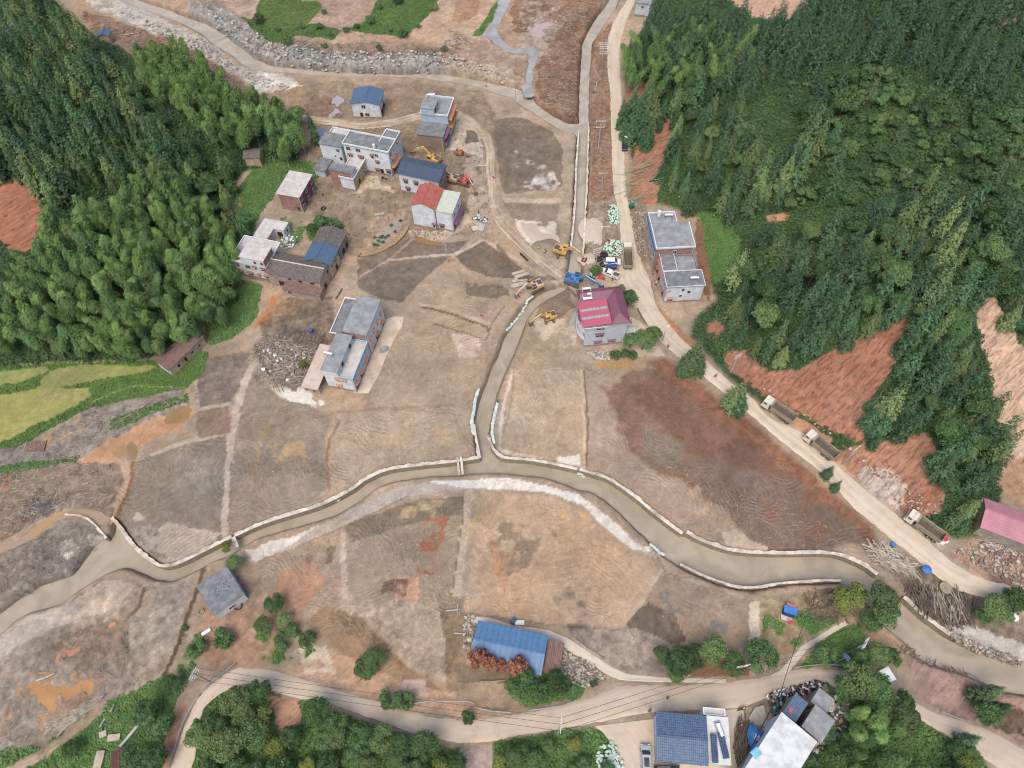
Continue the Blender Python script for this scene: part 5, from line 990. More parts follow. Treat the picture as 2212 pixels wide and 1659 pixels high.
            rh=B.get('rh',.8); mb.add([(-W/2,-D/2,H),(W/2,-D/2,H),(W/2,D/2,H+rh),(-W/2,D/2,H+rh),(-W/2,-D/2,H-.12),(W/2,-D/2,H-.12),(W/2,D/2,H+rh-.12),(-W/2,D/2,H+rh-.12)],[(0,1,2,3),(7,6,5,4),(0,4,5,1),(1,5,6,2),(2,6,7,3),(3,7,4,0)]); ob('roof',mb.xf(M),root,[rm_])
        for wn in B.get('win',[]):
            s,t,z,ww,hh=wn[:5]; aw=wn[5] if len(wn)>5 else None; kd=wn[6] if len(wn)>6 else 'window'
            if s in 'FB': px,py,rz,ln=(t-.5)*w,(-d/2 if s=='F' else d/2),(0 if s=='F' else math.pi),w
            else: px,py,rz,ln=(w/2 if s=='R' else -w/2),(t-.5)*d,(math.pi/2 if s=='R' else -math.pi/2),d
            Mw=M@Matrix.Translation((px,py,z))@Matrix.Rotation(rz,4,'Z'); fm=MB(); f=.09
            fm.box(0,-.04,hh/2,ww+f,.12,f); fm.box(0,-.04,-hh/2,ww+f,.12,f); fm.box(-ww/2,-.04,0,f,.12,hh-f); fm.box(ww/2,-.04,0,f,.12,hh-f)
            if kd=='window' and ww>.9: fm.box(0,-.03,0,.06,.08,hh-f)
            fo=ob(kd,fm.xf(Mw),root,FRM if kd=='window' else BRN)
            ob('pane' if kd=='window' else 'dark_opening_panel',MB().box(0,-.015,0,ww-f,.05,hh-f).xf(Mw),fo,GLS if kd=='window' else DARK)  # doorways and open bays: near-black panel, inner shade put into its colour
            if aw: 
                am=MB(); x_=ww/2+.2; am.add([(-x_,0,hh/2+.42),(x_,0,hh/2+.42),(x_,-.55,hh/2+.15),(-x_,-.55,hh/2+.15),(-x_,0,hh/2+.3),(x_,0,hh/2+.3),(x_,-.55,hh/2+.06),(-x_,-.55,hh/2+.06)],[(3,2,1,0),(4,5,6,7),(0,1,5,4),(1,2,6,5),(2,3,7,6),(3,0,4,7)])
                ob('window_awning',am.xf(Mw),fo,AW[aw])
        for bd in B.get('band',[]):   # long tiled awning along a side: side,t0,t1,z,mat
            s,t0,t1,z,bm=bd; pr=1.1; L=(t1-t0)*(w if s in 'FB' else d); t=(t0+t1)/2
            if s in 'FB': px,py,rz=(t-.5)*w,(-d/2 if s=='F' else d/2),(0 if s=='F' else math.pi)
            else: px,py,rz=(w/2 if s=='R' else -w/2),(t-.5)*d,(math.pi/2 if s=='R' else -math.pi/2)
            Mw=M@Matrix.Translation((px,py,z))@Matrix.Rotation(rz,4,'Z'); x_=L/2
            ob('tiled_awning',MB().add([(-x_,0,.35),(x_,0,.35),(x_,-pr,0),(-x_,-pr,0),(-x_,0,.2),(x_,0,.2),(x_,-pr,-.12),(-x_,-pr,-.12)],[(3,2,1,0),(4,5,6,7),(0,1,5,4),(1,2,6,5),(2,3,7,6),(3,0,4,7)]).xf(Mw),root,bm)
        for st in B.get('stain',[]): pass
        B['_b']=b; B['_M']=(inv.inverted()@M); B['_w']=w;B['_d']=d
    return root
def rows(side,n,zs,ww=1.1,hh=1.2,aw=None,t0=.12,t1=.88,skip=()):
    out=[];k=0
    for z in zs:
        for i in range(n):
            if k not in skip: out.append((side,t0+(t1-t0)*(i/(n-1) if n>1 else .5),z,ww,hh,aw))
            k+=1
    return out
CPS=mat('concrete_plinth',(196,186,170),c2=(172,160,142),grime=.4)
# ------------------------------------------------------------------ houses
h1=dict(c=T(1,0,815,897,1072,912,1110,772,843,760),H=5.4,wall=(W_,W_,W_,W_),roof='gy',rh=1.1,rm=BLR,oh=.4,win=[('F',.42,4.3,1.3,1.3),('F',.3,1.0,.9,2.0,None,'door'),('F',.5,1.4,1.4,1.2),('F',.78,4.3,.3,.3),('R',.25,1.3,2.2,2.4,None,'door'),('R',.65,1.3,2.2,2.4,None,'door'),('R',.5,4.1,1.6,1.2)])
house('gabled_house','white house with a blue gable roof and mud-stained walls, alone near the upper river',[h1])
h2=[dict(c=Z(2,400,415+85,885,562,990,245,515,187),H=8.9,wall=(BLUEW,PINKW,W_,BLUEW),roof='parapet',ph=.5,rm=CONC,oh=.15,band=[('R',.02,.98,7.4,OR_),('R',.02,.98,4.6,OR_)],win=rows('R',3,[6.4,3.4])),
 dict(c=Z(2,402,408,632,428,722,250,472,212),H=11.2,z0=8.8,wall=BLUEW,roof='flat',rm=CONC,oh=.12,win=[('R',.25,10,.9,1.7,None,'door')]),
 dict(c=Z(2,335,852,792,915,885,688,412,628),H=6.1,wall=(BRICKD,W2,BRICK,BRICK),roof='flat',rm=CONCD,oh=.3,band=[('R',.02,.96,5.2,PUR),('R',.02,.96,2.7,PUR)],win=rows('R',3,[4.2,1.5]))]
house('tall_blue_house','tall house with a faded blue side wall and a lower brick wing',h2)
h3=[dict(c=Z(1,612,492,1408,672,1530,425,735,272),H=8.9,wall=(W_,W_,W2,W_),roof='parapet',ph=.5,rm=CONCD,oh=.2,band=[('R',.02,.98,3.3,OR_)],
   win=[('F',.10,7.6,1.3,1.3),('F',.32,7.6,1.5,1.2),('F',.12,4.9,1.3,1.1,'b'),('F',.36,4.9,1.6,1.2,'b'),('F',.62,6.2,.8,1.2,'b'),('F',.72,7.0,1.0,1.1),('F',.72,4.3,1.0,1.0,'b'),('F',.68,1.3,1.3,1.0,'b'),('F',.78,1.1,1.0,2.0,None,'door'),('F',.93,1.5,1.4,1.4,'b'),('R',.2,7.4,1.0,1.2),('R',.3,5,1.0,1.2,'o'),('R',.6,7.4,1,1.2),('R',.75,5,1.0,1.2,'o'),('R',.4,1.1,1.8,2.2,None,'door')]),
 dict(c=Z(1,1255,480,1506,532,1592,290,1348,247),H=8.93,wall=W_,roof='parapet',ph=.5,ps='RBL',rm=CONCD,oh=.2,win=[('R',.5,7.4,1.0,1.2,'o')]),
 dict(c=Z(1,185,490,605,562,705,345,312,285),H=7.9,wall=W_,roof='flat',rm=CONCD,oh=.25,win=[('F',.82,6.4,1.0,1.1),('F',.88,3.4,.9,1.2),('F',.63,4.0,.4,.6),('F',.78,.9,.9,1.0)]),
 dict(c=Z(1,405,300,690,385,728,272,432,217),H=7.2,wall=W2,roof='parapet',ph=.5,ps='BL',rm=CONCL,oh=.2),
 dict(c=Z(1,92,932,300,975,440,772,225,720),H=2.7,wall=(W2,W2,W2,W2),roof='flat',rm=CONCD,oh=.35),
 dict(c=Z(1,560,1075,812,1122,1010,750,738,700),H=4.6,wall=(W_,MUD,W_,W_),roof='parapet',ph=.4,rm=CONCL,oh=.25,win=[('R',.35,1.1,1.0,2.0,None,'door'),('R',.75,3.2,.8,1.0),('R',.8,1.4,.8,1.0)]),
 dict(c=Z(1,358,920,770,1022,848,890,432,812),H=6.6,z0=-.6,wall=(BRICK,W_,W2,BRICKD),roof='flat',rm=CONCD,oh=.2)]
house('long_white_house','long white three storey house with white roof railings, brick annex and orange awning',h3)
h3b=dict(c=Z(1,205,372,305,330,318,285,175,215),H=3.0,wall=W2,roof='shed',rm=BLR,rh=.4,oh=.2); house('small_shed','small shed with a blue sheet roof half hidden behind the long white house',[h3b],'shed')
h5=dict(c=Z(3,213,425,955,588,1102,288,358,135),H=7.2,wall=(W_,BRICK,W2,W_),roof='gx',rh=.8,rp=.12,rm=DBL,oh=.55,ridge=DBL,win=[('F',.16,4.2,1.2,1.4,'b'),('F',.42,4.2,1.2,1.4,'b'),('F',.19,1.3,1.2,1.4,'b'),('F',.7,4.2,1.2,1.4,'b'),('R',.3,5.4,2.6,1.3),('R',.75,5.4,2.2,1.3)])
house('slate_roofed_house','white two storey house with a long slate blue roof, between two excavators',[h5])
h6=[dict(c=Z(3,447,985,872,1058,1042,700,612,615),H=8.0,wall=(W_,W_,W_,W_),roof='gy',rh=1.5,rp=-.04,rm=RTL,oh=.3,win=[('F',.95,1.4,1.3,1.3,'p')]),
 dict(c=Z(3,875,1052,1168,1148,1330,785,1030,718),H=7.4,wall=(W_,W_,W_,W_),roof='shed',rh=.35,rm=CRM,oh=.25,band=[('R',.0,1.,2.9,PUR)],win=[('F',.3,1.4,1.3,1.3,'p'),('R',.25,4.9,1.1,1.3),('R',.7,4.9,1.1,1.3),('R',.2,1.1,1.4,2.2,None,'door'),('R',.6,1.1,1.4,2.2,None,'door')])]
house('red_roofed_house','white house with an orange-red tiled gable roof beside a cream corrugated one',h6)
h7=dict(c=[T(1,1,175,12),T(1,1,373,50),T(1,0,490,1508),T(1,0,285,1468)],H=6.1,wall=(BRICK,MAROON,BRICK,BRICK),roof='flat',rm=CONCL,oh=.35,win=[('F',.8,.9,.7,1.8,None,'door')]+rows('R',3,[4.4,1.5],1.2,1.3),band=[])
house('brick_house','two storey brick house with a maroon tiled front and pale flat roof',[h7])
h8=[dict(c=Z(4,82,872,722,1010,945,585,332,432),H=6.0,wall=(W_,W_,W_,W_),roof='parapet',ph=.4,par=PAR,rm=CONCL,oh=.45,win=[('F',.12,4.3,1.0,1.2),('F',.42,4.3,1.3,1.2),('F',.64,4.3,.7,1.0,'r'),('F',.88,4.3,1.1,1.1,'r'),('F',.12,1.5,1.2,1.2,'r'),('F',.42,1.5,1.4,1.2,'r'),('F',.68,1.5,.7,1.0,'r'),('F',.9,1.5,1.1,1.2,'r')]),
 dict(c=Z(4,235,812,655,892,805,632,370,552),H=8.9,z0=5.9,wall=(W_,BRICK,W_,W_),roof='flat',rm=CONCL,oh=.2,win=[('F',.6,7.5,.8,1.0),('F',.9,7.5,.9,1.0)])]
house('white_terraced_house','white house with raised top floor and red window awnings, beside the old tiled farmhouse',h8)
h8b=[dict(c=Z(4,478,455,728,515,905,190,680,132),H=3.2,wall=W_,roof='flat',rm=CONCL,oh=.2,win=[('R',.2,1.4,.8,1.2,'r')]),dict(c=Z(4,838,318,1030,362,1072,212,880,172),H=3.25,wall=W_,roof='flat',rm=CONCL,oh=.15,win=[('F',.5,1.2,1.5,1.9,None,'door'),('R',.5,1.7,.7,1.0)])]
house('low_white_outbuilding','low L-shaped white outbuilding with dark stains on its pale flat roof',h8b,'outbuilding')
h9=[dict(c=Z(4,708,1072,1645,1288,1800,900,868,705),H=5.2,wall=(OLDW,MUD,OLDW,OLDW),roof='gx',rh=1.4,rm=OLDT,oh=.4,ridge=CONCL,win=[('F',.22,1.3,1.5,2.2,None,'door'),('F',.42,3.9,.8,.7,None,'door'),('F',.62,3.9,.9,.8,None,'door'),('F',.85,3.9,1.0,.8,None,'door'),('R',.3,1.4,1.0,1.6,None,'door'),('R',.7,3.9,.8,.9,None,'door')]),
 dict(c=Z(4,1385,860,1800,985,1968,668,1455,565),H=5.5,wall=(OLDW,MUD,OLDW,OLDW),roof='gy',rh=1.5,rm=BLRy,oh=.4,win=rows('R',3,[3.9],.9,1.0)+[('R',.5,1.2,1.2,2.0,None,'door')]),
 dict(c=Z(4,1475,560,1968,668,2115,372,1650,300),H=5.0,wall=(OLDW,WOODP,OLDW,OLDW),roof='gy',rh=1.4,rm=OLDT,oh=.4,win=[('R',.3,1.3,1.5,2.2,None,'door'),('R',.75,1.3,1.5,2.2,None,'door')]),
 dict(c=Z(4,1010,1345,1640,1530,1690,1345,1050,1215),H=2.5,wall=(OLDW,MUD,OLDW,OLDW),roof='shed',rh=.7,rm=OLDB,oh=.25,win=[('F',.15,1.5,.9,.5,None,'door')])]
house('old_tiled_farmhouse','sprawling old farmhouse with grey clay tiles, one wing roofed in blue',h9)
h10=[dict(c=Z(5,818,728,1245,798,1502,178,1085,106),H=8.6,wall=(BRICK,W_,W_,W_),roof='flat',rm=CONC,oh=.25,win=[('R',.12,4.7,.9,1.3,'o'),('R',.35,4.7,.9,1.3,'o'),('R',.6,4.7,.9,1.3,'o'),('R',.85,4.7,.9,1.3,'o'),('R',.12,1.6,.9,1.3,'o'),('R',.45,1.2,1.5,2.2,'o','door'),('R',.8,1.6,.9,1.3,'o')]),
 dict(c=Z(5,603,752,822,795,1050,172,876,146),H=6.0,wall=(BRICK,W_,W_,BRICK),roof='parapet',ph=.3,rm=CONCD,oh=.2,ps='FBL'),
 dict(c=Z(5,745,1518,1015,1588,1272,908,1012,872),H=5.7,wall=(W_,W2,W_,W_),roof='parapet',ph=.5,par=PARB,rm=CONCL,oh=.25,win=[('F',.3,4.2,1.2,1.1,'o'),('R',.1,1.3,1.2,1.9,'o','door'),('R',.4,1.3,1.2,1.9,'o','door'),('R',.75,1.5,1.2,1.2,'o')]),
 dict(c=Z(5,448,1388,742,1442,1008,792,715,748),H=8.0,z0=-.6,wall=(W_,W_,W_,W_),roof='flat',rm=CONC,oh=.25,win=[('F',.9,4.2,1.2,1.1,'o'),('F',.85,1.4,1.2,1.1,'o'),('R',.3,6.9,.9,1.8,None,'door'),('R',.8,6.9,.9,1.8,None,'door')]),
 dict(c=[(650,836),(690,843),(722,748),(691,742)],H=3.0,wall=CPS,roof='flat',rm=SLAB,oh=.2,open=True,th=.25)]
house('grey_slab_house','tall white house in two blocks with grey slab roofs and a sky blue parapet',h10)
h12=[dict(c=Z(8,910,1432,1582,1395,1510,1120,838,1148),H=6.5,wall=(W_,W2,W_,W2),roof='flat',rm=CONCD,oh=.25,rim=PAR,win=[('F',.45,5.0,.7,1.0),('F',.62,4.0,.8,1.1),('F',.42,2.6,.7,.9),('F',.15,1.2,1.3,1.2,'o'),('L',.5,1.2,1.2,2,'r','door'),('L',.5,4.6,1.2,1.2)],band=[]),
 dict(c=Z(8,840,1146,1102,1140,1010,788,757,795),H=6.5,wall=(W_,W2,W_,W2),roof='flat',rm=CONCD,oh=.25,rim=PAR,win=[('L',.3,1.2,1.2,2,'r','door'),('L',.7,1.2,1.2,2,'r','door'),('L',.5,4.6,1.3,1.2)],band=[]),
 dict(c=Z(8,1105,1140,1442,1118,1365,865,1040,885),H=5.7,wall=W2,roof='parapet',ph=.45,ps='RB',rm=CONC,oh=.2,par=CONC)]
house('orange_awning_house','white two storey house with dark flat roof and a long orange awning facing the road',h12)
b=h12[0]['_b']
aw1=MB(); 
p1=Vector(Pz(*Z(8,728,905),4.6+b['z'])+(4.6+b['z'],)); p2=Vector(Pz(*Z(8,905,1520),4.6+b['z'])+(4.6+b['z'],)); q=(p2-p1).normalized(); nrm=Vector((q.y,-q.x,0)); nrm=nrm if nrm.x>0 else -nrm
aw1.add([p1,p2,p2+nrm*1.1+Vector((0,0,.5)),p1+nrm*1.1+Vector((0,0,.5)),p1-Vector((0,0,.15)),p2-Vector((0,0,.15)),p2+nrm*1.1+Vector((0,0,.35)),p1+nrm*1.1+Vector((0,0,.35))],[(0,1,2,3),(7,6,5,4),(0,4,5,1),(1,5,6,2),(2,6,7,3),(3,7,4,0)])
rt=[o for o in bpy.data.objects if o.name=='orange_awning_house'][0]; rinv=(Matrix.Translation(rt.location)@Matrix.Rotation(rt.rotation_euler[2],4,'Z')).inverted(); ob('tiled_awning',aw1.xf(rinv),rt,OR_)
h13=[dict(c=Z(8,728,775,1402,738,1290,305,612,330),H=8.6,wall=(BRICK,BRICK,W2,PINKW),roof='parapet',ph=.5,rm=CONC,oh=.2,ps='FRL',win=[('F',.5,7.0,1.1,1.2),('L',.15,5.2,.8,2.4),('L',.5,5.2,.8,2.4),('L',.85,5.2,.8,2.4),('L',.3,1.8,.9,1.8),('L',.7,1.8,.9,1.8)]),
 dict(c=Z(8,614,326,1078,312,1040,127,580,150),H=8.6,wall=(PINKW,BRICK,W2,PINKW),roof='parapet',ph=.5,rm=CONC,oh=.2,ps='RBL',win=[('L',.5,5.2,.8,2.4)])]
rt=house('pink_tiled_house','large pink tiled house with grey flat roof, white railings and a deep blue roof edge',h13)
bb=h13[0]; M_=(Matrix.Translation(rt.location)@Matrix.Rotation(rt.rotation_euler[2],4,'Z')).inverted()@bb['_M']; D_=bb['_b']['d']; W__=bb['_b']['w']
ob('blue_roof_edge',MB().box(-W__/2-.16,.0+D_*.22,8.3,.3,D_*1.42,1.0).xf(M_),rt,BLB)
# mansion
b11=dict(c=Z(7,572,1112,1372,1000,1225,385,478,470),H=9.2,wall=(TILEW,TILEW,TILEW,TILEW),roof='flat',rm=CONC,oh=.5,win=[('F',.36,7.2,1.9,1.1),('F',.36,4.3,1.9,1.3,'p'),('F',.34,1.3,1.7,.9,'p'),('F',.68,1.3,1.7,.9,'p'),('R',.3,4.4,1.3,1.3,'p'),('R',.7,4.4,1.3,1.3,'p'),('R',.3,1.4,1.3,1.3),('L',.3,4.6,1.6,1.8),('L',.7,4.6,1.6,1.8),('L',.3,1.3,1.6,2.1,None,'door'),('L',.7,1.3,1.6,2.1,None,'door'),('L',.5,7.4,1.6,1.6)])
an=dict(c=Z(7,1300,1292,1482,1272,1440,1100,1300,1112),H=3.0,wall=(TILEW,TILEW,TILEW,TILEW),roof='parapet',ph=.35,ps='FR',rm=CONCL,oh=.1,win=[('F',.55,1.5,1.3,1.0)])
rt=house('maroon_roofed_mansion','tall tiled mansion with a maroon L-shaped roof around a crimson sheet roof with grey skylights',[b11,an])
b=b11['_b']; W,D=b['w'],b['d']; H=9.2
# hipped L roof: back wing and right wing, in root space
e=.45; bw=D*.36; rw=W*.42; x0,x1,y0,y1=-W/2-e*.2,W/2+e*.2,-D/2-e*.2,D/2+e*.2; zr=H+1.55; ze=H+.05; yi=y1-bw; xi=x1-rw; ym=y1-bw/2; xm=x1-rw/2
vs=[(x0,y1,ze),(x1,y1,ze),(x1,y0,ze),(xi,y0,ze),(xi,yi,ze),(x0,yi,ze),(x0+bw*.18,ym,zr),(xm,ym,zr),(xm,y0+rw*.5,zr)]
fs=[(0,6,7,1),(1,7,8,2),(2,8,3),(3,8,7,4),(4,7,6,5),(5,6,0)]
mr_=MB().add(vs,fs); mr_.add([(a_,b_,c_-.14) for a_,b_,c_ in vs],[f[::-1] for f in fs]); hr=ob('hipped_roof',mr_,rt,MRT)
rc=MB(); 
for i,j in ((6,7),(7,8),(8,2),(8,3),(7,1),(0,6),(5,6),(4,7)): rc.beam(Vector(vs[i])+Vector((0,0,.04)),Vector(vs[j])+Vector((0,0,.04)),.16,.08)
ob('ridge_cap',rc,hr,MRT)
zp=H+.75; px0,px1,py0,py1=x0-.5,xi+.05,y0-.15,yi+.05
P_=MB(); n=5; 
ob('crimson_sheet_roof',MB().add([(px0,py0,zp-.5),(px1,py0,zp),(px1,py1,zp),(px0,py1,zp-.5),(px0,py0,zp-.58),(px1,py0,zp-.08),(px1,py1,zp-.08),(px0,py1,zp-.58)],[(0,1,2,3),(7,6,5,4),(0,4,5,1),(1,5,6,2),(2,6,7,3),(3,7,4,0)]),rt,PNK)
for f0,f1 in ((.28,.38),(.60,.70)):
    ya,yb=py0+(py1-py0)*f0,py0+(py1-py0)*f1; ob('skylight_strip',MB().add([(px0+.4,ya,zp-.5+.05),(px1-.2,ya,zp+.035),(px1-.2,yb,zp+.035),(px0+.4,yb,zp-.5+.05)],[(0,1,2,3)]),rt,SKYL)
for k,z in enumerate((2.9,5.9,8.6)):   # curved balconies on the river side
    bm=MB(); n=10; R_b=1.35; yc=[(-D/2+.6)+(D*.62)*i/n for i in range(n+1)]; xc=[-W/2+.5-R_b*math.sin(math.pi*i/n)**.5 for i in range(n+1)]
    for i in range(n):
        p,q2=Vector((xc[i],yc[i],z)),Vector((xc[i+1],yc[i+1],z)); bm.beam(p,q2,.12,.25); bm.beam(p+Vector((0,0,.7)),q2+Vector((0,0,.7)),.10,.5)
        bm.add([(xc[i],yc[i],z-.02),(xc[i+1],yc[i+1],z-.02),(-W/2+.5,yc[i+1],z-.02),(-W/2+.5,yc[i],z-.02)],[(0,1,2,3)])
    ob('balcony',bm,rt,PAR if k<2 else PUR)
bm=MB(); 
for i in range(14): bm.box(-W/2+1+i*(W*.5-1)/13,-D/2-.05,H-1.0,.12,.12,.6)
bm.box(-W/2+W*.26,-D/2-.05,H-.68,W*.52,.2,.1); ob('balustrade',bm,rt,PAR)
# lower left, south and east
h14=[dict(c=Z(14,345,637,655,436,467,155,162,350),H=3.3,wall=(W_,W2,W2,W2),roof='flat',rm=CONCD,oh=.15,win=[('F',.5,1.4,1.2,1.0)])]
rt14=house('grey_roofed_bungalow','single storey house with a dirty grey slab roof beside the river wall',h14)
b=h14[0]['_b']; W,D=b['w'],b['d']; ob('roof_step',MB().box(W*.13,.0+D*.02,3.37,W*.72,D*.94,.14).xf(Matrix.Identity(4)),rt14,CONCD)
tg=MB(); rr_=random.Random(4)
for k in range(10):
    p=[Vector((W*.02+rr_.uniform(-1.6,2.2),rr_.uniform(-2.2,2),3.5+.1*rr_.random())) for _ in range(5)]; tg.tube(p,.035,4)
wr_=ob('wire_tangle',tg,None,METG); tag(wr_,'tangle of pale wire lying on the grey slab roof','wire'); wr_.location=rt14.location; wr_.rotation_euler=rt14.rotation_euler
h15=[dict(c=Z(11,200,540,920,667,1001,288,305,132),H=4.1,wall=(OLDW,MUD,OLDW,OLDW),roof='gx',rh=1.0,rm=WBL,oh=.4,ridge=WBL,win=[('F',.2,1.8,1.2,1.2,None,'door'),('F',.8,1.3,2.2,2.4,None,'door')]),
 dict(c=Z(11,935,640,1085,662,1172,372,1003,325),H=2.9,wall=(OLDW,OLDW,OLDW,OLDW),roof='shed',rh=.5,rm=OLDB,oh=.1)]
house('blue_roofed_warehouse','long low warehouse with a bright blue roof and a broken tiled extension',h15,'warehouse')
h16=[dict(c=[(1417.5,1644),(1531,1655.5),(1524.5,1545.5),(1417.6,1537.5)],H=4.6,wall=(W2,W2,W2,W2),roof='gx',rh=.7,rm=BTL,oh=.3,ridge=BTL),
 dict(c=[(1532,1652),(1581,1652),(1572,1548.6),(1525.5,1545.8)],H=4.1,wall=W_,roof='flat',rm=WHR,oh=.15),
 dict(c=Z(9,1182,948,1560,965,1552,818,1165,830),H=3.2,wall=W_,roof='parapet',ph=.35,rm=CONCL,oh=.1)]
house('blue_tiled_hall','hall with a blue glazed tile roof and a white flat roof carrying solar panels',h16,'building')
h17=[dict(c=[(1583,1700),(1661,1767),(1766.7,1604),(1688.5,1536.6)],H=7.0,wall=W_,roof='flat',rm=WHR,oh=.15),
 dict(c=Z(10,500,392,635,502,757,290,622,232),H=4.4,wall=OLDW,roof='shed',rh=.3,rm=BTL,oh=.15),
 dict(c=Z(10,682,530,880,706,1030,482,832,330),H=5.8,wall=BRICKD,roof='flat',rm=CONC,oh=.15),
 dict(c=Z(10,778,312,950,415,1003,290,868,132),H=4.0,wall=OLDW,roof='flat',rm=CONC,oh=.1)]
rt17=house('white_roofed_workshop','large building with a bright white flat roof at the bottom right corner',h17,'building')
b=h17[1]; M_=(Matrix.Translation(rt17.location)@Matrix.Rotation(rt17.rotation_euler[2],4,'Z')).inverted()@b['_M']
ob('red_roof_panel',MB().box(-b['_b']['w']*.18,-b['_b']['d']*.25,4.6,b['_b']['w']*.26,b['_b']['d']*.24,.08).xf(M_),rt17,PNK)
h18=dict(c=Z(15,612,607,1560,885,1680,495,735,198),H=4.2,wall=(OLDW,MUD,OLDW,MUD),roof='gx',rh=1.2,rp=.06,rm=PNK2,oh=.4)
house('pink_roofed_barn','long barn with a faded pink corrugated roof at the right edge',[h18],'barn')
h19=dict(c=T(0,1,1452,1540,1775,1245,1640,1172,1325,1468),H=3.0,wall=(MUD,MUD,OLDW,W2),roof='gx',rh=1.0,rm=OLDB,oh=.4,win=[('F',.22,1.3,.9,1.2),('F',.42,1.2,.7,1.5,None,'door'),('F',.62,1.4,.9,.9),('F',.83,1.4,.9,.9)])
house('brown_tiled_cottage','old mud brick cottage with a brown clay tile roof below the bamboo grove',[h19],'cottage')
h20=dict(c=[(523,346),(561,338),(567,322),(531,318)],H=3.,wall=MUD,roof='gx',rh=.9,rm=OLDT,oh=.3); house('hillside_hut','small mud walled hut with broken grey tiles at the edge of the bamboo',[h20],'hut')
h21=dict(c=[(214,76),(238,80),(234,68),(212,64)],H=3.,wall=MUD,roof='gy',rh=.7,rm=BLR,oh=.25); house('riverside_hut','tiny hut with blue roof piece among driftwood at the upper left',[h21],'hut')
h22=dict(c=[(1371,6),(1404,8),(1418,-22),(1384,-26)],H=5.,wall=(W2,W_,W_,W2),roof='flat',rm=CONC,oh=.2,win=[('F',.5,3.6,1.0,.8)]); house('roadside_house','white house cut by the top edge beside the dirt road',[h22])
# concrete yards
def yard(label,poly,m,H=.12,name='concrete_yard'):
    pts=[G1(p) for p in poly]; z=max(p.z for p in pts)+H; n=len(pts); mb=MB(); mb.add([(p.x,p.y,z) for p in pts]+[(p.x,p.y,z-.8) for p in pts],[tuple(range(n))]+[(i,n+i,n+(i+1)%n,(i+1)%n) for i in range(n)])
    a=sum((pts[i].x*pts[(i+1)%n].y-pts[(i+1)%n].x*pts[i].y) for i in range(n))
    if a<0: mb.f=[f[::-1] for f in mb.f]
    return tag(ob(name,mb,None,m),kind='structure')
YC=mat('yard_concrete',(216,196,172),c2=(194,172,146),sc=.3,grime=.45,bump_=.2)
yard('',Z(5,1560,530,1740,470,1892,488,1860,640,1720,890,1560,1230,1480,1450,1280,1800,1010,1800,1200,1300),YC)
yard('',T(1,2,210,85,375,50,530,165,520,182,300,150),mat('wet_yard_concrete',(222,214,200),c2=(204,194,176)),.02)
yard('',Z(7,1010,1300,1320,1290,1480,1280,1700,1140,1540,1000,1340,900,1330,1000),YC,.05)
yard('',Z(7,430,800,470,950,440,1240,310,1200,330,1000,400,860),mat('grey_wet_slab',(176,168,158),c2=(158,150,138)),.03)
yard('',Z(9,1960,1000,2060,820,2212,780,2300,1100,2160,1180,1990,1090),mat('workshop_yard',(190,180,164),c2=(172,160,144)),.02)
# ------------------------------------------------------------------ river walls
STW=mat('rough_stone_masonry',(176,160,136),c2=(130,116,98),sc=2.2,lo=.35,hi=.6,grime=.4,bump_=.8); COP=mat('pale_concrete_coping',(226,216,200),c2=(196,180,158),sc=1.1,grime=.7)
def wall(label,pts,th_=.7,top=.28,side=1,broken=()):
    a=resamp(pts,max(30,int(len(pts)*16))); x,y=Pz(a[:,0],a[:,1],-1.7); P_=np.stack([x,y],1); d=np.gradient(P_,axis=0); d/=np.linalg.norm(d,axis=1,keepdims=True); nn=np.stack([-d[:,1],d[:,0]],1)*side
    root=emp('river_wall',(P_[0,0],P_[0,1],0),0,label,'wall'); o=np.array([P_[0,0],P_[0,1]]); P_=P_-o
    def strip(o0,o1,z0,z1,j=0.,wj=0.):
        qx,qy=P_[:,0]+o[0],P_[:,1]+o[1]; A=P_+nn*o0; B=P_+nn*(o1+wj*2*(fbm(qx,qy,1.1,3,6)-.5))[:,None]; n=len(P_); jz=(fbm(P_[:,0]+o[0],P_[:,1]+o[1],1.5,3,5)-.5)*j
        vs=[(A[i,0],A[i,1],z0) for i in range(n)]+[(B[i,0],B[i,1],z0) for i in range(n)]+[(B[i,0],B[i,1],z1+jz[i]) for i in range(n)]+[(A[i,0],A[i,1],z1+jz[i]) for i in range(n)]
        fs=[]
        for i in range(n-1):
            for k in range(4): fs.append((k*n+i,k*n+i+1,((k+1)%4)*n+i+1,((k+1)%4)*n+i))
        fs+=[(0,n,2*n,3*n),(n-1,4*n-1,3*n-1,2*n-1)]
        m=MB().add(vs,fs)
        me_=m; return m
    th_*=.62; s=strip(-.1,th_,-2.6,top-.16); s.f=[f if side>0 else f[::-1] for f in s.f]; ob('masonry',s,root,STW)
    s=strip(-.14,th_+.08,top-.158,top,.12,.35); ob('coping',s,root,COP); return root
wall('stone river wall with pale coping along the left field, inside of the bend',[(249,1127),(265,1144),(287,1177),(312,1204),(345,1227),(365,1232),(390,1227),(437,1204),(475,1184),(508,1168)],.9,.45)
wall('long stone river wall with pale coping from the yellowish bush to the side stream',[(514,1166),(553,1147),(593,1132),(653,1114),(693,1102),(728,1086),(768,1064),(788,1047),(813,1034),(843,1022),(903,1014),(978,1007),(1037,998)],.9,.45)
wall('short river wall on the left bank of the side stream mouth',[(1039,997),(1030,954),(1026,925)],.6,.4)
wall('river wall curving round the right side of the side stream mouth',[(1056,955),(1063,977),(1080,997),(1106,1000),(1143,1002),(1193,1011),(1246,1023)],.7,.45)
wall('stone river wall with white coping along the big brown field, middle part',[(1250,1024),(1286,1034),(1311,1042),(1341,1062),(1378,1089),(1406,1114),(1438,1139),(1469,1161)],.9,.5)
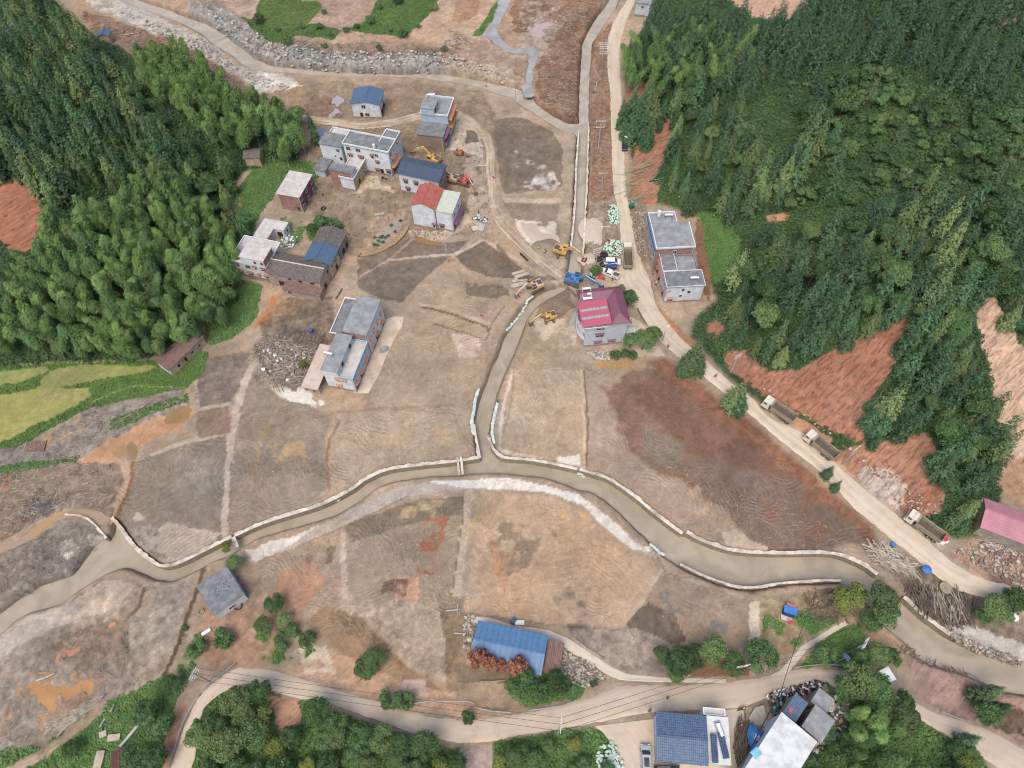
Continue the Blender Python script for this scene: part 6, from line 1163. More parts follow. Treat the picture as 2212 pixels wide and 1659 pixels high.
wall('stone river wall with pale coping on the outer bend before the logs',[(1478,1158),(1501,1172),(1546,1189),(1581,1199),(1659,1204),(1759,1202),(1799,1204),(1834,1217),(1864,1232),(1885,1249)],.9,.5)
wall('river wall with pale coping on the right bank beyond the olive tree',[(1941,1297),(1984,1337),(2014,1359),(2040,1378)],.9,.5)
wall('thin pale wall on the south bank of the wide bend',[(1466,1224),(1503,1242),(1538,1257),(1568,1267),(1596,1273),(1626,1274),(1659,1267),(1696,1263),(1759,1258),(1810,1259)],.5,.2,-1)
wall('thin concrete wall along the left bank of the upper channel',[(1250,292),(1246,350),(1243,415),(1241,472),(1236,520),(1233,550)],.5,.15,-1)
wall('thin concrete wall along the right bank of the upper channel',[(1270,275),(1268,350),(1266,415),(1263,465),(1260,527),(1257,560)],.4,.25,1)
wall('short curved wall beside the weir, lower left',[(150,1117),(190,1120),(212,1136),(240,1168)],.5,.25,-1)
# ------------------------------------------------------------------ poles, lamps, wires
def crossarm(root,z,L,a,ins=True):
    mb=MB(); dx_,dy_=math.cos(a)*L/2,math.sin(a)*L/2; mb.beam((-dx_,-dy_,z),(dx_,dy_,z),.12,.12); c=ob('crossarm',mb,root,METW)
    if ins:
        for t in (-.92,-.35,.35,.92): ob('insulator',MB().cyl((dx_*t,dy_*t,z+.05),(dx_*t,dy_*t,z+.35),.09,.05,6),c,METW)
def pole(label,base,top,arms=((.35,2.2),),aa=0.,name='utility_pole',mm=None,H=None,r=.17,lean=True):
    b,h=fitH(base,top); h=H or h; root=emp(name,b,0,label,'utility pole'); ob('pole',MB().cyl((0,0,-.8),(0,0,h),r,r*.62,8),root,mm or CST)
    for dz_,L in arms: crossarm(root,h-dz_,L,aa)
    root['_h']=h; return b+Vector((0,0,h)),root
PT={}
PT['a'],_=pole('tall concrete pole with three crossarms where the lower left road bends',T(0,3,1820,915),T(0,3,1670,822),((.2,2.4),(1.0,2.4),(1.9,2.2)),1.2)
PT['b'],_=pole('pole with double crossarm below the bottom road, beside the green bank',T(2,3,395,1362),T(2,3,418,1280),((.15,2.8),(.5,2.6)),1.45)
PT['c'],_=pole('pole with a cluster of crossarms standing in the roadside trees',T(2,3,1935,825),T(2,3,1985,745),((.15,2.6),(.6,2.6),(1.1,2.4),(1.6,2.2)),.15)
PT['d'],_=pole('pole with stacked crossarms above the solar lamp, near the river',T(3,3,700,660),T(3,3,855,575),((.15,2.4),(.8,2.4),(1.5,2.2)),.9)
PT['e'],_=pole('leaning concrete pole behind the second dump truck',T(3,2,650,695),T(3,2,780,548),((.3,2.0),(.7,2.0)),.6)
PT['f'],_=pole('concrete pole at the foot of the red landslide opposite the mansion',T(2,1,1885,1570),T(2,1,1945,1400),((.2,1.8),(1.2,1.8)),.5)
PT['g'],_=pole('concrete pole with a T arm beside the muddy yard and the red excavator',T(1,0,1967,1580),T(1,0,1960,1425),((.2,2.6),),0)
PT['h'],_=pole('slim concrete pole on the bank of the upper river',T(2,0,30,970),T(2,0,33,772),((.2,2.2),),-.5)
PT['i'],_=pole('dark twin pole stacked with crossarms between upper channel and road',T(2,0,778,590),T(2,0,798,400),((.1,3),(.9,3),(1.8,2.8),(2.6,2.6)),0,mm=METG)
PT['j'],_=pole('pole with two long white crossarms furthest up the channel',T(2,0,785,480),T(2,0,797,365),((.2,3.2),(.8,3.0)),0)
PT['k'],_=pole('pole with two crossarms halfway down the upper channel',T(2,0,745,1270),T(2,0,762,1040),((.2,3),(2.4,2.6)),0)
PT['l'],_=pole('concrete pole beside the burnt patch, lower on the upper channel',T(2,0,775,1610),T(2,0,780,1490),((.2,2.4),),0)
PT['m'],_=pole('short concrete pole above the round pile of green sandbags',T(2,1,797,402),T(2,1,797,292),((.2,2.4),),0)
PT['n'],_=pole('tall pole with broken white crossarms beside the old tyres',T(2,1,722,640),T(2,1,757,385),((.2,2.0),(2.6,2.6),(3.3,2.4),(4.2,2.2)),.3,H=9.5)
PT['o'],_=pole('bare slim concrete pole in the brown field below the red roof',T(1,1,1655,600),T(1,1,1648,455),(),0)
PT['p'],_=pole('short pole in the green slope at the lower left edge',T(0,3,965,1290),T(0,3,885,1245),((.2,1.6),),1.2)
PT['q'],_=pole('pole at the corner of the scrap yard carrying a thick cable',(1664,1503),(1671,1453),((.2,1.4),),.2,H=7)
def felled(label,p,q,arms=True,name='fallen_pole'):
    a=G1(p);b=G1(q); L=(b-a).length; root=emp(name,(a.x,a.y,max(a.z,zg(a.x,a.y))+.2),math.atan2(b.y-a.y,b.x-a.x),label,'utility pole'); ob('pole',MB().cyl((0,0,0),(L,0,.15),.17,.11,8),root,CST)
    if arms: ob('crossarm',MB().beam((L*.9,-1.3,.3),(L*.9,1.3,.3),.12,.12).beam((L*.8,-1.1,.3),(L*.8,1.1,.5),.12,.12),root,METG)
felled('fallen concrete pole with bent crossarms left of the blue warehouse',T(1,3,1640,303),T(1,3,1770,290)); felled('thin white pipe lying left of the blue warehouse',T(1,3,1715,495),T(1,3,1800,502),False,'white_pipe')
felled('white concrete beam lying near the upper crop strip',T(1,0,390,442),T(1,0,485,392),False,'concrete_beam'); felled('fallen white pole beside the upper channel, upper one',T(2,0,722,615),T(2,0,738,655),False); felled('fallen white pole beside the upper channel, lower one',T(2,0,735,705),T(2,0,718,795),False)
def wire(label,a,b,sag=.8,r=.03,m=BLK,off=0):
    a=Vector(a);b=Vector(b); s=(b-a); nrm=Vector((s.y,-s.x,0)).normalized()*off; pts=[a+nrm+s*t-Vector((0,0,sag*4*t*(1-t))) for t in [i/14 for i in range(15)]]
    tag(ob('power_cable',MB().tube(pts,r,4),None,m),label,'cable')
for k,o_ in enumerate((-1,0,1)):
    w_=('upper','middle','lower')[k]
    wire('%s wire over the bottom road between the bend pole and the centre pole'%w_,PT['a'],PT['b'],1.5,.03,BLK,-o_*1.0); wire('%s wire over the bottom road from the centre pole to the tree pole'%w_,PT['b'],PT['c'],1.2,.03,BLK,-o_*1.0)
    wire('%s wire from the tree pole to the pole near the river'%w_,PT['c'],PT['d'],1.,.025,BLK,-o_*.9)
g1=G1((1596,1668),7); wire('thick dark cable crossing beside the blue tarpaulin to the scrap yard pole',(g1.x,g1.y,g1.z+7),PT['q'],.5,.09); 
g2=G1((1690,1350),9); wire('thick dark cable running from the scrap yard pole toward the river',PT['q'],(PT['c'].x+14,PT['c'].y+9,PT['c'].z),.6,.05)
for a_,b_,n_ in (('j','i','furthest channel poles'),('i','k','twin pole and the halfway pole'),('k','l','halfway pole and the burnt patch pole'),('l','m','burnt patch pole and the sandbag pole')):
    wire('wire between the '+n_,PT[a_],PT[b_],.8,.025)
def lamp(label,base,top,solar=False,ang=0):
    b,h=fitH(base,top); root=emp('street_lamp',b,ang,label,'street lamp'); ob('pole',MB().cyl((0,0,-.6),(0,0,h),.1,.07,8).beam((0,0,h-.3),(1.2,0,h),.07,.07),root,METG); ob('lamp_head',MB().box(1.4,0,h+.02,.9,.3,.12),root,METW)
    if solar: ob('solar_panel',MB().box(0,0,h+.5,1.3,.9,.06).cyl((0,0,h),(0,0,h+.5),.05),root,SOLP)
lamp('street lamp beside the dark pickup on the upper right road',T(2,0,1000,1335),T(2,0,1013,1195),False,2.6); lamp('street lamp on the road verge above the dark tree right of the mansion',T(2,1,1298,1290),T(2,1,1335,1195),False,.9)
lamp('solar street lamp by the lower right guardrail',T(3,3,555,765),T(3,3,665,695),True,-.9); lamp('street lamp at the foot of the upper sandbag pile',T(2,1,893,365),T(2,1,905,285),False,1.6)
# ------------------------------------------------------------------ guardrails
def rail(label,pts,loose=0.):
    P_=[G1(p) for p in pts]; root=emp('guardrail',P_[0],0,label,'guardrail'); o=P_[0]; bm=MB()
    for i in range(len(P_)-1):
        a,b=P_[i]-o,P_[i+1]-o; L=(b-a).length; n=max(1,int(L/3.2))
        for z,wd_ in ((.72,.10),(.55,.10)): bm.beam(a+Vector((0,0,z+loose)),b+Vector((0,0,z+loose)),.13,.12)
        bm.beam(a+Vector((0,0,.635+loose)),b+Vector((0,0,.635+loose)),.06,.16)
        for k in range(n): 
            p=a+(b-a)*(k/n); ob('post',MB().cyl(p+Vector((0,0,-.4-loose)),p+Vector((0,0,.8+loose)),.07,n=6),root,METG)
    ob('rail',bm,root,METG)
rail('grey guardrail round the outer bend of the lower left road, upper stretch',T(0,3,2040,760,1900,870,1820,930,1755,990)); rail('grey guardrail down the lower left road to the bottom edge',T(0,3,1685,1100,1640,1180,1590,1280,1560,1360,1530,1470,1500,1560,1470,1660))
rail('twisted guardrail hanging over the washed out bank of the bottom road',T(1,3,1095,1078,1180,1110,1262,1128,1380,1108,1500,1092,1600,1090,1720,1090,1830,1090,1885,1110),.3); rail('short loose guardrail section right of the twisted one',T(1,3,1885,1135,1970,1160,2050,1177,2200,1185),.2)
rail('guardrail below the warehouse shrubs on the bottom road',T(2,3,145,1165,280,1150,420,1130,520,1095,550,1080)); rail('guardrail along the lower right road under the solar lamp',T(3,3,210,800,330,780,450,770,600,775,720,800)); rail('guardrail section beside the pink slope on the lower right road',T(3,3,1490,1175,1620,1230,1740,1262))
# footbridge, weir blocks
def beam3(name,label,cat,p,q,wd_,ht,m,z=.3):
    a=G1(p);b=G1(q); L=(b-a).length; r=emp(name,(a.x,a.y,a.z+z),math.atan2(b.y-a.y,b.x-a.x),label,cat); return r,L
r,L=beam3('footbridge','narrow two-beam concrete footbridge over the river left of the stream mouth','bridge',T(1,2,1757,640),T(1,2,1772,792),.5,.3,COP,.5)
for s in (-.42,.42): ob('beam',MB().beam((0,s,0),(L,s,0),.5,.3),r,COP)
r,L=beam3('bridge_slab','small slab bridge beside the yellowish bush on the left river wall','bridge',T(0,2,2020,1330),T(0,2,2055,1420),.5,.3,COP,.5); ob('slab',MB().beam((0,0,0),(L,0,0),.9,.3),r,COP)
# ------------------------------------------------------------------ excavators
TRK=mat('muddy_track_steel',(120,106,90),c2=(84,76,68),sc=3,rough=.8); ROOFG=mat('engine_grille',(86,92,98),c2=(64,70,76),sc=3); CABG=mat('cab_glass',(70,86,92),c2=(54,68,74),rough=.15,spec=.6); BKT=mat('bucket_steel',(120,104,90),c2=(96,82,70),sc=3)
def excavator(label,p,track,upper,col,c2,s=1.0,boom=(5.0,2.6,6.6,1.4),reach=1.):
    b=G1(p); b.z=zg(b.x,b.y); m=mat('%s_paint'%c2,col,c2=tuple(v*.9 for v in col),rough=.45,sc=1.5,grime=.25)
    r=emp('excavator',b,R_(track),label,'excavator',None); r.scale=(s,s,s); up=emp('x',(0,0,0)); bpy.data.objects.remove(up)
    u=R_(upper-track); Q=Matrix.Rotation(u,4,'Z')
    for y in (-1.15,1.15):
        t=MB(); pr=[(-1.9,.15),(-1.6,.0),(1.6,.0),(1.95,.2),(2.05,.5),(1.7,.85),(-1.7,.85),(-2.0,.5)]; t.prism([(x,z) for x,z in pr],y-.28,y+.28); to=ob('track',t,r,TRK)
        g=MB()
        for i in range(12): g.box(-1.7+i*.31,y,.87,.12,.6,.06)
        ob('track_shoes',g,to,TRK)
    ob('undercarriage',MB().box(0,0,.55,1.9,1.9,.4).cyl((0,0,.6),(0,0,1.05),.7,n=12),r,TRK)
    bd=MB().box(-.7,0,1.55,3.0,2.5,.9,taper=.96).box(-1.75,0,1.45,.9,2.2,.9,taper=.9).box(1.0,-.75,1.35,1.0,.9,.5); ob('body',bd.xf(Q),r,m)
    ob('engine_cover',MB().box(-1.35,-.1,2.07,1.3,1.5,.14,taper=.9).box(-.2,-.75,2.04,.8,.7,.08).cyl((-1.6,.7,2),(-1.6,.7,2.45),.08).xf(Q),r,ROOFG)
    cb=ob('cab',MB().box(.75,.78,1.9,1.5,.95,1.6,taper=.88).xf(Q),r,m); ob('cab_window',MB().box(1.48,.78,2.1,.06,.8,1.0).box(.75,1.24,2.15,1.1,.05,.8).box(.75,.34,2.15,1.1,.05,.8).xf(Q),cb,CABG); ob('cab_roof',MB().box(.75,.78,2.73,1.15,.72,.06).xf(Q),cb,CABG if c2 in('blue','pale') else m)
    bx,bz,sx_,sz=boom; e=Vector((bx,-.05,bz)); mid=Vector((bx*.52,-.05,bz+1.5)); bt=Vector((sx_,-.05,sz))
    ob('boom',MB().beam((.5,-.05,1.6),mid,.42,.5,0,.42,.52).beam(mid,e,.42,.62,0,.34,.34).xf(Q),r,m)
    st=ob('stick',MB().beam(e+(e-bt)*.15+Vector((0,0,.2)),bt,.32,.5,0,.26,.26).xf(Q),r,m)
    ob('hydraulic_cylinder',MB().cyl((1.0,-.05,1.4),mid*.8+Vector((.3,0,.1)),.1,n=6).cyl(mid+Vector((.1,0,.4)),e+Vector((0,0,.5)),.09,n=6).xf(Q),r,METW)
    k=MB(); c=bt+Vector((-.1,0,-.5)); pr=[(c.x+.3,c.z+.6),(c.x+.55,c.z),(c.x+.25,c.z-.5),(c.x-.5,c.z-.55),(c.x-.75,c.z-.1),(c.x-.5,c.z-.05),(c.x-.3,c.z-.3),(c.x+.1,c.z-.2),(c.x+.15,c.z+.2)]; k.prism(pr,-.65,.55)
    for y in (-.5,-.2,.1,.4): k.box(c.x-.75,y,c.z-.15,.25,.1,.1)
    ob('bucket',k.xf(Q),st,BKT); return r
YL=(228,176,84); PL=(232,190,146)
excavator('yellow excavator on the stream bank reaching its bucket over the channel',Z(6,1300,400),-90,-25,YL,'yellow',1.05,(5.2,2.2,6.6,1.0))
excavator('bright blue excavator with its boom stretched toward the mansion',Z(6,1500,900),-30,-18,(72,140,206),'blue',1.1,(5.4,1.7,7.2,1.0))
excavator('pale orange excavator beside the concrete slabs, digging to the lower left',Z(6,840,1010),32,208,PL,'pale',1.0,(4.6,2.0,5.8,.8))
excavator('yellow excavator alone below the stream, boom pointing left',Z(7,-30,960),-80,200,YL,'yellow',.9,(4.4,1.8,5.8,.9))
excavator('yellow excavator half hidden behind the slate-roofed house',Z(3,860,235),-10,152,YL,'yellow',1.05,(5.4,2.6,7.4,1.0))
excavator('pale yellow excavator behind the brick end of the slate-roofed house',Z(3,1180,560),-25,152,PL,'pale',1.,(4.6,2.6,5.6,1.4))
excavator('red-orange excavator with white cab reaching down the muddy yard',Z(3,1400,610),-25,-55,(214,106,84),'red',1.0,(4.6,2.2,5.8,.7))
excavator('small orange mini excavator on the mud below the tall blue house',Z(3,1310,100),0,-30,(222,132,64),'orange',.62,(3.8,2.2,4.6,.8))
# ------------------------------------------------------------------ lorries and cars
TRW=mat('cream_lorry_paint',(230,222,202),c2=(214,204,182),rough=.5,grime=.2); TRB=mat('muddy_tipper_steel',(172,158,134),c2=(146,132,110),sc=1.2,grime=.5); LOAD=mat('wet_soil_load',(112,98,80),c2=(88,76,62),sc=1.5,bump_=.8)
def wheel(r,x,y,rad,wd_=.3,rim=METG):
    t=ob('wheel',MB().torus((x,y,rad),rad*.72,rad*.30,'Y',14,6),r,BLK); ob('rim',MB().cyl((x,y-wd_/3,rad),(x,y+wd_/3,rad),rad*.5,n=10),t,rim)
def dump(label,p,ang,load=True):
    b=G1(p); b.z=float(hz(b.x,b.y))+.09; r=emp('dump_truck',b,R_(ang),label,'dump truck','cream dump trucks on the dirt road'); 
    cb=MB(); cb.box(3.15,0,1.75,1.75,2.35,2.0,taper=.9,ty=.93).box(3.2,0,.9,1.9,2.4,.5); ob('cab',cb,r,TRW); ob('windscreen',MB().box(4.0,0,2.15,.08,1.95,.8).box(3.3,1.13,2.2,.8,.06,.6).box(3.3,-1.13,2.2,.8,.06,.6),r,CABG); ob('roof_visor',MB().box(2.55,0,2.85,.7,1.9,.12),r,TRW)
    ob('chassis',MB().box(-.3,.45,.85,7.2,.18,.3).box(-.3,-.45,.85,7.2,.18,.3).cyl((1.2,1.0,.75),(2.1,1.0,.75),.3),r,TRK)
    tb=MB(); x0,x1,yh,z0,z1=-3.95,1.75,1.22,1.15,2.35
    tb.box((x0+x1)/2,0,z0,x1-x0,2.4,.12); tb.box((x0+x1)/2,yh,(z0+z1)/2,x1-x0,.1,z1-z0-.13); tb.box((x0+x1)/2,-yh,(z0+z1)/2,x1-x0,.1,z1-z0-.13); tb.box(x1,0,(z0+z1)/2+.1,.1,2.34,z1-z0+.1)
    for i in range(6): 
        for s in (-1,1): tb.box(x0+.4+i*.98,s*(yh+.09),(z0+z1)/2,.12,.08,z1-z0-.15)
    tb.box((x0+x1)/2,yh,z1+.0,x1-x0,.2,.12); tb.box((x0+x1)/2,-yh,z1+.0,x1-x0,.2,.12); tb.box(2.1,0,z1+.28,.8,2.3,.1); ob('tipper_body',tb,r,TRB); ob('tailgate',MB().box(x0,0,(z0+z1)/2,.1,2.5,z1-z0),r,TRB)
    ob('soil_residue',MB().box((x0+x1)/2,0,z0+.12,x1-x0-.2,2.28,.1),r,LOAD)
    for x in (3.1,-1.6,-2.9):
        for y in (-1.05,1.05): wheel(r,x,y,.52)
    for s in (-.85,.85): ob('headlight',MB().box(4.13,s,1.0,.08,.35,.2),r,METW)
    ob('mirror',MB().beam((3.8,1.2,2.3),(4.0,1.55,2.3),.05,.05).box(4.0,1.58,2.1,.08,.12,.5),r,BLK); ob('mirror',MB().beam((3.8,-1.2,2.3),(4.0,-1.55,2.3),.05,.05).box(4.0,-1.58,2.1,.08,.12,.5),r,BLK); return r
def hd(p,q): a=G1(p);b=G1(q); return math.degrees(math.atan2(b.y-a.y,b.x-a.x))
dump('cream dump truck parked on the dirt road beside the green sandbag pile',(1354.5,562),hd((1355.5,583),(1353.5,540)))
dump('first cream dump truck below the lone conifer, under the red landslide',(1679,893),hd((1700,907),(1655,877)))
dump('second cream dump truck, just above the leaning concrete pole',(1769,969),hd((1790,986),(1745,950)))
dump('third cream dump truck, lowest on the road beside the red box',(1991,1143),hd((2015,1160),(1965,1123)))
def car(name,label,p,ang,col,kind,cat):
    b=G1(p); b.z=float(hz(b.x,b.y))+.05; r=emp(name,b,R_(ang),label,cat); m=mat('car_paint_%d_%d_%d'%col,col,c2=tuple(v*.94 for v in col),rough=.3,spec=.6)
    L=5.3 if kind=='pickup' else 4.7; h=L/2; bm=MB()
    pr=[(-h,.45),(-h,.95),(-h+.1,1.02),(h-1.3,1.02),(h-.25,.9),(h,.7),(h,.4),(h-.4,.3),(-h+.3,.3)]; bm.prism(pr,-.9,.9); ob('body',bm,r,m)
    if kind=='pickup':
        c=MB(); c.prism([(-.55,1.0),(-.4,1.52),(.9,1.66),(1.65,1.0)],-.78,.78); ob('cabin',c,r,m); g=MB(); g.prism([(.96,1.6),(1.0,1.66),(1.68,1.06),(1.6,1.02)],-.7,.7); g.prism([(-.45,1.08),(-.33,1.52),(.85,1.55),(1.35,1.08)],-.80,-.785); g.prism([(-.45,1.08),(-.33,1.52),(.85,1.55),(1.35,1.08)],.785,.80); ob('window',g,r,GLS)
        ob('bed_liner',MB().box(-h+1.05,0,1.045,1.75,1.45,.03),r,LOAD if col[0]>150 else GLS); e=MB(); e.box(-h+1.05,.8,1.18,1.95,.12,.3).box(-h+1.05,-.8,1.18,1.95,.12,.3).box(-h+.08,0,1.18,.12,1.48,.3); ob('bed_side',e,r,m)
    else:
        c=MB(); c.prism([(-h+.15,1.0),(-h+.5,1.6),(.55,1.66),(1.35,1.0)],-.76,.76); ob('cabin',c,r,m); g=MB(); g.prism([(.62,1.52),(.66,1.66),(1.36,1.05),(1.3,1.02)],-.68,.68); g.prism([(-h+.1,1.1),(-h+.42,1.58),(-h+.5,1.58),(-h+.2,1.08)],-.66,.66)
        for s in (-1,1): g.prism([(-h+.45,1.1),(-h+.65,1.5),(.5,1.54),(1.05,1.1)],s*.77-.012,s*.77+.012)
        ob('window',g,r,GLS); ob('roof_rail',MB().box(-.8,.62,1.68,2.2,.05,.06).box(-.8,-.62,1.68,2.2,.05,.06),r,METG if col[0]<200 else m)
        if col[0]<200: ob('sunroof',MB().box(-.6,0,1.672,1.5,.9,.02),r,GLS)
    for x in (-h+1.0,h-.95):
        for y in (-.82,.82): wheel(r,x,y,.36,.22)
    for s in (-.65,.65): ob('headlight',MB().box(h-.03,s,.72,.1,.35,.16),r,METW); ob('tail_light',MB().box(-h,s*1.15,.85,.05,.2,.3),r,PNK)
    for s in (-1,1): ob('side_mirror',MB().box(.95,s*.98,1.08,.16,.16,.14),r,m)
    return r
car('suv','white SUV parked beside the old tyres',Z(13,715,150),hd(Z(13,600,160),Z(13,840,165)),(236,238,240),'suv','car')
car('pickup_truck','white pickup truck beside the red banner',Z(13,680,385),hd(Z(13,820,430),Z(13,540,330)),(234,234,230),'pickup','pickup truck')
car('pickup_truck','dark navy pickup on the edge of the upper right road',T(2,0,973,1265),hd(T(2,0,970,1310),T(2,0,972,1220)),(44,52,82),'pickup','pickup truck')
car('suv','silver SUV left of the blue tiled hall at the bottom edge',(1394,1640),hd((1396,1675),(1392,1610)),(168,176,184),'suv','car')
car('suv','black car cut by the bottom edge below the blue tiled hall',(1440,1667),hd((1410,1668),(1470,1668)),(40,42,44),'suv','car')
# blue three wheeler
b=G1(Z(13,690,245)); b.z=hz(b.x,b.y)+.05; r=emp('three_wheeler',b,R_(hd(Z(13,770,240),Z(13,600,240))),'blue three-wheeled cargo bike squeezed between the white SUV and pickup','three-wheeler'); BLC=mat('blue_cart_paint',(70,92,168),c2=(60,80,150))
ob('cargo_box',MB().box(-.6,0,.75,1.7,1.2,.1).box(-.6,.6,.95,1.7,.06,.4).box(-.6,-.6,.95,1.7,.06,.4).box(-1.42,0,.95,.06,1.2,.4),r,BLC); ob('front_fairing',MB().box(1.0,0,.9,.5,.6,.8,taper=.7),r,BLC); ob('seat',MB().box(.4,0,1.0,.5,.5,.25),r,BLK); ob('handlebar',MB().beam((.85,-.45,1.3),(.85,.45,1.3),.05,.05),r,BLK); ob('canopy',MB().ell((.5,.2,1.9),.55,.55,.25),r,mat('blue_canopy',(72,120,200)))
for x,y in ((1.25,0),(-.8,.52),(-.8,-.52)): wheel(r,x,y,.3,.14)
b=G1(Z(13,300,385)); r=emp('metal_cart',(b.x,b.y,hz(b.x,b.y)+.1),1.2,'grey metal cart beside the dark bush and workers','cart'); ob('tray',MB().box(0,0,.6,1.6,1.1,.08).box(0,.55,.8,1.6,.05,.35).box(0,-.55,.8,1.6,.05,.35).box(.8,0,.8,.05,1.1,.35),r,METG); wheel(r,0,.6,.35,.1); wheel(r,0,-.6,.35,.1)
# ------------------------------------------------------------------ tyres, sandbags, drums
for i,(x,y,z) in enumerate([(745,590,0),(775,577,.0),(800,548,.0),(812,585,0),(788,552,.35),(783,630,0)]):
    b=G1(T(2,1,x,y)); o=ob('used_lorry_tyre',MB().torus((0,0,.3),.62,.28,'Z',18,8),None,BLK,(b.x,b.y,zg(b.x,b.y)+z)); tag(o,['big old tyre nearest the pole, left of the heap','old tyre in the middle of the heap by the white SUV','old tyre at the back of the heap by the white SUV','old tyre touching the rear of the white SUV','old tyre lying on top of the heap','flat old tyre in front of the heap, beside the bush'][i],'tyre','old tyres beside the white SUV')
def one(name,label,cat,mb,m,p,rz=0,z=0,smooth=False,group=None):
    b=G1(p,z); o=ob(name,mb,None,m,(b.x,b.y,zg(b.x,b.y)+z),smooth); o.rotation_euler[2]=rz; return tag(o,label,cat,group)
one('tyre','black tyre leaning on the wall of the grey-roofed bungalow','tyre',MB().torus((0,0,.2),.75,.12,'Z',18,6),BLK,T(0,3,2060,262)); one('hose_coil','black hose coil in the yard beside the brick house','hose',MB().torus((0,0,.15),.7,.16,'Z',20,6).torus((0,0,.3),.5,.12,'Z',16,6),BLK,T(1,1,583,143))
one('cable_drum','large wooden cable drum lying by the driftwood on the right bank','cable drum',MB().cyl((0,0,0),(0,0,.15),1.25,n=20).cyl((0,0,.15),(0,0,.9),.6,n=12).cyl((0,0,.9),(0,0,1.05),1.25,n=20).cyl((0,0,1.05),(0,0,1.12),.25,n=10),WOODP,T(3,3,1518,112)); one('satellite_dish','white satellite dish beside the dark tree on the right bank','dish',MB().ell((0,0,.9),.95,.95,.35,12,6).cyl((0,0,0),(0,0,.8),.06),METW,T(3,3,2098,365))
one('clay_basin','round brown basin with a post in front of the bungalow','basin',MB().torus((0,0,.15),.6,.12,'Z',16,6).box(-.9,.2,.1,.9,.15,.12),WOODP,T(0,3,1738,308)); one('black_pipe','short thick black pipe lying beside the muddy track','pipe',MB().cyl((-1.7,0,.25),(1.7,0,.25),.25,n=10),BLK,Z(6,650,470),R_(hd(Z(6,590,405),Z(6,710,525))))
BAGM=mat('pale_green_sandbag',(206,222,208),c2=(150,196,160),sc=2.5,lo=.42,hi=.6,rand=.12); BAGW=mat('pale_sandbag',(204,216,208),c2=(176,194,184),sc=2,rand=.1)
def bagmesh(seed,m):
    random.seed(seed); mb=MB().ell((0,0,.14),.44,.27,.15,10,6,jit=.08); me=mb.mesh('sandbag',m); me.polygons.foreach_set('use_smooth',[True]*len(me.polygons)); return me
BG=[bagmesh(i,BAGM) for i in range(4)]; BW=[bagmesh(i+9,BAGW) for i in range(3)]; random.seed(5)
def pile(c,rx,ry,n,label,group,hh=1.0):
    b=G1(c)
    for i in range(n):
        t=random.uniform(0,6.28); q=random.uniform(0,1)**.5; x,y=b.x+rx*q*math.cos(t),b.y+ry*q*math.sin(t); z=float(hz(x,y))+hh*(1-q*q)*random.uniform(.75,1)+.05
        o=ob('sandbag',random.choice(BG)); o.location=(x,y,z); o.rotation_euler=(random.uniform(-.3,.3),random.uniform(-.3,.3),random.uniform(0,6.28)); tag(o,label,'sandbag',group)
pile(T(2,1,880,490),2.9,3.1,88,'pale green sandbag in the round heap between tyres and dump truck','sandbags heaped beside the parked dump truck'); pile(T(2,1,878,205),1.9,4.2,80,'pale green sandbag in the long heap beside the upper dirt road','sandbags heaped beside the upper dirt road'); pile((1318,1645),2.4,3.2,80,'pale green sandbag in the heap at the bottom edge beside the bank','sandbags at the bottom edge',.7)
def bagrow(pts,label,group,per=.5):
    P_=[G1(p) for p in pts]
    for i in range(len(P_)-1):
        a,b=P_[i],P_[i+1]; L=(b-a).length; n=max(1,int(L/per)); an=math.atan2(b.y-a.y,b.x-a.x)
        for k in range(n):
            p=a+(b-a)*(k+.5)/n; o=ob('sandbag',random.choice(BW)); o.location=(p.x,p.y,zg(p.x,p.y)-.02+.04*random.random()); o.rotation_euler=(0,0,an+random.uniform(-.2,.2)+math.pi/2*(random.random()<.2)); o.scale=(1.25,1.5,1.3); tag(o,label,'sandbag',group)
bagrow(Z(6,805,1130,720,1190,620,1340,520,1470,430,1590,370,1680)+[(1094,712)],'pale sandbag in the curved row on the left bank of the stream','sandbag row on the left stream bank',.52)
bagrow(T(1,2,1925,45,1895,130,1885,220,1865,310,1870,380,1885,435),'pale sandbag in the row left of the stream near its mouth','sandbag row left of the stream mouth',.52); bagrow(T(1,2,2088,160,2068,240,2045,350,2040,430,2058,510),'pale sandbag in the row right of the stream near its mouth','sandbag row right of the stream mouth',.52)
bagrow(T(2,2,1195,1380,1240,1420,1290,1460,1320,1475),'pale sandbag in the short row on the south river bank','sandbag row on the south river bank',.52); bagrow(T(2,2,570,742,630,775),'pale sandbag plugging the gap in the river wall at the ditch end','sandbags in the river wall gap',.5); bagrow(T(1,2,640,1000,715,985),'pale sandbag by the blue pump on the river wall','sandbags by the pump',.5)
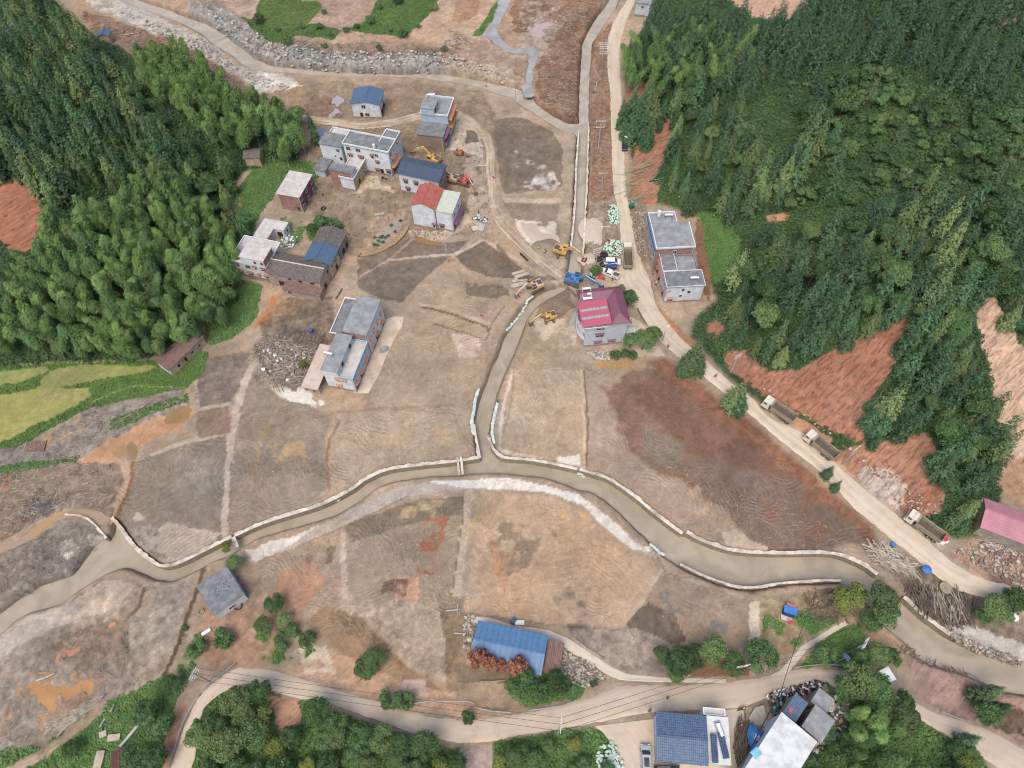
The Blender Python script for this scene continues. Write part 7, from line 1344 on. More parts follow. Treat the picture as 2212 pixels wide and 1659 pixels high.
# ------------------------------------------------------------------ people
def skinmesh(name,verts,edges,rad,m,sub=1):
    me=bpy.data.meshes.new('t'); me.from_pydata(verts,edges,[]); o=bpy.data.objects.new('t',me); COL.objects.link(o); md=o.modifiers.new('s','SKIN'); 
    for i,v in enumerate(me.skin_vertices[0].data): v.radius=(rad[i],rad[i]*.8)
    me.skin_vertices[0].data[0].use_root=True; o.modifiers.new('b','SUBSURF').levels=sub
    dg=bpy.context.evaluated_depsgraph_get(); nm=bpy.data.meshes.new_from_object(o.evaluated_get(dg)); bpy.data.objects.remove(o); nm.name=name; nm.materials.clear(); nm.materials.append(m); return nm
SKIN=mat('skin',(206,160,130)); HAIR=mat('black_hair',(44,38,36))
def body(pose):
    s=.22 if pose=='walk' else .06; sit=pose=='ride'
    J=dict(pel=(0,0,.95),wst=(0,0,1.08),chs=(0.02,0,1.32),nck=(.02,0,1.48),hd1=(.03,0,1.58),hd2=(.04,0,1.7))
    if sit: J['kl']=(.42,.16,.92);J['fl']=(.4,.17,.48);J['kr']=(.42,-.16,.92);J['fr']=(.4,-.17,.48);J['tl']=(.55,.17,.44);J['tr']=(.55,-.17,.44)
    else: J['kl']=(s*.8,.1,.5);J['fl']=(s*.9,.11,.08);J['kr']=(-s*.2,-.1,.5);J['fr']=(-s*1.3,-.11,.1);J['tl']=(s*.9+.18,.12,.04);J['tr']=(-s*1.3+.18,-.12,.04)
    J['hl']=(0,.1,.9);J['hr']=(0,-.1,.9);J['sl']=(0,.2,1.42);J['sr']=(0,-.2,1.42)
    if sit: J['el']=(.22,.3,1.2);J['wl']=(.45,.28,1.12);J['er']=(.22,-.3,1.2);J['wr']=(.45,-.28,1.12);J['gl']=(.53,.28,1.1);J['gr']=(.53,-.28,1.1)
    else: J['el']=(-.08,.27,1.16);J['wl']=(.1,.3,.95);J['er']=(.06,-.27,1.16);J['wr']=(.2,-.24,1.0);J['gl']=(.15,.3,.87);J['gr']=(.27,-.22,.93)
    return J
RAD=dict(pel=.15,wst=.13,chs=.16,nck=.06,hd1=.085,hd2=.08,kl=.065,kr=.065,fl=.045,fr=.045,tl=.035,tr=.035,hl=.09,hr=.09,sl=.07,sr=.07,el=.045,er=.045,wl=.032,wr=.032,gl=.035,gr=.035)
ED=[('pel','wst'),('wst','chs'),('chs','nck'),('nck','hd1'),('hd1','hd2'),('pel','hl'),('pel','hr'),('hl','kl'),('kl','fl'),('fl','tl'),('hr','kr'),('kr','fr'),('fr','tr'),('chs','sl'),('chs','sr'),('sl','el'),('el','wl'),('wl','gl'),('sr','er'),('er','wr'),('wr','gr')]
def sub(J,names,ed,grow,nm,m):
    ns=names; return skinmesh(nm,[J[k] for k in ns],[(ns.index(a),ns.index(b)) for a,b in ed if a in ns and b in ns],[RAD[k]+grow for k in ns],m)
PC={}
def person(label,p,ang,shirt,trou,hat=None,pose='stand',z=0,vest=None):
    def g(key,f):
        if key not in PC: PC[key]=f()
        return PC[key]
    J=body(pose); b=G1(p); r=emp('person',(b.x,b.y,float(hz(b.x,b.y))+.07+z),R_(ang),label,'person')
    ob('body',g(('b',pose),lambda: sub(J,list(RAD),ED,0,'body',SKIN)),r)
    sm_=mat('cloth_%d_%d_%d'%shirt,shirt); tm_=mat('cloth_%d_%d_%d'%trou,trou)
    ob('shirt',g(('s',pose,shirt),lambda: sub(J,['wst','pel','chs','sl','sr','el','er'],ED,.022,'shirt',sm_)),r); ob('trousers',g(('t',pose,trou),lambda: sub(J,['pel','hl','hr','kl','kr','fl','fr'],ED,.024,'trousers',tm_)),r)
    hm=HAIR if hat is None else mat('hat_%d_%d_%d'%hat,hat); h=MB().ell((J['hd2'][0],0,1.73),.115,.105,.09,10,6)
    if hat: h.cyl((J['hd2'][0]+.02,0,1.70),(J['hd2'][0]+.02,0,1.72),.17,n=12)
    ob('hat' if hat else 'hair',h,r,hm); return r
HV=(214,232,110)
person('worker in a yellow safety vest beside the gravel heap',Z(6,905,350),60,HV,(70,74,84)); person('person in black bending near the gravel heap',Z(6,1022,395),200,(50,50,56),(60,60,66),None,'walk'); person('worker in pale clothes right below the gravel heap',Z(6,1000,415),90,(214,220,214),(120,130,140))
person('worker in a bright vest and white helmet by the metal cart, left one',Z(13,270,430),20,HV,(80,86,90),(240,240,236)); person('worker in a bright vest by the metal cart, right one',Z(13,302,450),160,HV,(70,76,84),(240,240,236)); person('person in white shirt walking past the metal cart',Z(13,352,470),270,(226,226,226),(60,60,66),None,'walk')
person('person in purple standing below the white pickup, left one',Z(13,547,490),270,(120,92,128),(104,86,120)); person('person in black standing at the rear wheel of the white pickup',Z(13,713,500),180,(48,44,54),(56,48,60))
person('person with a white umbrella-like hat walking beside the orange awning',Z(8,712,1400),100,(220,222,226),(50,50,60),(236,236,236),'walk'); person('person in red seated by the road in front of the orange awning house',Z(8,660,1225),200,(190,70,84),(70,60,70))
person('worker in a green vest beside the red-roofed house',Z(3,1280,1310),180,(170,220,90),(60,64,70),(240,240,236)); person('person in dark clothes near the grey scrap by the red-roofed house',Z(3,1640,1130),0,(60,62,70),(56,56,60)); person('person in blue standing in the yard left of the brick annex',Z(1,278,1400),90,(70,80,120),(50,50,60))
person('person in dark clothes crossing the wide bottom road',Z(9,555,660),200,(56,46,62),(60,60,66),None,'walk'); person('person in navy carrying something yellow at the corner of the blue tiled hall',Z(9,250,880),160,(44,50,84),(40,40,48),None,'walk'); person('person in a green vest on the mansion terrace',Z(7,1360,1165),90,(200,226,110),(70,76,84),None,'stand',3.0)
person('person in dark clothes walking down the dirt road by the conifer',T(2,1,1752,1605),300,(70,60,70),(60,56,60),None,'walk'); person('person in orange beside the stream bank wall',T(1,2,2090,165),120,(60,70,120),(60,60,70)); person('person in purple standing beside the road above the mansion garden',(1442,752),90,(150,110,150),(90,80,90)); 
def moto(label,p,ang,col):
    b=G1(p); r=emp('motorcycle',(b.x,b.y,float(hz(b.x,b.y))+.07),R_(ang),label,'motorcycle'); m=mat('moto_%d_%d_%d'%col,col,rough=.4)
    for x in (-.62,.66): wheel(r,x,0,.3,.1)
    ob('frame',MB().beam((-.6,0,.35),(.1,0,.55),.18,.2).beam((.1,0,.55),(.6,0,.75),.14,.2).beam((.62,0,.3),(.5,0,1.0),.07,.07),r,BLK); ob('fuel_tank',MB().ell((.15,0,.78),.28,.16,.15),r,m); ob('seat',MB().box(-.3,0,.8,.7,.26,.1),r,BLK); ob('handlebar',MB().beam((.45,-.36,1.02),(.45,.36,1.02),.04,.04),r,METG); ob('headlight',MB().ell((.66,0,.88),.1,.1,.1),r,METW); return r
moto('motorcycle ridden across the bottom road toward the scrap yard',(1602,1533),hd((1599,1534),(1615,1530)),(60,60,70)); person('rider in purple with a straw coloured hat on the motorcycle',(1602,1533),hd((1599,1534),(1615,1530)),(92,70,96),(60,56,66),(222,206,160),'ride')
moto('parked red motorcycle beside the timber heap',(1597,1568),hd((1596,1575),(1598,1560)),(190,60,80)); person('rider in dark clothes and pink helmet on the red motorcycle',(1597,1568),hd((1596,1575),(1598,1560)),(60,50,70),(50,50,60),(226,96,110),'ride')
moto('motorcycle parked in front of the long white house',Z(1,1330,1110),-20,(180,60,70)); moto('dark motorcycle parked against the white roofed workshop',(1671,1549),60,(60,60,66))
# ------------------------------------------------------------------ roof things
def heater(label,c,H,ang=0,s=1):
    b=G1(c,H); r=emp('water_heater',(b.x,b.y,b.z+H),ang,label,'water heater'); ob('tank',MB().cyl((-1.1*s,0,1.0),(1.1*s,0,1.0),.3,n=12),r,METW); ob('frame',MB().beam((-.9*s,0,0),(-.9*s,0,1),.06,.06).beam((.9*s,0,0),(.9*s,0,1),.06,.06).beam((-.9*s,-1.1,.0),(-.9*s,0,.9),.05,.05).beam((.9*s,-1.1,0),(.9*s,0,.9),.05,.05),r,RUST); return r
heater('white solar water heater tank on the tall blue house roof',Z(2,598,222),11.3); heater('white water heater tank at the back of the pink tiled house roof',Z(8,930,215),8.7); heater('white water heater tank near the corner of the orange awning house roof',Z(8,1372,1300),6.6); heater('white water heater tank with rusty frame on the grey slab roof',Z(5,600,1140),8.1,-.3)
b=G1(Z(8,768,190),8.7); r=emp('water_tank',(b.x,b.y,b.z+8.65),0,'round steel water tank on the pink tiled house roof','water tank'); ob('tank',MB().cyl((0,0,.2),(0,0,1.7),.55,n=14).ell((0,0,1.7),.55,.55,.2),r,METW); ob('stand',MB().box(0,0,.1,1.1,1.1,.2),r,METG)
b=G1(Z(1,1160,560),9); r=emp('water_tank',(b.x,b.y,b.z+8.95),0,'small white water tank on the railing of the long white house','water tank'); ob('tank',MB().cyl((0,0,0),(0,0,1.3),.42,n=14).ell((0,0,1.3),.42,.42,.15),r,METW); ob('lid',MB().cyl((0,0,1.42),(0,0,1.5),.2,n=10),r,METG)
b=G1(Z(7,630,520),10.3); r=emp('solar_heater',(b.x,b.y,b.z+9.9),.1,'white solar heater frame on the back of the maroon roof','water heater'); ob('tank',MB().cyl((-1.0,1.1,1.2),(1.0,1.1,1.2),.32,n=12).cyl((0,-.3,.75),(1.0,-.3,.75),.3,n=12),r,METW); ob('frame',MB().beam((-1.1,-1.3,.0),(-1.1,1.1,1.0),.1,.1).beam((1.1,-1.3,0),(1.1,1.1,1.0),.1,.1).box(0,-1.2,.15,2.3,.7,.08),r,METW)
def onroof(name,label,cat,parts,c,H,ang,m):
    b=G1(c,H); r=emp(name,(b.x,b.y,b.z+H),ang,label,cat)
    for n_,mb,mm in parts: ob(n_,mb,r,mm)
    return r
a_=R_(hd((1558,1640),(1551,1600)))
onroof('solar_array','longer tilted solar panel on the white part of the blue tiled hall','solar panel',[('solar_panel',MB().box(0,0,.35,4.2,1.15,.06),SOLP),('frame',MB().box(0,.5,.17,4.,.08,.3).box(0,-.5,.17,4.,.08,.3),METW)],Z(9,1522,1470),4.15,R_(hd(Z(9,1565,1610),Z(9,1490,1330))),None)
onroof('solar_array','solar panel row beside the blue tiles on the white roof','solar panel',[('solar_panel',MB().box(0,0,.3,4.6,1.1,.06),SOLP),('frame',MB().box(0,.45,.15,4.4,.08,.25).box(0,-.45,.15,4.4,.08,.25),METW)],Z(9,1368,1520),4.15,R_(hd(Z(9,1375,1650),Z(9,1350,1380))),None)
onroof('water_heater','white water heater cylinder on the white hall roof','water heater',[('tank',MB().cyl((-1.1,0,.45),(1.1,0,.45),.42,n=14),METW),('stand',MB().box(0,0,.1,3,1.2,.2),METG)],Z(9,1465,1205),4.15,R_(hd(Z(9,1495,1280),Z(9,1440,1140))),None)
# tarpaulin with its white characters
c=[G1(q,2.2) for q in Z(16,625,335,720,350,780,410,885,465,800,640,685,770,620,650,575,500)]; TARP=mat('blue_tarpaulin',(62,128,196),c2=(48,108,176),sc=1.2,rough=.4)
cx=sum((p.x for p in c))/8; cy=sum((p.y for p in c))/8; z0=float(hz(cx,cy)); mb=MB(); n=8; vs=[(0,0,3.1)]
rings=[.35,.7,1.0]
for ri,f in enumerate(rings):
    for i,p in enumerate(c): vs.append(((p.x-cx)*f,(p.y-cy)*f,3.1-.5*ri*f+(.25 if i%2 else -.15)*f))
fs=[(0,1+i,1+(i+1)%n) for i in range(n)]
for ri in range(2):
    for i in range(n): fs.append((1+ri*n+i,1+(ri+1)*n+i,1+(ri+1)*n+(i+1)%n,1+ri*n+(i+1)%n))
r=emp('blue_tarpaulin',(cx,cy,z0),0,'crumpled blue relief tarpaulin stretched over timber beside the white workshop','tarpaulin'); mb.add(vs,fs); area=sum(c[i].x*c[(i+1)%n].y-c[(i+1)%n].x*c[i].y for i in range(n))
if area<0: mb.f=[f[::-1] for f in mb.f]
me=mb.mesh('sheet',TARP); me.polygons.foreach_set('use_smooth',[True]*len(me.polygons)); so_=ob('sheet',me,r)
try:
    tx=bpy.data.curves.new('lettering','FONT'); tx.body='救灾'; tx.size=1.15; tx.extrude=.02; to=bpy.data.objects.new('lettering',tx); COL.objects.link(to); dg=bpy.context.evaluated_depsgraph_get(); tm=bpy.data.meshes.new_from_object(to.evaluated_get(dg)); bpy.data.objects.remove(to); tm.materials.clear(); tm.materials.append(METW)
    g=G1(Z(16,690,515),2.5); o=ob('lettering',tm,r); o.location=(g.x-cx-.3,g.y-cy-.4,3.12); o.rotation_euler=(0,0,-.6)
except Exception as ex: print('text',ex)
for k,(u,v) in enumerate(Z(16,585,350,880,470,690,760,580,500)): 
    g=G1((u,v),2.); ob('prop_pole',MB().cyl((g.x-cx,g.y-cy,-.2),((g.x-cx)*.97,(g.y-cy)*.97,2.1),.06),r,WOODP)
# ------------------------------------------------------------------ odds and ends
RED=mat('red_banner_cloth',(214,60,56),c2=(196,50,50)); PKF=mat('pink_flag_cloth',(214,80,150)); REDP=mat('red_plastic',(220,60,80)); BLP=mat('blue_plastic',(60,130,214),c2=(50,112,190)); CYN=mat('turquoise_plastic',(120,200,224)); GRNP=mat('green_plastic',(50,140,110))
def flag(label,p,m,h=1.6,s=.8):
    b=G1(p); r=emp('flag',(b.x,b.y,zg(b.x,b.y)),random.uniform(0,6),label,'flag'); ob('flagpole',MB().cyl((0,0,0),(0,0,h),.03,n=5),r,METG); mb=MB(); n=5; mb.add([(s*i/n,.12*math.sin(i*1.4),h-(.7*s if j else 0)) for j in range(2) for i in range(n+1)],[(i,i+1,n+2+i,n+1+i) for i in range(n)]); ob('flag_cloth',mb,r,m)
flag('pink flag in the yard beside the half hidden yellow excavator',Z(3,865,90),PKF); flag('pink flag on the engine side of the red-orange excavator',Z(3,1400,540),PKF); flag('pink flag on the sand bank of the upper river',T(1,0,2000,775),PKF); flag('pink flag near the lone yellow excavator',T(2,1,243,1080),PKF); flag('red flag at the field corner left of the stream',T(1,1,1963,1090),RED,1.2); flag('red flag above the round sandbag heap',T(2,1,815,445),RED,1.8,1); flag('red flag on the concrete slabs by the pale excavator',T(2,1,150,765),RED,1.2); flag('red flag on the verge of the muddy track',Z(3,1915,530),RED,1.)
b=G1(Z(13,470,440)); o=ob('red_banner',MB().add([(-.9,-.4,.1),(.7,-.6,.15),(.9,.8,.9),(-.2,.3,.7)],[(0,1,2,3)]),None,RED,(b.x,b.y,hz(b.x,b.y)+.1)); tag(o,'red cloth banner propped beside the white pickup','banner')
b=G1(T(3,3,170,325)); r=emp('blue_booth',(b.x,b.y,zg(b.x,b.y)),-.35,'small blue booth with a red end on a white base, by the riverside garden','booth'); ob('cabin',MB().box(0,0,.9,2.2,1.3,1.8),r,mat('dark_blue_booth',(50,72,136))); ob('roof',MB().box(0,.2,1.9,2.6,1.5,.14),r,BLP); ob('base',MB().box(-.1,-1.0,.1,2.2,1.2,.2),r,COP); ob('red_awning',MB().box(.1,1.2,1.6,1.9,.9,.12),r,mat('faded_red_sheet',(206,110,110)))
one('bucket','red bucket beside the blue booth','bucket',MB().cyl((0,0,0),(0,0,.45),.3,.42,12),REDP,T(3,3,192,402)); one('parasol','blue garden parasol beside the driftwood and the dirt road','parasol',MB().cyl((0,0,0),(0,0,2.1),.04).cyl((0,0,1.7),(0,0,2.3),1.0,.05,8),BLP,T(3,2,1345,1620)); one('blue_tub','small blue tub on the verge above the driftwood','tub',MB().cyl((0,0,0),(0,0,.5),.45,.55,10),BLP,T(3,2,1080,1390)); one('red_crate','red plastic crate behind the third dump truck','crate',MB().box(0,0,.4,1.9,1.2,.8).box(0,0,.82,1.6,.9,.06),REDP,T(3,2,1495,1337),-.2)
for i,(x,y) in enumerate([(1472,1373),(1508,1375),(1540,1362)]): one('white_sack','%s white sack in the row below the red crate'%('left','middle','right')[i],'sack',MB().box(0,0,.2,.9,.8,.35,taper=.8),METW,T(3,2,x,y),random.random())
one('blue_drum','blue drum among the driftwood left of the slab-roofed house','drum',MB().cyl((0,0,0),(0,0,1.1),.6,n=12),mat('faded_blue_drum',(78,92,160)),Z(5,290,745)); one('wheelbarrow','pale tarpaulin-covered barrow on the long concrete yard','barrow',MB().box(0,0,.6,2.0,1.5,.7,taper=.7).beam((-1,-.4,.4),(-1.6,-.4,.2),.08,.08).cyl((1.0,0,.25),(1.0,.1,.25),.3),METG,Z(5,1555,1050),.5)
one('turquoise_basin','turquoise basin on the edge of the white workshop roof','basin',MB().box(0,0,.2,1.4,1.2,.4,taper=1.1),CYN,(1632,1627),.6,7.0); one('green_crate','green container beside the upper dirt road','crate',MB().box(0,0,.5,1.5,1.2,1.0,taper=.9),mat('dark_green_plastic',(40,110,86)),T(2,1,1033,135),.3); one('dark_green_bin','dark green bin in the rubble by the road fork','bin',MB().box(0,0,.4,1.4,1.1,.8,taper=.9),mat('bottle_green',(54,74,52)),T(2,3,708,930),.3)
one('white_fridge','white fridge lying behind the blue warehouse','fridge',MB().box(0,0,.4,1.9,.9,.7).box(.3,0,.77,.04,.86,.04),METW,Z(11,710,165),-.05); one('blue_box','dark blue box beside the white fridge','box',MB().box(0,0,.4,1.2,1.1,.8,taper=.9),mat('dark_blue_box',(74,100,140)),Z(11,650,148),.9); one('round_table','white round table top behind the motorbikes at the scrap yard','table',MB().cyl((0,0,.6),(0,0,.7),.5,n=14).cyl((0,0,0),(0,0,.6),.08),METW,T(3,3,583,1053)); one('blue_sheet','blue roofing sheet leaning in the rubble by the warehouse tree','sheet',MB().box(0,0,.5,1.3,2.4,.06,M=Matrix.Rotation(.5,4,'X')),WBL,T(2,3,465,938),.2)
one('white_slab','white board lying below the bungalow','board',MB().box(0,0,.15,1.9,.7,.25),METW,Z(14,272,812),.6); one('blue_tarp','blue sheet on the ground beside the tall blue house','tarpaulin',MB().box(0,0,.1,2.6,1.8,.08),BLP,Z(2,1040,515),-.1); one('white_hut_box','white metal box by the lower right road','box',MB().box(0,0,.6,2.2,2.6,1.2,taper=.97).box(0,0,1.22,1.9,2.2,.04),METW,T(3,3,1010,865),.35)
one('pipe_stack','bundle of pale pipes on the ground beside the grey-tiled scrap','pipes',MB().cyl((-1.5,0,.15),(1.5,.2,.15),.1).cyl((-1.4,.3,.15),(1.5,.5,.15),.1).cyl((-1.5,.6,.15),(1.2,.8,.15),.1),CST,T(1,1,1070,205),0.1)
SLB=mat('grey_rough_slab',(190,176,156),c2=(164,150,130),sc=1,grime=.3)
for i,(x,y,l,w_,a) in enumerate([(610,790,4.4,1.1,20),(560,740,4.0,.9,18),(640,875,4.2,.5,5),(560,950,4.6,1.3,14),(500,880,1.6,1.2,40)]):
    one('concrete_slab',['widest tilted concrete slab beside the pale excavator','upper concrete slab beside the pale excavator','narrow concrete beam between the slabs','muddy lowest slab beside the pale excavator','short block at the left end of the slabs'][i],'slab',MB().box(0,0,.25,l,w_,.35),SLB,Z(6,x,y),R_(a),0.02*i)
for i,(x,y) in enumerate([(1600,1380),(1680,1370),(1640,1320)]): one('broken_slab','%s broken slab in the yard right of the red-roofed house'%('left pinkish','right grey','upper')[i],'slab',MB().box(0,0,.15,2.6,1.8,.25),[SLAB,CST,SLB][i],Z(3,x,y),.3+i)
# gravel heaps
def heap(name,label,c,rx,ry,h,m,n=26):
    b=G1(c); vs=[(0,0,h)];fs=[]
    for j in range(1,7):
        for i in range(n):
            t=6.2832*i/n; q=j/6; w_=1+.12*math.sin(3*t+j)+random.uniform(-.04,.04); vs.append((rx*q*w_*math.cos(t),ry*q*w_*math.sin(t),h*(1-q**1.3)+random.uniform(-.05,.05)-(.15 if j==6 else 0)))
    fs=[(0,1+i,1+(i+1)%n) for i in range(n)]
    for j in range(5):
        for i in range(n): fs.append((1+j*n+i,1+(j+1)*n+i,1+(j+1)*n+(i+1)%n,1+j*n+(i+1)%n))
    o=ob(name,MB().add(vs,fs),None,m,(b.x,b.y,zg(b.x,b.y)-.1),True); return tag(o,label,'heap')
heap('gravel_heap','round heap of dark grey-brown gravel beside the yellow excavator',Z(6,1030,300),4.3,3.7,1.7,mat('brown_gravel',(158,140,118),c2=(136,120,100),sc=5,bump_=.8,bsc=9)); heap('sand_heap','pale sand heap between the channel and the tyres',Z(12,260,820),3.2,2.8,.7,mat('pale_sand',(206,188,164),c2=(190,170,146),sc=3,bump_=.4)); heap('sand_heap','flat pale sand bed right of the upper channel wall',Z(12,320,280),3.6,6.5,.5,MATS['pale_sand'])
# garden wall in an arc, orchard plot plants
ARC=T(1,1,885,540,900,560,1000,545,1100,510,1200,450,1270,380,1310,310); P_=[G1(p) for p in ARC]; mb=MB(); o0=P_[0]
for i in range(len(P_)-1): mb.beam(P_[i]-o0+Vector((0,0,.3)),P_[i+1]-o0+Vector((0,0,.3)),1.1,.9)
tag(ob('earth_wall',mb,None,mat('terrace_earth_wall',(176,146,108),c2=(150,122,90),sc=2,grime=.3),o0),'curved earth and stone terrace wall round the small flooded garden','wall')
for i,(x,y) in enumerate([(1030,400),(1060,430),(1090,390),(1120,400),(1145,385),(1020,460),(1050,465),(1205,350),(1170,290),(1250,255),(1100,440),(1075,400)]): tree('shrub',G1(T(1,1,x,y)),.5,'leafy vegetable clump in the flooded garden below the red-roofed house','vegetable clumps in the flooded garden')
# driftwood and rubble (uncountable), plus single logs
LOGM=mat('bleached_driftwood',(196,182,162),c2=(150,136,120),sc=1,rand=.2); LOGD=mat('dark_driftwood',(128,112,98),c2=(96,84,74),sc=1.5)
def sticks(name,label,poly,n,L=(1,4),r=.07,m=LOGM,zmax=.5,seed=1,dir_=None,sp=3.14):
    g=random.Random(seed); a=np.array(poly,float); mb=MB(); c=0;k=0
    while c<n and k<n*20:
        k+=1; u,v=g.uniform(a[:,0].min(),a[:,0].max()),g.uniform(a[:,1].min(),a[:,1].max())
        if not inpoly(np.array([u]),np.array([v]),poly)[0]: continue
        p=G1((u,v)); l=g.uniform(*L); t=(dir_ if dir_ is not None else 0)+g.uniform(-sp,sp); z=zg(p.x,p.y)+g.uniform(.05,zmax); d=Vector((math.cos(t),math.sin(t),g.uniform(-.12,.12)))*l/2; rr=r*g.uniform(.5,1.5); p.z=z
        q=p+d*.15+Vector((g.uniform(-.1,.1)*l,g.uniform(-.1,.1)*l,.05)); mb.cyl(p-d,q,rr,rr*.85,4,caps=False); mb.cyl(q,p+d,rr*.85,rr*.6,4,caps=False); c+=1
    o=ob(name,mb,None,m); return tag(o,label,'driftwood',kind='stuff')
sticks('driftwood','heap of bleached branches and timber left of the slab-roofed house',T(1,1,-10,1250,130,1230,300,1260,420,1300,560,1330,500,1500,400,1680,200,1700,0,1700,-60,1500),400,(1.,4),.07,LOGM,.5,1)
rubble_later=1
sticks('driftwood','dark brushwood along the top of the branch heap',T(1,1,230,1180,600,1200,640,1320,420,1330,260,1290),150,(.8,2.5),.05,LOGD,.5,2)
sticks('driftwood','great heap of grey logs between the road and river, right',T(3,3,1180,80,1450,160,1700,180,1790,260,1740,380,1600,400,1480,380,1330,300,1250,200),320,(1.5,5),.1,LOGD,1.1,3,1.45,.7)
sticks('driftwood','bleached logs lying on the heap between the road and river',T(3,3,1400,150,1650,170,1700,300,1560,380,1420,300),90,(2,5),.1,LOGM,1.3,4,1.45,.4)
sticks('driftwood','logs on the verge above the river bend, right',T(3,2,900,1440,1030,1400,1150,1480,1300,1620,1200,1650,1000,1580),110,(2,6),.13,LOGM,.9,5,-.75,.8)
sticks('driftwood','scattered sticks and reeds over the lower left mud plain',[(0,1480),(120,1380),(300,1370),(350,1440),(250,1540),(100,1600),(0,1640)],260,(.6,2.6),.04,LOGM,.25,6)
sticks('driftwood','raft of branches at the lower left, above the green slope',T(0,3,440,1300,700,1130,820,1060,860,1090,700,1220,600,1300),150,(1.5,5),.08,LOGM,.5,7,.55,.4)
sticks('driftwood','flattened reeds and sticks left of the river weir',[(0,1215),(60,1180),(150,1130),(210,1140),(190,1200),(100,1260),(0,1310)],420,(.6,2.5),.05,LOGM,.3,8)
sticks('driftwood','sticks strewn on the left mud field above the orange stream',[(0,1020),(150,1000),(250,1010),(240,1100),(140,1100),(60,1140),(0,1170)],420,(.6,2.5),.045,LOGM,.25,9)
sticks('driftwood','sticks and branches strewn on the stepped plot below the rice',[(0,990),(160,900),(380,850),(390,870),(230,950),(160,1000)],380,(.6,2.8),.05,LOGM,.3,10)
sticks('driftwood','driftwood strewn along the upper left river bank',[(210,30),(330,80),(420,120),(520,170),(620,240),(640,270),(560,220),(430,160),(300,110),(220,80)],420,(1,4),.07,LOGM,.5,11)
sticks('driftwood','reed stubble and sticks between the two upper channels',[(1120,60),(1200,0),(1290,0),(1250,100),(1240,260),(1180,230),(1160,120)],420,(.6,2.4),.05,LOGM,.3,12)
sticks('driftwood','broken branches between the upper channel and the dirt road',[(1280,100),(1315,80),(1318,300),(1325,430),(1280,430)],300,(.8,3),.06,LOGM,.4,13)
sticks('driftwood','fallen bamboo stems below the small landslide by the upper right road',[(1352,370),(1400,350),(1440,380),(1420,420),(1370,440),(1350,420)],70,(3,8),.07,CULM,.8,14,.5,.5)
sticks('driftwood','brush and branches on the right bank above the wide river bend',[(1730,1280),(1800,1270),(1850,1290),(1830,1340),(1760,1350)],200,(.8,3),.06,LOGD,.7,15)
sticks('driftwood','dark branches stranded in the river shallows on the right',[(1940,1395),(2000,1400),(2060,1440),(2110,1460),(2040,1455),(1960,1420)],90,(.8,3),.06,LOGD,.1,16)
sticks('timber_heap','heap of grey beams and planks left of the blue tarpaulin',[(1590,1575),(1610,1560),(1618,1600),(1608,1659),(1594,1659),(1590,1620)],130,(2,5),.13,LOGD,.9,17,1.3,.35)
sticks('driftwood','planks and junk behind the grey roofed lean-to, right edge',Z(15,680,740,900,700,1270,800,1270,940,1000,900,800,850),150,(1,4),.1,LOGM,.6,18)
sticks('driftwood','reed stubble spread over the fields south of the river',[(560,1200),(740,1150),(1000,1080),(990,1300),(960,1420),(800,1400),(640,1320)],520,(.4,1.6),.035,LOGM,.15,19)
sticks('driftwood','straw and stubble on the brown field right of the centre',[(1450,1000),(1600,1050),(1860,1160),(1800,1190),(1550,1180),(1400,1090)],380,(.4,1.2),.03,LOGM,.12,20)
sticks('driftwood','sticks piled along the upper crop strip',[(600,95),(750,110),(950,110),(980,60),(1020,90),(960,130),(700,120)],260,(.8,3.),.06,LOGD,.5,21)
def rubble(name,label,poly,n,s=(.15,.6),m=None,seed=1,hmax=.35):
    g=random.Random(seed); a=np.array(poly,float); mb=MB(); c=0;k=0
    while c<n and k<n*20:
        k+=1; u,v=g.uniform(a[:,0].min(),a[:,0].max()),g.uniform(a[:,1].min(),a[:,1].max())
        if not inpoly(np.array([u]),np.array([v]),poly)[0]: continue
        p=G1((u,v)); q=g.uniform(*s); mb.ell((p.x,p.y,zg(p.x,p.y)+g.uniform(0,hmax)),q*.55,q*.55*g.uniform(.35,1),q*g.uniform(.15,.4),5,3,mi=g.randrange(len(m)),jit=.3,M=Matrix.Rotation(g.uniform(0,6),3,'Z')@Matrix.Rotation(g.uniform(-.4,.4),3,'X')); c+=1
    o=ob(name,mb,None,m); return tag(o,label,'rubble',kind='stuff')
RBM=[mat('pale_rubble',(192,180,164),c2=(180,168,152)),mat('grey_rubble',(160,152,142),c2=(130,122,112)),mat('light_rubble',(204,198,190),c2=(170,162,152)),mat('brown_rubble',(150,128,108))]
rubble('rubble','rubble and junk right of the broken tiled roof',T(2,3,440,620,520,680,620,720,760,820,820,900,700,960,540,960,420,860,400,720),330,(.2,.9),RBM,1,.5)
rubble('rubble','white junk and boards left of the blue warehouse',T(1,3,1810,350,1900,350,1880,500,1840,640,1790,620),90,(.2,1.2),RBM,2,.4); rubble('rubble','boards and white scrap in the branch heap by the slab-roofed house',T(1,1,60,1300,420,1340,440,1500,300,1640,60,1640),120,(.3,1.2),[METW,RBM[0],RBM[1],RBM[3]],33,.4); rubble('rubble','white junk strewn beside the low outbuilding',Z(4,1000,480,1080,400,1250,480,1180,640,1080,680,970,620),120,(.3,1.1),[METW,GRNP,METW,RBM[1]],3,.5)
rubble('rubble','rubble below the pink roofed barn',[(2060,1190),(2120,1170),(2212,1190),(2260,1240),(2212,1270),(2120,1230)],330,(.2,1.0),RBM,4,.4); rubble('rubble','crushed rubble left of the pink tiled house',[(1355,430),(1395,440),(1395,500),(1400,560),(1375,540)],240,(.15,.7),RBM,5,.4)
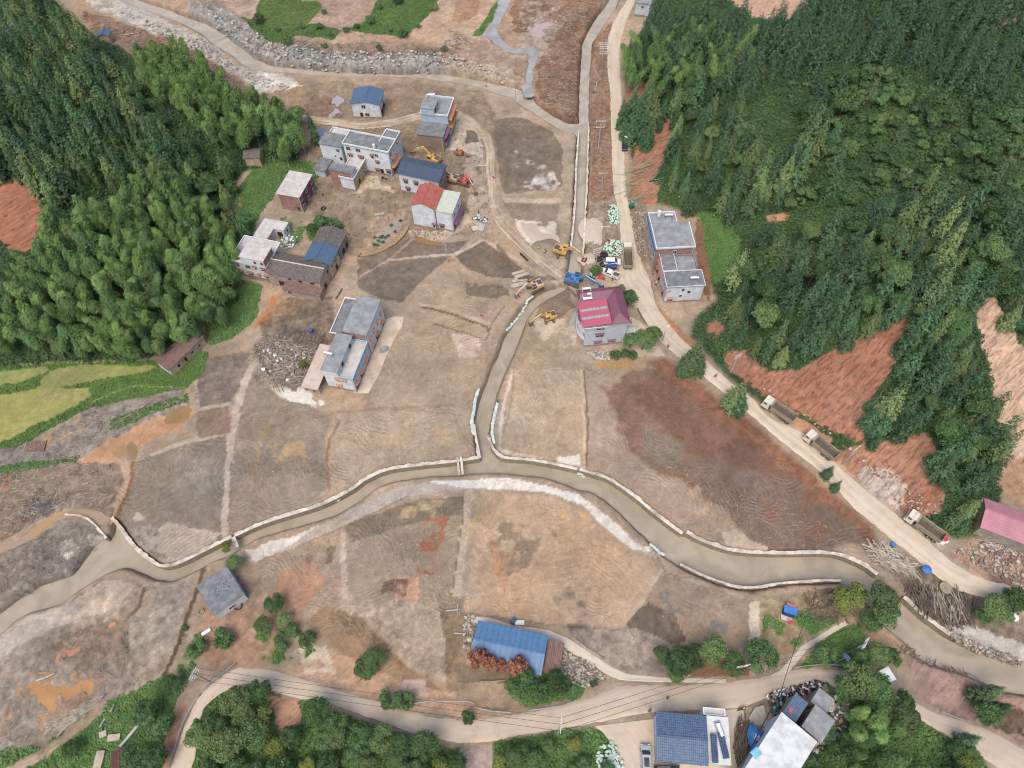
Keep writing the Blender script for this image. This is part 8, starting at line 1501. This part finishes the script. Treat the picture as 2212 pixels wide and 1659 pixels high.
rubble('rubble','heap of scrap and junk at the scrap yard edge',[(1654,1500),(1700,1488),(1760,1470),(1790,1478),(1760,1495),(1700,1510),(1660,1520)],260,(.2,1.0),[METW,METG,BLK,RUST,RBM[1],BLK],6,.8); rubble('rubble','junk and sacks behind the grey concrete roofs, lower right',[(1790,1520),(1830,1520),(1830,1570),(1760,1630),(1740,1610),(1790,1560)],130,(.3,1.3),[METW,METG,RBM[1],SLAB],7,.6)
rubble('boulders','boulders and stones along the right river bank',T(3,3,1500,470,1640,560,1850,660,2080,730,2212,790,2212,730,1900,620,1700,540,1560,450),260,(.3,1.1),RBM[:2]+[RBM[3]],8,.3); rubble('boulders','pale rocks and gravel lumps on the grey bank above the upper river',[(430,15),(520,60),(600,100),(700,114),(820,116),(930,118),(1010,134),(1110,180),(1000,160),(800,156),(640,144),(560,126),(490,80)],620,(.3,1.5),RBM[:3],41,.5); rubble('boulders','stones along the pale left bank of the upper river',[(230,10),(330,50),(440,85),(520,150),(620,185),(560,190),(480,140),(360,85)],300,(.3,1.3),RBM[:3],42,.3)
rubble('clods','clods and lumps of churned earth over the muddy yards',[(640,255),(850,270),(1060,300),(1060,500),(880,520),(700,520),(650,400)],420,(.2,.9),[RBM[3],mat('brown_clods',(140,116,94))],43,.1); rubble('boulders','broken stones at the stream mouth',T(1,2,1990,420,2020,440,2060,560,2040,580,2000,520),70,(.3,.9),RBM[:2],9,.2)
rubble('rubble','grey scrap metal right of the red-roofed house',Z(3,1540,1200,1640,1150,1780,1220,1800,1280,1640,1260,1530,1240),120,(.2,.8),[METG,METW,ROOFG],10,.4); rubble('rubble','blocks and stones round the red-roofed house',Z(3,450,1380,1100,1480,1300,1440,1280,1500,900,1580,500,1460),130,(.15,.6),RBM,11,.2)
rubble('rubble','clods and stones in front of the mansion',Z(7,640,1530,1000,1500,1040,1659,760,1659,700,1600),120,(.2,.9),RBM[:3],12,.3); rubble('rubble','scattered white litter over the valley fields',[(600,900),(1000,880),(1000,480),(1250,480),(1350,1000),(1900,1190),(1600,1430),(1000,1430),(500,1420),(250,1160),(560,820)],260,(.1,.28),[METW,RBM[0]],13,.03); rubble('rubble','stones strewn over the landslide foot beside the road',[(1600,800),(1800,940),(1960,1110),(2040,1110),(1950,1040),(1850,980),(1700,880)],240,(.2,.8),[MATS['pale_rubble'],mat('red_earth_clods',(176,118,92))],14,.2)
rubble('scrap_vehicles','jumble of old motorbikes and bins along the scrap yard wall',[(1662,1525),(1690,1505),(1705,1512),(1680,1535),(1668,1540)],90,(.3,1.0),[BLK,METG,GRNP,RUST],15,.6)
LOGS=[(T(3,3,1290,0),T(3,3,1500,300),'long dark log leading down to the driftwood heap, right bank'),(T(3,2,1040,1450),T(3,2,1290,1640),'long squared beam on the logs above the river bend'),(T(3,2,890,1520),T(3,2,1010,1590),'bleached crooked log above the river wall'),(T(0,3,960,1180),T(0,3,1000,1105),'pale broken pole stub in the lower left grass'),(T(1,1,690,930),T(1,1,745,840),'long pale plank left of the slab-roofed house'),(T(0,0,1700,360),T(0,0,1780,480),'fallen trunk on the upper left river bank'),(T(0,0,1090,310),T(0,0,1220,280),'bleached log beside the riverside hut'),(T(0,2,720,275),T(0,2,825,240),'white log on the debris plot below the rice'),(T(0,2,790,328),T(0,2,870,332),'short white log on the debris plot'),(T(0,3,320,905),T(0,3,480,840),'thin log beside the orange flood pool'),(T(3,3,530,1035),T(3,3,645,1037),'straight timber lying behind the scrap yard'),(T(2,1,700,720),T(2,1,600,640),'long plank beside the blue excavator boom'),(T(2,1,720,750),T(2,1,640,690),'second plank beside the blue excavator boom'),(Z(7,1500,780),Z(7,1660,1050),'long red and white rail fallen along the mansion lane'),(T(1,3,1940,915),T(1,3,2160,900),'long beam on the wall south of the blue warehouse'),(T(2,3,530,535),T(2,3,800,720),'straight kerb beam beside the pale path')]
for i,(p,q,l_) in enumerate(LOGS):
    a=G1(p);b=G1(q); a.z=zg(a.x,a.y)+.3; b.z=zg(b.x,b.y)+.3; g=(b-a); mid=a+g*.5+Vector((g.y,-g.x,0))*.03; o=ob('log',MB().cyl((0,0,0),mid-a,.22,.18,7).cyl(mid-a,b-a,.18,.12,7),None,[LOGM,LOGD,WOODP][i%3],a); tag(o,l_,'log')
# concrete blocks in lower left, ditch walls
for i,(x,y,l,w_,a,zz) in enumerate([(902,1368,1.4,1.1,20,.4),(998,1398,2.4,1.2,5,.5),(865,1610,1.6,4.,0,.6)]): one('concrete_block',['smaller white concrete block in the lower left grass','larger white concrete block in the lower left grass','tall pale block at the lower left bottom edge'][i],'block',MB().box(0,0,.35,l,w_,zz*1.5,taper=.95),SLB,T(0,3,x,y),R_(a))
o=MB(); a=G1(T(0,3,1050,1480));b=G1(T(0,3,1210,1290)); tag(ob('ditch_wall',o.beam((0,0,.2),b-a+Vector((0,0,.2)),.5,1.2).beam(Vector((1.4,-.9,-.2)),b-a+Vector((1.6,-.6,-.2)),1.8,.3),None,CST,a),'grey concrete channel wall at the lower left','wall')
b=G1(T(0,3,1065,1600)); r=emp('small_shed',(b.x,b.y,b.z),.3,'small shed with a dark red ribbed roof at the lower left edge','shed'); ob('roof',MB().box(0,0,2.2,2.6,3.6,.12,M=Matrix.Rotation(.12,4,'Y')),r,mat('dark_red_ribbed',(110,62,62),stripe=(0,.5),scol=.6)); ob('wall',MB().box(0,0,.9,2.2,3.2,2.2),r,OLDW)
# roofs leftovers: tiles patch, ruins
b=G1(T(0,2,315,545)); one('fallen_roof','collapsed patch of brown roof tiles among the debris, left edge','roof',MB().box(0,0,.4,4.6,2.6,.2,M=Matrix.Rotation(.08,4,'X')),OLDB,T(0,2,315,545),.05)
